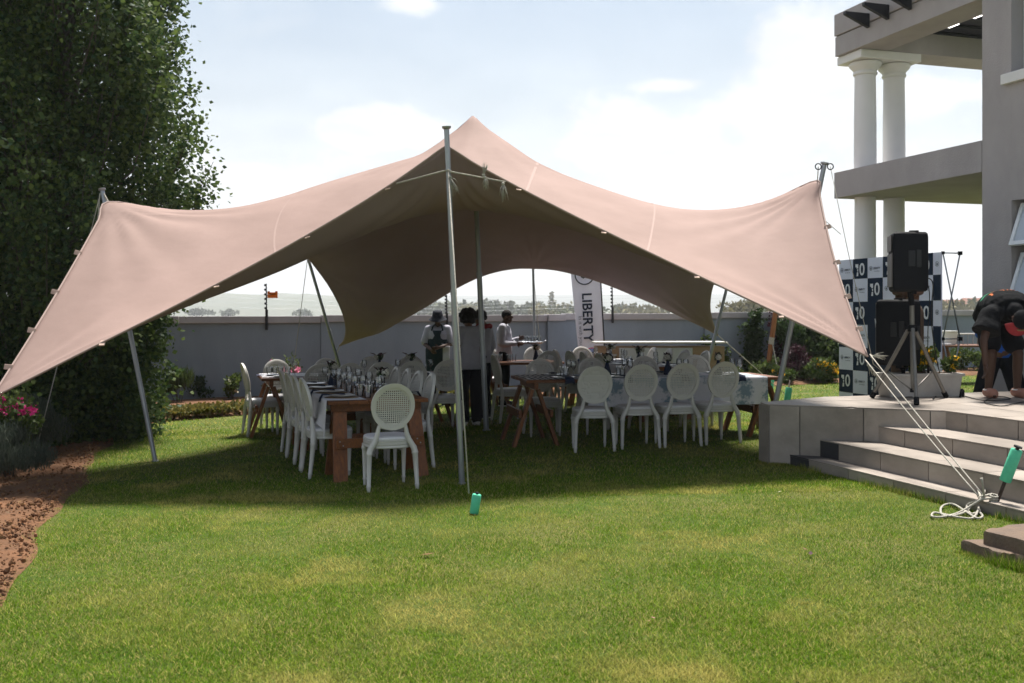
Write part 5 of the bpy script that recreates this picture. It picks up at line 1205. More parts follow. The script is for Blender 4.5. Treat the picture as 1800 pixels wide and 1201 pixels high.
# ------------------------------------------------------------------ people
from mathutils.bvhtree import BVHTree
M_skin = mat('dark_skin', (.075, .036, .022), .5, var=.15, vscale=10)
M_skin2 = mat('brown_skin', (.13, .062, .036), .5, var=.15, vscale=10)
M_shirtw = mat('white_cotton_shirt', (.40, .395, .45), .85, spec=.1, var=.1, vscale=9, bump=.2, bscale=40)
M_trb = mat('black_trousers', (.007, .008, .012), .9, spec=.12, var=.3, vscale=12)
M_tee = mat('black_tee', (.007, .008, .010), .9, spec=.12, var=.3, vscale=8, bump=.3, bscale=25)
M_hair = mat('black_hair', (.008, .007, .007), .8, bump=.6, bscale=90)
M_apron = mat('dark_green_apron', (.010, .025, .030), .85, var=.2, vscale=12)
M_redc = mat('red_fabric', (.32, .03, .04), .8, var=.3, vscale=20)
M_bluec = mat('blue_fabric', (.02, .12, .50), .8, var=.2, vscale=12)
M_tan = mat('tan_fabric', (.42, .25, .12), .85, var=.2, vscale=14)
M_brown = mat('brown_trousers', (.10, .065, .045), .9, var=.3, vscale=12)
M_crocs = mat('tan_clogs', (.36, .17, .12), .6)
M_eye = mat('eye_white', (.6, .58, .55), .3)
def cap(b, p, q, r0, r1, seg=14):
    p, q = Vector(p), Vector(q); d = q - p; L_ = d.length; d = d.normalized() if L_ > 1e-6 else Vector((0, 0, 1))
    P, Rr = [], []
    for t in (80, 60, 40, 20): P.append(p - d * r0 * math.sin(R(t))); Rr.append(r0 * math.cos(R(t)))
    P += [p, q]; Rr += [r0, r1]
    for t in (20, 40, 60, 80): P.append(q + d * r1 * math.sin(R(t))); Rr.append(r1 * math.cos(R(t)))
    b.tube(P, Rr, seg)
def ellx(b, c_, r, zdir=(0, 0, 1), xdir=(1, 0, 0)):
    z = Vector(zdir).normalized(); x = Vector(xdir); x = (x - z * x.dot(z)).normalized(); y = z.cross(x); b.ell(c_, r, 18, 12, Matrix((x, y, z)).transposed())
def fuse(b, name, m_, parent, vox=.011, it=3):
    me = b.mesh(name, m_, False); o = bpy.data.objects.new(name, me); COL.objects.link(o)
    r = o.modifiers.new('r', 'REMESH'); r.mode = 'VOXEL'; r.voxel_size = vox; s = o.modifiers.new('s', 'SMOOTH'); s.factor = .5; s.iterations = it
    dg = bpy.context.evaluated_depsgraph_get(); dg.update(); me2 = bpy.data.meshes.new_from_object(o.evaluated_get(dg)); o.modifiers.clear(); o.data = me2; bpy.data.meshes.remove(me)
    for p in me2.polygons: p.use_smooth = True
    o.parent = parent; return o
def hand(b, w, e, side, curl=.5, palmn=None):
    # palm, four fingers and a thumb growing from the wrist, along the forearm
    w, e = Vector(w), Vector(e); d = (w - e).normalized(); n = Vector(palmn) if palmn else Vector((-side, 0, 0)); n = (n - d * n.dot(d)).normalized(); s_ = d.cross(n).normalized()
    ellx(b, w + d * .045, (.040, .018, .055), d, s_)
    for k, (o, l) in enumerate(((-.030, .068), (-.010, .078), (.010, .074), (.029, .058))):
        a = w + d * .085 + s_ * o; m1 = a + (d * math.cos(curl * .7) + n * math.sin(curl * .7)) * l * .55; m2 = m1 + (d * math.cos(curl * 1.7) + n * math.sin(curl * 1.7)) * l * .5
        cap(b, a - d * .02, m1, .0095, .009, 8); cap(b, m1, m2, .009, .0075, 8)
    a = w + d * .03 - s_ * .032; t1 = a + (d * .6 - s_ * .75 + n * .35).normalized() * .035; t2 = t1 + (d * .85 - s_ * .2 + n * .5).normalized() * .03
    cap(b, a, t1, .012, .010, 8); cap(b, t1, t2, .010, .008, 8)
BASE = dict(pel=(0, 0, .95), bel=(0, .01, 1.10), chest=(0, .0, 1.28), neck=(0, -.01, 1.43), head=(0, .03, 1.585), hd=(0, 0, 1), fwd=(0, 1, 0),
    shR=(.175, -.01, 1.385), elR=(.22, -.03, 1.11), wrR=(.22, .06, .88), shL=(-.175, -.01, 1.385), elL=(-.22, -.03, 1.11), wrL=(-.22, .06, .88),
    hipR=(.085, 0, .92), knR=(.095, .02, .50), anR=(.10, -.02, .09), toR=(.115, .13, .035), hipL=(-.085, 0, .92), knL=(-.095, .02, .50), anL=(-.10, -.02, .09), toL=(-.115, .13, .035))
def person(label, loc, rz, pose, skin, wide=1.0, scale=1.0, group=None):
    J = {k: Vector(v) for k, v in {**BASE, **pose}.items()}
    t = thing('person', label, 'person', loc, rz, group); t.scale = (scale,) * 3
    b = MB(); lat = (J['shR'] - J['shL']).normalized()
    sp1, sp2 = J['bel'] - J['pel'], J['chest'] - J['bel']; sp3 = J['neck'] - J['chest']
    ellx(b, J['pel'], (.150 * wide, .105, .115), sp1, lat); ellx(b, J['bel'], (.130 * wide, .095, .14), sp1 + sp2, lat); ellx(b, J['chest'], (.155 * wide, .105, .16), sp2 + sp3, lat)
    cap(b, J['shL'], J['shR'], .058, .058); cap(b, J['chest'], J['neck'], .07, .06); cap(b, J['neck'], J['neck'].lerp(J['head'], .7), .053, .050)
    up = J['hd'].normalized(); fw = (J['fwd'] - up * J['fwd'].dot(up)).normalized(); rt = fw.cross(up); h = J['head']
    ellx(b, h + up * .018 - fw * .008, (.074, .092, .098), up, rt); ellx(b, h - up * .055 + fw * .02, (.056, .066, .068), up, rt)
    cap(b, h + fw * .083 + up * .01, h + fw * .098 - up * .022, .009, .013, 8)           # nose
    cap(b, h + fw * .076 - up * .055 - rt * .014, h + fw * .076 - up * .055 + rt * .014, .010, .010, 8)   # lips
    for s in (-1, 1): ellx(b, h + rt * s * .077 - up * .008 - fw * .01, (.010, .020, .031), up, rt)
    for s, S in ((1, 'R'), (-1, 'L')):
        cap(b, J['sh' + S], J['el' + S], .050, .040); cap(b, J['el' + S], J['wr' + S], .040, .026); hand(b, J['wr' + S], J['el' + S], s, pose.get('curl', .5) if isinstance(pose.get('curl', .5), float) else .5)
        cap(b, J['hip' + S], J['kn' + S], .083, .055); cap(b, J['kn' + S], J['kn' + S].lerp(J['an' + S], .35), .052, .054); cap(b, J['kn' + S].lerp(J['an' + S], .35), J['an' + S], .054, .036); cap(b, J['an' + S] - Vector((0, 0, .03)), J['to' + S], .036, .028)
    body = fuse(b, 'body', skin, t, .0085, 2)
    for s in (-1, 1):
        e = MB(); e.ell(h + fw * .079 + up * .018 + rt * s * .030, (.013, .010, .008), 8, 6); o = e.build('eye', M_eye, t, smooth=True)
        e = MB(); e.ell(h + fw * .087 + up * .018 + rt * s * .030, (.006, .004, .006), 8, 6); e.build('pupil', M_hair, o, smooth=True)
    return t, J, (up, fw, rt, h, lat)
def shirt(t, J, F_, m_, sleeve=.55, loose=.02, wide=1.0, hem=.06, name='shirt', flare=0.0, sl=0.0, collar=0.0):
    up, fw, rt, h, lat = F_; b = MB(); sp1, sp2, sp3 = J['bel'] - J['pel'], J['chest'] - J['bel'], J['neck'] - J['chest']
    front = lat.cross(sp2).normalized()
    rings = []
    for c_, ax, rx, ry in ((J['pel'] + sp1 * hem, sp1, .148 + flare, .112 + flare), (J['pel'].lerp(J['bel'], .55), sp1, .142 + flare * .5, .108 + flare * .5), (J['bel'], sp1 + sp2, .138, .105), (J['bel'].lerp(J['chest'], .5), sp2, .148, .108), (J['chest'], sp2 + sp3, .160, .112), (J['chest'].lerp(J['neck'], .45), sp3, .158, .095), (J['chest'].lerp(J['neck'], .80), sp3, .10, .072)):
        ax = ax.normalized(); x = (lat - ax * lat.dot(ax)).normalized(); y = ax.cross(x)
        rings.append([c_ + x * (rx * wide + loose) * math.cos(q) + y * (ry + loose) * math.sin(q) for q in np.linspace(0, 2 * math.pi, 24, endpoint=False)])
    b.loft(rings); cap(b, J['shL'], J['shR'], .062 + loose * .4, .062 + loose * .4); cap(b, J['chest'].lerp(J['neck'], .5), J['neck'] - sp3 * .1, .075, .062)
    for S in 'RL':
        a, e, w = J['sh' + S], J['el' + S], J['wr' + S]
        if sl:
            d_ = (e - a); P_ = [a - d_ * .12, a, a + d_ * sleeve * .5, a + d_ * sleeve]; b.tube(P_, [.06 + loose * .4, .075 + loose * .5, .082 + loose * .6, .082 + loose * .6 + sl * .6], 16)
            cap(b, J['chest'].lerp(a, .55), a + d_ * sleeve * .35, .085, .07)
        elif sleeve <= 1: cap(b, a, a.lerp(e, sleeve), .058 + loose * .6, .054 + loose * .9 + sl)
        else: cap(b, a, e, .056 + loose * .6, .048 + loose * .6); cap(b, e, e.lerp(w, sleeve - 1), .048 + loose * .6, .034 + loose * .4)
    if collar: cap(b, J['chest'], J['neck'], .12, .095); cap(b, J['neck'], J['neck'].lerp(J['head'], .30), .085, .075)
    o = fuse(b, name, m_, t, .011, 3)
    # cloth folds
    tx = bpy.data.textures.get('fold') or bpy.data.textures.new('fold', 'CLOUDS'); tx.noise_scale = .11; dm = o.modifiers.new('folds', 'DISPLACE'); dm.texture = tx; dm.strength = .022; dm.mid_level = .5; dm.texture_coords = 'LOCAL'
    return o
def trousers(t, J, F_, m_, l=1.0, r=(.10, .075, .065), name='trousers'):
    lat = F_[4]; b = MB(); ellx(b, J['pel'], (.165, .118, .12), J['bel'] - J['pel'], lat)
    for S in 'RL':
        hi, kn, an = J['hip' + S], J['kn' + S], J['an' + S]
        if l >= .5: cap(b, hi, kn, r[0], r[1]); cap(b, kn, kn.lerp(an, min(1, (l - .5) * 2) * .97), r[1], r[2])
        else: cap(b, hi, hi.lerp(kn, l * 2), r[0], r[1])
    return fuse(b, name, m_, t, .011, 3)
def shoes(t, J, m_, sole=None):
    for S in 'RL':
        a, q = J['an' + S], J['to' + S]; b = MB(); d = (q - a); d.z = 0; d.normalize(); base = Vector((a.x, a.y, J['to' + S].z - .035))
        cap(b, base - d * .02 + Vector((0, 0, .05)), base + d * .14 + Vector((0, 0, .038)), .048, .040); o = fuse(b, 'shoe', m_, t, .009, 2)
        b = MB(); b.tube([base - d * .07 + Vector((0, 0, .006)), base - d * .03 + Vector((0, 0, .006)), base + d * .10 + Vector((0, 0, .006)), base + d * .185 + Vector((0, 0, .008))], [.03, .044, .046, .02], 10, flat=.35); b.build('sole', sole or M_white, o, smooth=True)
def dirrz(d): return math.atan2(-d[0], d[1])

# person with bucket hat and apron, by the wall
X0 = at(770, 600, 17.3).x
t, J, F_ = person('person in a dark bucket hat and dark apron standing by the wall', (X0, 17.3, gz(X0)), dirrz((-.05, -1)), dict(elR=(.25, .0, 1.12), wrR=(.10, .24, 1.02), elL=(-.25, .0, 1.12), wrL=(-.05, .26, 1.06), head=(0, .05, 1.575), hd=(0, .25, 1)), M_skin, scale=.955)
shirt(t, J, F_, M_shirtw, .85, .025); trousers(t, J, F_, M_trb); shoes(t, J, M_trb)
b = MB(); rows = []
for k in range(11):
    z = 1.36 - .085 * k; w = .12 if k < 2 else (.18 if k < 4 else .22); yy = .145 if z > 1.05 else .155
    rows.append([(w * u_, yy + .0 - .10 * u_ * u_ - (0 if z > .95 else 0), z) for u_ in np.linspace(-1, 1, 9)])
b.grid(rows); o = b.build('apron', M_apron, t, smooth=True); thick(o, .006)
b = MB()
for s in (-1, 1): b.tube([(s * .10, .135, 1.36), (s * .085, .09, 1.43), (s * .06, .0, 1.47)], .014, 6)
b.build('apron_strap', M_apron, t, smooth=True)
up, fw, rt, h, lat = F_
b = MB(); b.lathe([(.0, .135), (.05, .133), (.085, .115), (.098, .05), (.100, .02), (.165, -.035), (.160, -.042), (.098, .012)], 20, caps=False); o = b.build('bucket_hat', mat('hat_navy', (.012, .014, .022), .9), t, smooth=60); o.location = h + up * .02; o.rotation_euler = (R(-14), 0, 0)
b = MB(); rows = []
for k in range(8): rows.append([(x, .02 * math.sin(k + 9 * x), -.05 * k) for x in np.linspace(-.06, .06, 6)])
b.grid(rows); o = b.build('waiter_towel', M_linen, None, smooth=True, label='white towel hanging from the forearm of the person in the bucket hat', cat='towel'); thick(o, .01)
p = t.matrix_world; bpy.context.view_layer.update(); o.location = t.matrix_world @ Vector((-.17, .16, 1.08))

# waiter with the tray
X0 = at(886, 600, 17.0).x
t, J, F_ = person('person in a white shirt in profile carrying a tray of glasses', (X0, 17.0, gz(X0)), dirrz((1, -.12)), dict(elR=(.23, -.02, 1.10), wrR=(.10, .23, 1.10), elL=(-.22, .02, 1.10), wrL=(-.06, .26, 1.18), head=(0, .06, 1.575)), M_skin, scale=.965)
shirt(t, J, F_, M_shirtw, 1.92, .028, hem=-.3); trousers(t, J, F_, M_trb); shoes(t, J, M_trb)
up, fw, rt, h, lat = F_
b = MB(); ellx(b, h + up * .032 - fw * .014, (.079, .094, .094), up, rt); o = fuse(b, 'hair', M_hair, t, .01, 1)
bpy.context.view_layer.update()
tp = t.matrix_world @ Vector((.02, .46, 1.10))
tr2 = thing('serving_tray', 'oval metal serving tray in the hands of the person in white', 'tray', tp, t.rotation_euler.z)
b = MB(); b.lathe([(0, .0), (.17, .0), (.20, .03), (.195, .032), (.168, .006), (0, .006)], 24, caps=False); o = b.build('tray_dish', M_steel, tr2, smooth=50); o.scale = (1, 1.25, 1)
for s in (-1, 1):
    b = MB(); b.tube([(.06, s * .245, .03), (.04, s * .27, .05), (-.04, s * .27, .05), (-.06, s * .245, .03)], .008, 6); b.build('tray_handle', M_steel, tr2, smooth=True)
for k in range(5):
    q = t.matrix_world @ Vector((.02 + .07 * ((k % 2) - .5), .40 + .055 * k, 1.108)); meshobj('tumbler', ME_tum, None, q, label=f'{ORD[k]} clear tumbler from the carrier on the serving tray', cat='tumbler', group='tumblers on the serving tray')

# person with the big afro, back to us
X0 = at(826, 700, 14.1).x
t, J, F_ = person('person with big afro hair, white blouse and wide black trousers, seen from behind', (X0, 14.1, gz(X0)), dirrz((-.45, 1)), dict(head=(.0, .08, 1.55), hd=(0, .35, 1), neck=(0, .03, 1.42), chest=(0, .02, 1.27), shL=(-.14, -.01, 1.385), shR=(.14, -.01, 1.385), elL=(-.20, .0, 1.10), wrL=(-.20, .10, .87), elR=(.18, .08, 1.10), wrR=(.06, .28, 1.02)), M_skin2, wide=.92, scale=.965)
shirt(t, J, F_, mat('shaded_white_blouse', (.34, .335, .385), .85, spec=.1, var=.12, vscale=9), .5, .02, .92, hem=-.9, flare=.03); trousers(t, J, F_, M_trb, 1.0, (.092, .085, .082)); shoes(t, J, M_white)  # white blouse; shade under the tent put into its dull lilac colour
up, fw, rt, h, lat = F_
def puffy(c_, r, n, s, m_, nm, par):
    b = MB()
    b.ell(c_, (r[0] * .92, r[1] * .92, r[2] * .92), 16, 10)
    for k in range(n):
        d = Vector((random.gauss(0, 1), random.gauss(0, 1), random.gauss(0, 1))).normalized(); b.ell(Vector(c_) + Vector((d.x * r[0], d.y * r[1], d.z * r[2])) * .93, (s * (.7 + .6 * random.random()),) * 3, 6, 4)
    return fuse(b, nm, m_, par, .011, 1)
puffy(h + up * .045 - fw * .025, (.135, .138, .128), 130, .022, M_hair, 'afro_hair', t)
# companion beyond, with the red scarf
X0 = at(850, 700, 15.0).x
t, J, F_ = person('person in white shirt and red scarf partly hidden by the thick pole', (X0, 15.0, gz(X0)), dirrz((-.9, .5)), dict(head=(0, .07, 1.56), hd=(0, .2, 1), shL=(-.14, -.01, 1.385), shR=(.14, -.01, 1.385)), M_skin2, wide=.85, scale=.97)
shirt(t, J, F_, mat('grey_white_blouse', (.34, .335, .375), .85, spec=.1, var=.12, vscale=9), 1.5, .015, .85, hem=-.6); trousers(t, J, F_, M_trb); shoes(t, J, M_trb)
up, fw, rt, h, lat = F_
puffy(h + up * .03 - fw * .02, (.10, .11, .10), 60, .018, M_hair, 'hair', t)
b = MB(); b.tube([Vector((.105 * math.cos(a), -.01 + .10 * math.sin(a), 1.43 + .012 * math.sin(3 * a))) for a in np.linspace(0, 6.283, 17)], .034, 8); b.build('scarf', M_redc, t, smooth=True)

# bending person on the terrace
W0 = Vector((5.36, 10.75, HP))
def wl_(x, y, z): return Vector((x, y, z)) - W0
pose = dict(pel=wl_(5.37, 11.10, 1.56), bel=wl_(5.34, 10.95, 1.67), chest=wl_(5.31, 10.68, 1.68), neck=wl_(5.285, 10.47, 1.61), head=wl_(5.285, 10.345, 1.535), hd=(0, -.90, -.44), fwd=(0, .44, -.90),
    shL=wl_(5.51, 10.56, 1.60), shR=wl_(5.08, 10.56, 1.60), elR=wl_(4.965, 10.48, 1.31), wrR=wl_(4.955, 10.42, 1.06), elL=wl_(5.63, 10.45, 1.31), wrL=wl_(5.60, 10.35, 1.06),
    hipL=wl_(5.46, 11.08, 1.53), knL=wl_(5.52, 10.86, 1.15), anL=wl_(5.53, 10.90, .765), toL=wl_(5.55, 10.74, .71), hipR=wl_(5.28, 11.08, 1.53), knR=wl_(5.22, 10.84, 1.15), anR=wl_(5.205, 10.88, .765), toR=wl_(5.19, 10.72, .71))
t, J, F_ = person('person in black tee and shorts bending forward over the terrace cables', W0, 0, pose, M_skin)
sh = shirt(t, J, F_, M_tee, .70, .06, 1.12, hem=-.1, name='tee', sl=.055, collar=1); trousers(t, J, F_, M_trb, .36, (.115, .115, .1), 'shorts')
for S in 'RL':
    a, q = J['an' + S], J['to' + S]; b = MB(); d = (q - a); d.z = 0; d.normalize(); base = Vector((a.x, a.y, .0))
    cap(b, base - d * .03 + Vector((0, 0, .055)), base + d * .13 + Vector((0, 0, .05)), .052, .058); o = fuse(b, 'clog', M_crocs, t, .009, 2)
    b = MB(); b.tube([base + Vector((.055 * math.cos(a_), -.02 + .06 * math.sin(a_), .085)) for a_ in np.linspace(0, 6.283, 15)], .008, 6, caps=False); b.build('heel_strap', M_white, o, smooth=True)
up, fw, rt, h, lat = F_
Mh = Matrix((rt, fw, up)).transposed()
b = MB(); ellx(b, h + up * .035 - fw * .012, (.088, .106, .098), up, rt); o = fuse(b, 'cap_crown', M_tee, t, .01, 1)
b = MB(); rows = []
for k in range(7):
    rr_ = .07 + .105 * k / 6
    rows.append([h + up * (.030 - .012 * (k / 6) - .022 * abs(math.sin(a_)) ** 2 * k / 6) + fw * rr_ * math.cos(a_) * 1.08 + rt * rr_ * .92 * math.sin(a_) for a_ in np.linspace(-1.25, 1.25, 13)])
b.grid(rows); o = b.build('cap_brim', M_redc, t, smooth=True); thick(o, .006)
b = MB(); 
b.box((0, 0, 0), (.085, .006, .035)); o = b.build('cap_badge', M_tan, t, bev=.004); o.matrix_local = Matrix.Translation(h + fw * .098 + up * .062) @ Mh.to_4x4()
# print across the upper back
bv = BVHTree.FromPolygons([v.co for v in sh.data.vertices], [p.vertices for p in sh.data.polygons])
def onback(x, y):
    r_ = bv.ray_cast(Vector((x, y, 3)) - W0, Vector((0, 0, -1))); return (r_[0] + r_[1] * .003) if r_[0] is not None else None
def patch(name, x0, x1, y0, y1, m_, n=8):
    b = MB(); P = [[onback(x0 + (x1 - x0) * i / n, y0 + (y1 - y0) * j / 3) for i in range(n + 1)] for j in range(4)]
    if all(q is not None for r_ in P for q in r_): b.grid(P); b.build(name, m_, t, smooth=True)
M_pg, M_py, M_po = mat('print_green', (.04, .30, .16), .8), mat('print_yellow', (.62, .36, .06), .8), mat('print_orange', (.52, .14, .04), .8)
patch('print_stripe', 5.12, 5.30, 10.84, 10.89, M_pg); patch('print_stripe', 5.20, 5.42, 10.80, 10.835, M_po); patch('print_stripe', 5.26, 5.48, 10.76, 10.795, M_py)
for k, x in enumerate((5.13, 5.21, 5.29, 5.37, 5.45)):
    patch('print_letter', x, x + .018, 10.64, 10.72, M_po, 2); patch('print_letter', x + .04, x + .058, 10.64, 10.72, M_po, 2)
    if k != 3: patch('print_letter', x + .02, x + .038, 10.66 if k % 2 else 10.69, 10.68 if k % 2 else 10.71, M_po, 2)
# person beyond, black trousers and blue shirt
X0 = 6.12
t, J, F_ = person('person in tan hat, blue top and black trousers standing behind the bending person', (X0, 12.5, gz(X0)), dirrz((-.3, -1)), dict(hipL=(-.09, 0, .92), knL=(-.2, .05, .50), anL=(-.27, 0, .09), toL=(-.31, .14, .035), knR=(.2, .05, .5), anR=(.27, 0, .09), toR=(.30, .14, .035), elR=(.22, .02, 1.1), wrR=(.12, .22, 1.0), elL=(-.2, .05, 1.12), wrL=(-.08, .25, 1.02)), M_skin2)
shirt(t, J, F_, M_bluec, .6, .03, hem=-.2); trousers(t, J, F_, M_trb, 1.0, (.12, .105, .10)); shoes(t, J, M_trb)
up, fw, rt, h, lat = F_
b = MB(); b.lathe([(.0, .13), (.06, .125), (.09, .10), (.098, .04), (.101, .02), (.15, .0), (.148, -.006), (.098, .012)], 18, caps=False); o = b.build('hat', M_tan, t, smooth=60); o.location = h + up * .035
# person behind the loudspeakers
q = at(1593, 500, 11.22)
t, J, F_ = person('person in a tan shirt standing half hidden behind the two loudspeakers', (q.x, 11.2, HP), dirrz((-.2, -1)), dict(shR=(.125, -.01, 1.385), shL=(-.125, -.01, 1.385), elR=(.13, .05, 1.16), wrR=(.08, .20, 1.14), elL=(-.13, .05, 1.16), wrL=(-.06, .20, 1.14)), M_skin2, scale=1.0)
shirt(t, J, F_, M_tan, .6, -.005, .70); trousers(t, J, F_, M_brown, 1.0, (.095, .08, .07)); shoes(t, J, M_trb)
up, fw, rt, h, lat = F_
b = MB(); ellx(b, h + up * .032 - fw * .014, (.079, .094, .094), up, rt); fuse(b, 'hair', M_hair, t, .01, 1)

# ------------------------------------------------------------------ vegetation
RG = np.random.default_rng(11)
def leafcloud(name, P, D, size, m_, parent=None, aspect=1.0, fold=.25, **kw):
    # one small kite-shaped leaf (two triangles) at each point P, tip along D
    n = len(P); D = D / np.maximum(np.linalg.norm(D, axis=1, keepdims=True), 1e-9)
    r = RG.normal(size=(n, 3)); S = np.cross(D, r); S /= np.maximum(np.linalg.norm(S, axis=1, keepdims=True), 1e-9); Nn = np.cross(D, S)
    s = np.asarray(size).reshape(-1, 1) * np.ones((n, 1))
    V0 = P; V1 = P + D * s * .42 + S * s * .40 * aspect + Nn * s * fold * .3; V2 = P + D * s; V3 = P + D * s * .42 - S * s * .40 * aspect + Nn * s * fold * .3
    co = np.stack([V0, V1, V2, V3], 1).reshape(-1, 3)
    me = bpy.data.meshes.new(name); me.vertices.add(4 * n); me.vertices.foreach_set('co', co.ravel())
    tri = np.array([[0, 1, 2], [0, 2, 3]]); F_ = (np.arange(n)[:, None, None] * 4 + tri[None]).reshape(-1)
    me.loops.add(len(F_)); me.loops.foreach_set('vertex_index', F_.astype(np.int32)); me.polygons.add(2 * n); me.polygons.foreach_set('loop_start', np.arange(0, 6 * n, 3, dtype=np.int32)); me.polygons.foreach_set('loop_total', np.full(2 * n, 3, dtype=np.int32))
    me.update(calc_edges=True); me.materials.append(m_)
    o = bpy.data.objects.new(name, me); COL.objects.link(o)
    if parent: o.parent = parent
    return props(o, **kw)
M_pop1 = leafmat('poplar_leaf', (.020, .050, .022), (.100, .140, .034), .38)
M_bark = mat('grey_bark', (.10, .085, .07), .9, var=.5, vscale=8, stretch=(4, 4, .6), bump=.6, bscale=20)
def poplar(label, loc, h, rad, nb, nl, seed, z0=.25, leaf=.068, mt=M_pop1, prof=None, group='tall poplar trees'):
    rg = np.random.default_rng(seed); t = thing('poplar_tree', label, 'tree', loc, 0, group)
    b = MB()
    trunks = []
    for k in range(7):
        a = k * 2.4 + rg.random(); r0 = .10 + .55 * rg.random() * (k > 0); bx, by = r0 * math.cos(a), r0 * math.sin(a); lean = .25 + .5 * rg.random()
        pts = [Vector((bx * (1 + lean * z / h * 2) + .08 * math.sin(z * 1.3 + k), by * (1 + lean * z / h * 2) + .08 * math.cos(z + k), z)) for z in np.linspace(-.1, h * (.95 if k == 0 else .8), 14)]
        b.tube(pts, [(.16 if k == 0 else .075) * (1 - .85 * i / 13) + .008 for i in range(14)], 8); trunks.append(pts)
    b.build('trunk', M_bark, t, smooth=True)
    prof = prof or (lambda u: (min(1, .55 + 1.6 * u) if u < .3 else 1.0) * (1 if u < .62 else max(.08, 1 - ((u - .62) / .38) ** 1.6)))
    lb = MB(); P, D = [], []
    for k in range(nb):
        z = z0 + (h - z0) * rg.random() ** 1.05; u_ = z / h; a = rg.random() * 6.283; rr_ = rad * prof(u_) * (.40 + .58 * math.sqrt(rg.random()))
        rr_ *= 1 + .16 * math.sin(3 * a + 1.7 * z) + .10 * math.sin(1.1 * z * 2 + 5 * a)
        e = np.array([rr_ * math.cos(a), rr_ * math.sin(a), z]); L_ = .5 + .8 * rg.random()
        d = np.array([math.cos(a) * .38, math.sin(a) * .38, 1.0]); d /= np.linalg.norm(d); s = e - d * L_
        if k % 3 == 0:
            tp_ = trunks[k % 7][max(0, min(13, int((z - L_ - .3) / h * 14)))]; lb.tube([tp_, Vector(s) , Vector(e)], [.016, .010, .003], 4)
        m = int(nl / nb * (.6 + .8 * rg.random())); q = rg.random(m) ** .8
        sg_ = .05 + .10 * np.sin(np.pi * np.clip(q, 0, 1) * .9 + .1)
        pts = s[None] + d[None] * (q * L_)[:, None] + rg.normal(size=(m, 3)) * sg_[:, None] * np.array([1, 1, .8])
        P.append(pts); dd = rg.normal(size=(m, 3)) * .8 + np.array([math.cos(a) * .7, math.sin(a) * .7, -.35]); D.append(dd)
    lb.build('branches', M_bark, t)
    P = np.concatenate(P); D = np.concatenate(D); P[:, 2] = np.maximum(P[:, 2], .06)
    leafcloud('crown', P, D, leaf * (.6 + .7 * rg.random(len(P))), mt, t, 1.05)
    return t
poplar('tall dense poplar tree beside the tent, nearest the camera', (-6.15, 13.2, gz(-6.1) + .03), 9.5, 1.95, 1350, 190000, 21)
poplar('poplar tree at the left picture edge behind the nearest poplar', (-7.9, 14.9, gz(-7.9)), 9.8, 1.9, 420, 50000, 22)
def bush(name, label, cat, loc, w, h, n, leaf, m_, group=None, upright=.4, flowers=None, stems=6, seed=0, thin=1.0, blobs=9):
    rg = np.random.default_rng(seed + 100); t = thing(name, label, cat, loc, 0, group)
    b = MB(); C_ = []
    for k in range(blobs): a = rg.random() * 6.283; r_ = w * .36 * math.sqrt(rg.random()); C_.append((r_ * math.cos(a), r_ * math.sin(a), h * (.25 + .55 * rg.random()), w * (.16 + .12 * rg.random())))
    for k in range(stems): c_ = C_[k % blobs]; b.tube([(c_[0] * .2, c_[1] * .2, -.03), (c_[0] * .6, c_[1] * .6, c_[2] * .5), (c_[0], c_[1], c_[2])], [.010, .007, .003], 5)
    b.build('stems', M_bark, t)
    P = []; 
    for c_ in C_:
        m = n // blobs; d = rg.normal(size=(m, 3)); d /= np.linalg.norm(d, axis=1, keepdims=True); P.append(np.array(c_[:3]) + d * (c_[3] * (.45 + .65 * rg.random((m, 1)))) * np.array([1, 1, max(.5, h / w)]))
    P = np.concatenate(P); P[:, 2] = np.abs(P[:, 2]); D = rg.normal(size=P.shape) + np.array([0, 0, upright * 3])
    leafcloud('foliage', P, D, leaf * (.6 + .8 * rg.random(len(P))), m_, t, thin)
    if flowers and flowers[1] <= 12:
        fm, fn, fs, zr = flowers
        for q in P[rg.choice(len(P), fn)]:
            q = np.array([q[0], q[1], max(q[2], h * zr)]); q = np.repeat(q[None], 14, 0) + rg.normal(size=(14, 3)) * fs * .28
            leafcloud('flower', q, rg.normal(size=q.shape) + np.array([0, 0, .6]), fs, fm, t, 1.1)
    elif flowers:
        fm, fn, fs, zr = flowers; q = P[rg.choice(len(P), fn)]; q[:, 2] = np.maximum(q[:, 2], h * zr); q = np.repeat(q, 9, 0) + rg.normal(size=(fn * 9, 3)) * fs * .35
        leafcloud('flowers', q, rg.normal(size=q.shape) + np.array([0, 0, .6]), fs, fm, t, 1.1, kind='stuff')
    return t
M_lf_dark = leafmat('shrub_leaf_dark', (.018, .040, .014), (.045, .075, .02), .25)
M_lf_mid = leafmat('shrub_leaf_mid', (.04, .075, .018), (.09, .12, .03), .35)
M_lf_yel = leafmat('groundcover_leaf', (.20, .15, .035), (.075, .095, .02), .35)
M_lf_grey = leafmat('lavender_leaf', (.060, .080, .060), (.10, .115, .085), .2)
M_lf_brown = leafmat('dry_leaf', (.13, .07, .035), (.20, .12, .05), .25)
M_fl_pink = leafmat('magenta_petal', (.50, .015, .16), (.62, .05, .26), .3); M_fl_yel = leafmat('yellow_petal', (.72, .45, .02), (.62, .34, .02), .3); M_fl_rose = leafmat('rose_petal', (.60, .16, .28), (.7, .3, .4), .3); M_fl_white = leafmat('ivory_petal', (.62, .58, .40), (.66, .63, .5), .3)
M_lf_purp = leafmat('plum_leaf', (.035, .014, .02), (.06, .02, .03), .2)
def G3(px, py, dz=0): p = gp(px, py); p.z += dz; return p
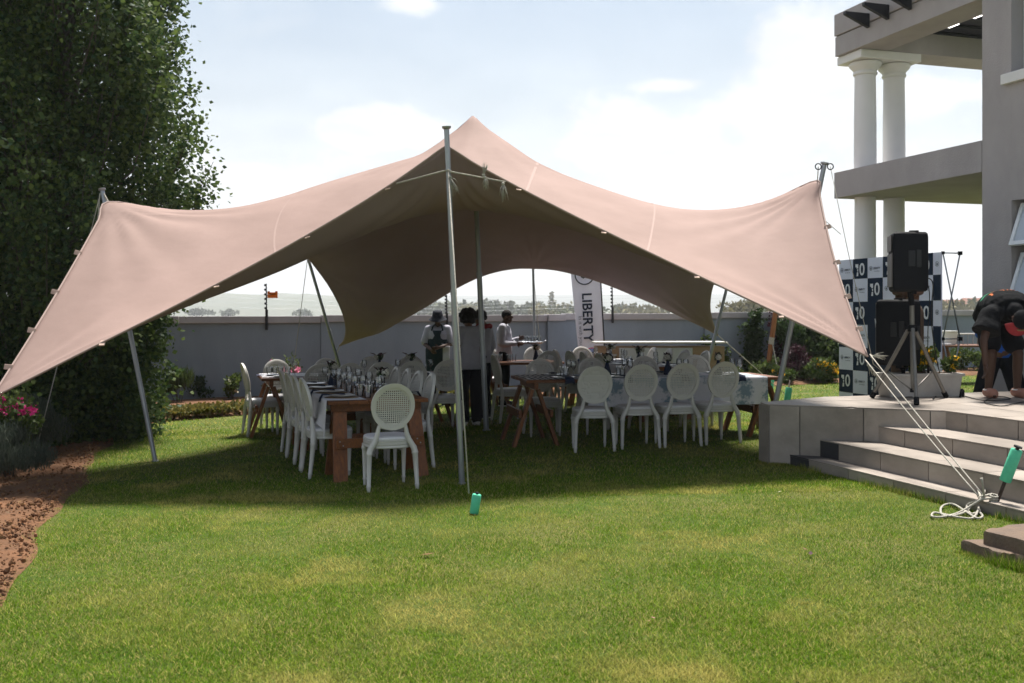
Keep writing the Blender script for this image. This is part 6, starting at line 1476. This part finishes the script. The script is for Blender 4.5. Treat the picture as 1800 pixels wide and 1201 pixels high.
# lower skirt of the hedge by the tent pole
bush('hedge_shrub', 'dark leafy shrub at the foot of the nearest poplar', 'shrub', (-5.85, 13.2, gz(-5.8)), 1.8, 2.0, 12000, .06, M_pop1, seed=1, blobs=16)
bush('hedge_shrub', 'leafy shrub with sunlit yellow green shoots behind the leaning tent pole', 'shrub', (-5.95, 14.4, gz(-5.9)), 1.6, 2.3, 11000, .065, leafmat('sunlit_shoot', (.03, .06, .014), (.15, .15, .025), .4), seed=2, blobs=14)
bush('hedge_shrub', 'dark shrub below the low tent corner at the picture edge', 'shrub', (-6.7, 11.4, gz(-6.6)), 1.9, 1.5, 10000, .055, M_lf_dark, seed=3, blobs=14)
bush('lavender_bush', 'grey green lavender bush beside the soil strip', 'shrub', (-5.0, 9.95, gz(-5)), .95, .62, 9000, .06, M_lf_grey, 'lavender bushes', upright=1.2, seed=4, thin=.22)
bush('lavender_bush', 'larger grey green lavender bush by the magenta flowers', 'shrub', (-5.35, 11.2, gz(-5.3)), 1.1, .75, 9000, .06, M_lf_grey, 'lavender bushes', upright=1.2, seed=5, thin=.22)
bush('lavender_bush', 'small lavender bush at the left picture edge', 'shrub', (-4.85, 8.9, gz(-4.8)), .7, .5, 5000, .055, M_lf_grey, 'lavender bushes', upright=1.2, seed=6, thin=.22)
bush('bougainvillea', 'magenta flowering bougainvillea at the left picture edge', 'shrub', (-5.12, 10.1, gz(-5.1) + .2), .75, .85, 1200, .05, M_lf_mid, seed=7, flowers=(M_fl_pink, 60, .045, .55), blobs=7)
b = MB()
o = thing('bramble_shoot', 'long arching thorny shoot hanging out over the soil', 'plant', G3(5, 800)); b.tube([(-.2, 0, .1), (.05, 0, .42), (.22, -.05, .40), (.33, -.1, .12), (.34, -.1, .0)], [.008, .006, .005, .004, .003], 5); b.build('stem', mat('shoot_stem', (.16, .12, .06), .8), o, smooth=True)
# plants in the bed along the wall
SP = [(262, 705, .75, .5, M_lf_dark, None, 'dark grassy clump against the wall left of the crack', .9, .16), (315, 712, .6, .6, M_lf_mid, None, 'spiky green plant by the leaning pole in the wall bed', 1.5, .12), (350, 706, .55, .55, M_lf_dark, None, 'bushy rose plant below the crack in the wall', .4, .8),
      (405, 708, .5, .55, M_lf_mid, (M_fl_white, 3, .05, .4), 'rose bush with one ivory bloom left of the side view chair', .4, .8), (440, 700, .4, .95, M_lf_mid, (M_fl_white, 3, .04, .6), 'tall thin rose behind the side view chair', .6, .8), (384, 695, .6, .5, M_lf_dark, None, 'dark strappy plant close to the wall behind the rose bush', 1.4, .14), (470, 694, .7, .55, M_lf_dark, None, 'dark strappy plant by the wall under the back table end', 1.4, .14),
      (480, 715, .35, .75, leafmat('yellow_rose_leaf', (.15, .13, .03), (.08, .10, .02), .3), None, 'yellowing rose stem by the back table trestle', .6, .8), (497, 708, .6, .85, M_lf_mid, (M_fl_rose, 7, .075, .7), 'rose bush with pink blooms beyond the back table end', .4, .8), (228, 728, .6, .5, M_lf_mid, None, 'low green plant at the corner of the wall bed', .5, .7), (536, 690, .3, 1.3, M_lf_mid, (M_fl_yel, 4, .05, .8), 'tall stem with yellow flower at the wall joint', .8, .7)]
for i, (px, py, w, h, m_, fl2, lb, upr, th) in enumerate(SP):
    bush('wall_bed_plant', lb, 'plant', G3(px, py), w, h, 1300 if th < .3 else 700, .16 if th < .3 else .065, m_, 'plants in the bed along the wall', upright=upr, seed=20 + i, thin=th, flowers=fl2, blobs=6)
# ground cover, yellow and brown, in the bed
n = 30000; x = RG.uniform(-5.9, 0.5, n); y0 = np.interp(x, [p[0] for p in BB], [p[1] for p in BB]); y = y0 + .05 + RG.random(n) ** 1.4 * np.where(x < -1, 1.3, .7)
keep = (np.sin(x * 3.1) + np.sin(y * 4 + x) + RG.normal(size=n) * .8 > -.4) | (RG.random(n) < .25)
P = np.stack([x, y, SL * (x + 1) + .05 + .10 * RG.random(n)], 1)[keep]
leafcloud('ground_cover', P, RG.normal(size=P.shape) + np.array([0, 0, .7]), .055 * (.5 + RG.random(len(P))), M_lf_yel, kind='stuff')
n = 6000; x = RG.uniform(-6.4, -1, n); y0 = np.interp(x, [p[0] for p in BB], [p[1] for p in BB]); y = y0 + RG.random(n) * .9
P = np.stack([x, y, SL * (x + 1) + .06 + .02 * RG.random(n)], 1)
leafcloud('leaf_litter', P, RG.normal(size=P.shape) * np.array([1, 1, .3]), .05 * (.5 + RG.random(len(P))), M_lf_brown, kind='stuff')
# right part of the wall: vines and shrubs
def vine(label, s0, w, h, n, seed, m_=M_lf_dark):
    rg = np.random.default_rng(seed); p = wxy(s0, .12); t = thing('wall_vine', label, 'vine', (p.x, p.y, gz(p.x)), UA, 'vines climbing the wall')
    b = MB(); P = []
    for k in range(6):
        x = (rg.random() - .5) * w * .5; hh = h * (.6 + .4 * rg.random()); pts = [Vector((x + .1 * math.sin(z * 5 + k), 0, z)) for z in np.linspace(0, hh, 9)]; b.tube(pts, .008, 5)
        m = n // 6; z = rg.random(m) * hh; P.append(np.stack([x + .1 * np.sin(z * 5 + k) + rg.normal(size=m) * w * .17, -.03 - .16 * rg.random(m), z], 1))
    b.build('stems', M_bark, t); P = np.concatenate(P); leafcloud('foliage', P, rg.normal(size=P.shape) + np.array([0, -.8, -.3]), .085 * (.6 + .8 * rg.random(len(P))), m_, t)
def wS(px):
    a = (px - 900) / F35; Y = wallY(px); p = Vector((a * Y, Y)); return (p - wxy(0).xy).dot(V.xy)
vine('leafy green vine climbing the wall beside the timber post', wS(1316), .50, 1.62, 2000, 1)
vine('thin young vine on the wall above the bar counter', wS(1232), .4, 1.05, 500, 2, M_lf_mid)
vine('small vine on the wall just right of the bar end', wS(1266), .3, 1.0, 250, 3, M_lf_mid)
vine('dark vine on the wall behind the timber post top', wS(1362), .6, 1.7, 900, 4, M_lf_purp)
for i, (px, dy, w, h, m_, fl2, lb) in enumerate(((1404, .9, 1.0, 1.35, M_lf_dark, None, 'dark green shrub against the wall right of the timber post'), (1425, .8, 1.0, 1.6, M_lf_mid, None, 'tall mid green shrub by the wall behind the leaning pole'), (1456, 1.0, 1.1, 1.4, M_lf_dark, None, 'dark shrub by the wall at the backdrop edge'), (1402, 1.7, .8, .8, M_lf_purp, None, 'plum coloured low shrub behind the leaning pole'), (1446, 2.2, .75, .55, M_lf_mid, (M_fl_yel, 70, .05, .45), 'round bush of yellow flowers left of the backdrop'), (1425, 2.2, .7, .4, M_lf_mid, None, 'low green plant between plum shrub and yellow flowers'), (1372, 2.0, .6, .35, M_lf_mid, (M_fl_yel, 8, .04, .6), 'low plant with few yellow flowers by the timber post foot'),
     (1706, 1.2, .9, .6, M_lf_mid, (M_fl_yel, 6, .04, .6), 'green plant by the wall under the far trestle table'), (1640, 1.2, .8, .6, M_lf_mid, (M_fl_yel, 25, .05, .5), 'yellow flowering plant seen between planter and backdrop frame'), (1345, 1.2, .7, .5, M_lf_mid, None, 'low green plant at the foot of the climbing vine'), (1290, 1.4, .8, .4, M_lf_mid, None, 'low green plant behind the bar end'))):
    Y = wallY(px) - dy; X = (px - 900) / F35 * Y; bush('wall_shrub', lb, 'shrub', (X, Y, gz(X)), w, h, 3600 if h > 1 else 1500, .085 if h > 1 else .06, m_, 'shrubs by the right part of the wall', seed=50 + i, flowers=fl2)
# planter with flowers on the terrace
p0_ = at(1617, 698, 10.97)
M_plant = mat('planter_stone', (.42, .40, .375), .8, var=.2, vscale=6)
pl = thing('planter_box', 'long pale planter box on the terrace behind the tripod', 'planter', (p0_.x, 11.0, HP), R(7))
b = MB(); b.loft([[(x, y, 0) for x, y in ((-.40, -.13), (.40, -.13), (.40, .13), (-.40, .13))], [(x, y, .235) for x, y in ((-.43, -.15), (.43, -.15), (.43, .15), (-.43, .15))]]); b.build('trough', M_plant, pl, bev=.012)
b = MB()
for (c_, d_) in (((0, -.148, .245), (.90, .03, .035)), ((0, .148, .245), (.90, .03, .035)), ((-.435, 0, .245), (.03, .266, .035)), ((.435, 0, .245), (.03, .266, .035))): b.box(c_, d_)
b.build('rim', M_plant, pl, bev=.004)
b = MB(); b.box((0, 0, .238), (.84, .27, .01)); b.build('potting_soil', M_soil, pl)
for i, (dx, w, h, nf, lb) in enumerate(((.10, .34, .40, 75, 'bushy plant with yellow flowers in the planter by the tripod'), (-.08, .15, .26, 10, 'small yellow flower clump in the planter left of the tripod pole'), (.36, .22, .20, 16, 'yellow flowers at the right end of the planter'))):
    bush('flowering_plant', lb, 'plant', (p0_.x + dx, 11.0 + dx * .12, HP + .24), w, h, 900, .035, M_lf_mid, 'flowering plants in the planter', seed=80 + i, flowers=(M_fl_yel, nf, .032, .35), blobs=6)

# beyond the wall
M_ft = [leafmat('far_tree_leaf', (.05, .07, .03), (.09, .10, .045), .15), leafmat('far_tree_olive', (.12, .11, .045), (.17, .15, .06), .15), leafmat('far_tree_dark', (.03, .05, .028), (.06, .075, .035), .15)]
def fartree(px, ytop, Y, w, mi, lb, seed, conifer=False):
    Y *= 1.7; w *= 1.7; rg = np.random.default_rng(seed); X = (px - 900) / F35 * Y; zb = -.6 - 3.0 * min(1, Y / 400); zt = 1.6 + (550 - ytop) / F35 * Y; h = zt - zb
    t = thing('far_tree', lb, 'tree', (X, Y, zb), 0, 'trees beyond the wall'); b = MB(); b.tube([(0, 0, 0), (.01 * h, 0, h * .5), (0, 0, h * .85)], [h * .03, h * .02, h * .006], 6); b.build('trunk', M_bark, t)
    n = 420; P = []
    if conifer:
        z = rg.random(n); r_ = (1 - z) * w * .5 * (.6 + .4 * np.cos(z * 40)); a = rg.random(n) * 6.283; P = np.stack([r_ * np.cos(a), r_ * np.sin(a), h * (.12 + .88 * z)], 1)
    else:
        for k in range(9):
            c_ = np.array([rg.normal() * w * .24, rg.normal() * w * .24, h * (.40 + .42 * rg.random())]); d = rg.normal(size=(n // 9, 3)); d /= np.linalg.norm(d, axis=1, keepdims=True); P.append(c_ + d * np.array([w * .22, w * .22, h * .17]) * (.6 + .4 * rg.random((n // 9, 1))))
        P = np.concatenate(P)
    leafcloud('crown', P, rg.normal(size=P.shape), w * .11 * (.6 + .8 * rg.random(len(P))), M_ft[mi], t)
FT = [(758, 530, 260, 12, 0, 'far round tree just left of the front pole above the wall'), (775, 527, 300, 12, 2, 'far grey green tree above the person in the hat'), (820, 536, 240, 9, 1, 'far low olive tree right of the front pole'), (845, 533, 280, 9, 1, 'far olive tree left of the thick middle pole'), (862, 529, 260, 10, 0, 'far green tree right of the thick middle pole'), (892, 527, 250, 14, 2, 'widest far tree above the tray carrier'), (915, 530, 270, 12, 0, 'far tree between tray carrier and slim pole'), (947, 534, 230, 9, 1, 'far olive tree just right of the slim pole'), (990, 533, 260, 10, 1, 'far olive tree left of the white banner'), (1000, 536, 210, 8, 0, 'far low tree touching the white banner edge'), (1090, 533, 240, 12, 0, 'far tree right of the banner fence post'), (1112, 536, 230, 10, 1, 'far olive tree by the red roofed far house'), (1140, 537, 220, 9, 1, 'far low olive tree under the tent edge'), (1295, 528, 120, 4, 1, 'yellow green tree over the wall behind the leaning back pole'), (1320, 524, 110, 4, 1, 'yellowish tree over the wall above the climbing vine'), (1345, 520, 110, 5, 1, 'green tree over the wall above the timber post'), (1370, 526, 120, 4, 1, 'darker tree over the wall right of the timber post'), (350, 543, 420, 10, 2, 'far small tree at the left above the wall'), (400, 544, 430, 9, 2, 'far tiny tree left of the orange sign'), (530, 543, 420, 10, 2, 'far tiny tree at the wall joint'), (1660, 531, 150, 9, 1, 'far olive tree seen under the house balcony'), (1700, 527, 170, 9, 0, 'far green tree beside the house wall corner')]
for i, (px, yt, Y, w, mi, lb) in enumerate(FT): fartree(px, yt, Y, w, mi, lb, 300 + i)
fartree(970, 513, 300, 6, 1, 'tall pointed far tree above the wall between slim pole and banner', 400, True)
M_roof = mat('red_roof', (.24, .11, .075), .8); M_fw = mat('far_house_wall', (.5, .45, .40), .8)
def farhouse(px, ytop, Y, w, lb):
    Y *= 1.9; w *= 1.15
    X = (px - 900) / F35 * Y; zb = -3.2; zt = 1.6 + (550 - ytop) / F35 * Y; t = thing('far_house', lb, 'house', (X, Y, zb), .2, 'far houses beyond the wall'); h = zt - zb
    b = MB(); b.box((0, 0, h * .32), (w, w * .7, h * .64)); b.build('wall', M_fw, t)
    b = MB(); x, y = w * .55, w * .4; b.add([(-x, -y, h * .645), (x, -y, h * .645), (x, y, h * .645), (-x, y, h * .645), (-x * .6, 0, h), (x * .6, 0, h)], [(0, 1, 5, 4), (2, 3, 4, 5), (1, 2, 5), (3, 0, 4), (3, 2, 1, 0)]); b.build('roof', M_roof, t)
    for x_ in (-.25, .2):
        b = MB(); b.box((w * x_, -w * .352, h * .35), (w * .12, w * .02, h * .2)); b.build('window', M_dark, t)
farhouse(1106, 541, 260, 8, 'far house with pale red roof above the wall right of the banner'); farhouse(1668, 527, 160, 9, 'far red roofed house seen past the backdrop frame'); farhouse(1708, 524, 170, 9, 'far red roofed house beside the house wall corner'); farhouse(830, 538, 320, 8, 'far pale house above the wall right of the front pole')

# ------------------------------------------------------------------ grass
pc = [Vector(p).to_3d() for p in POLY]
def inpoly(x, y, poly):
    c_ = np.zeros(len(x), bool); n = len(poly)
    for i in range(n):
        x0, y0, x1, y1 = poly[i][0], poly[i][1], poly[(i + 1) % n][0], poly[(i + 1) % n][1]
        with np.errstate(divide='ignore', invalid='ignore'): c_ ^= ((y0 > y) != (y1 > y)) & (x < (x1 - x0) * (y - y0) / (y1 - y0 + 1e-12) + x0)
    return c_
def smooth_noise(x, y, s, seed):
    rg = np.random.default_rng(seed); v = 0
    for k in range(5): a = rg.random() * 6.283; f = s * (1 + .5 * rg.random()); v = v + np.sin((x * math.cos(a) + y * math.sin(a)) * f + rg.random() * 6)
    return v / 5
def grass(n, y0, y1, hh, ww, seed, amax=.72, pw=1.0):
    rg = np.random.default_rng(seed); q = rg.random(n); y = y0 * (y1 / y0) ** (q ** pw); a = rg.uniform(-amax, amax, n); x = a * y
    d = (x - LB0.x) * .954 + (y - LB0.y) * .302; bx = np.interp(x, [p[0] for p in BB], [p[1] for p in BB])
    tt = (y - LB0.y) / (LB1.y - LB0.y); d = d - (.05 * np.sin(tt * 17) + .03 * np.sin(tt * 41 + 1)) * 1.045
    edge = .02 * np.sin(y * 5.1) + .03 * np.sin(y * 11 + 1) + .045 * rg.normal(size=n)
    keep = (d > edge - .02) & (y < bx + .03 + edge)
    keep &= ~inpoly(x, y, [(p.x, p.y) for p in POLY]); E_ = S1 - U2 * 7
    keep &= ~inpoly(x, y, [(S1.x, S1.y), (E_.x, E_.y), (E_.x + 6, E_.y + 1), (C2.x, C2.y)])
    keep &= ~inpoly(x, y, [(p.x, p.y) for p in SB])
    keep &= ~((x > 5.9) & (y > 12.4 + (x - 5.9) * .3) & (y < 17.5) & (x > 6.5 - (y - 13.8) * .314))
    x, y = x[keep], y[keep]; n = len(x)
    pn = smooth_noise(x, y, 2.2, 1) + .6 * smooth_noise(x, y, 6, 2)
    th = rg.random(n) * 6.283; h = hh * (.45 + .9 * rg.random(n)) * (1 + .35 * pn); lean = .3 + 1.5 * rg.random(n)
    w = ww * (.6 + .8 * rg.random(n)); z = SL * (np.clip(x, -9, 12) + 1) - .003
    dx, dy = np.cos(th), np.sin(th); lx, ly = dx * lean * h, dy * lean * h
    co = np.empty((n, 3, 3)); co[:, 0] = np.stack([x - dy * w, y + dx * w, z], 1); co[:, 1] = np.stack([x + dy * w, y - dx * w, z], 1); co[:, 2] = np.stack([x + lx, y + ly, z + h], 1)
    return co.reshape(-1, 3)
co = np.concatenate([grass(700000, 3.6, 9.5, .020, .0021, 1), grass(240000, 8.5, 14, .026, .0034, 2), grass(130000, 13, 24, .03, .006, 3, .62)])
# longer tufts along the steps, terrace and slab
rg = np.random.default_rng(9); ed = []
def edge_tufts(a, b_, n, off, hh):
    a, b_ = Vector(a), Vector(b_); d = (b_ - a); nn = Vector((d.y, -d.x)).normalized()
    t_ = rg.random(n); x = a.x + d.x * t_ + nn.x * (off + np.abs(rg.normal(size=n)) * .03); y = a.y + d.y * t_ + nn.y * (off + np.abs(rg.normal(size=n)) * .03); th = rg.random(n) * 6.283; h = hh * (.4 + rg.random(n)) * (.6 + .8 * (smooth_noise(x, y, 9, 3) > 0)); z = SL * (x + 1) - .003; w = .0022
    dx, dy = np.cos(th), np.sin(th); c_ = np.empty((n, 3, 3)); c_[:, 0] = np.stack([x - dy * w, y + dx * w, z], 1); c_[:, 1] = np.stack([x + dy * w, y - dx * w, z], 1); c_[:, 2] = np.stack([x + dx * h * .5, y + dy * h * .5, z + h], 1); ed.append(c_.reshape(-1, 3))
edge_tufts(C0, C1, 500, .015, .05); edge_tufts(C1, S1, 1200, .015, .05); edge_tufts(S1, S1 - U2 * 5, 4200, .0, .042)
edge_tufts(SB[0], SB[1], 500, .0, .05); edge_tufts(SB[1], SB[3], 1500, .0, .055); edge_tufts(SB[5], SB[0], 900, .0, .05)
co = np.concatenate([co] + ed)
n = len(co) // 3; me = bpy.data.meshes.new('grass'); me.vertices.add(3 * n); me.vertices.foreach_set('co', co.ravel()); me.loops.add(3 * n); me.loops.foreach_set('vertex_index', np.arange(3 * n, dtype=np.int32)); me.polygons.add(n); me.polygons.foreach_set('loop_start', np.arange(0, 3 * n, 3, dtype=np.int32)); me.polygons.foreach_set('loop_total', np.full(n, 3, dtype=np.int32)); me.update(calc_edges=True); me.materials.append(M_blade)
meshobj('grass', me, None, kind='stuff')
n = 2600; tt = RG.random(n) ** 1.3; dd = RG.random(n) * 2.6; P = np.stack([LB0.x + (LB1.x - LB0.x) * tt - dd, LB0.y + (LB1.y - LB0.y) * tt - dd * .28, np.zeros(n)], 1); P[:, 2] = SL * (np.maximum(P[:, 0], -9) + 1) + .075
leafcloud('mulch_litter', P, RG.normal(size=P.shape) * np.array([1, 1, .25]), .022 + .035 * RG.random(n) ** 2, M_lf_brown, None, .6, kind='stuff')
# fallen leaves and petals on the lawn
fb = MB()
for i, (px, py, s, lb) in enumerate(((752, 981, .05, 'large dry orange leaf lying on the lawn in front of the green stake'), (1425, 980, .03, 'small dark leaf on the lawn below the steps'), (1415, 972, .02, 'tiny reddish leaf beside the small dark leaf'), (1148, 1095, .018, 'tiny pink petal on the near lawn'), (1140, 1101, .015, 'tiniest pink petal on the near lawn'), (1370, 870, .018, 'white petal on the lawn near the steps'))):
    p = G3(px, py, .022); b = MB(); b.add([(-s, 0, 0), (0, -s * .5, .006), (s, 0, .012), (0, s * .5, .004)], [(0, 1, 2), (0, 2, 3)]); o = b.build('fallen_leaf', (M_lf_brown, M_lf_purp, M_lf_brown, M_fl_rose, M_fl_rose, M_fl_white)[i], None, label=lb, cat='leaf'); o.location = p; o.rotation_euler = (0, 0, i * 1.3)
# ------------------------------------------------------------------ haze
hz = MB(); hz.box((0, 2800, 96), (9600, 6000, 216))
hm = bpy.data.materials.new('haze'); hm.use_nodes = True; hn = hm.node_tree.nodes; hl = hm.node_tree.links
for n_ in list(hn):
    if n_.type == 'BSDF_PRINCIPLED': hn.remove(n_)
pv = hn.new('ShaderNodeVolumePrincipled'); pv.inputs['Color'].default_value = (.93, .96, 1, 1); pv.inputs['Density'].default_value = .00042; pv.inputs['Anisotropy'].default_value = .2; hl.new(pv.outputs[0], hn['Material Output'].inputs['Volume'])
HZ = hz.build('haze', hm, kind='stuff')
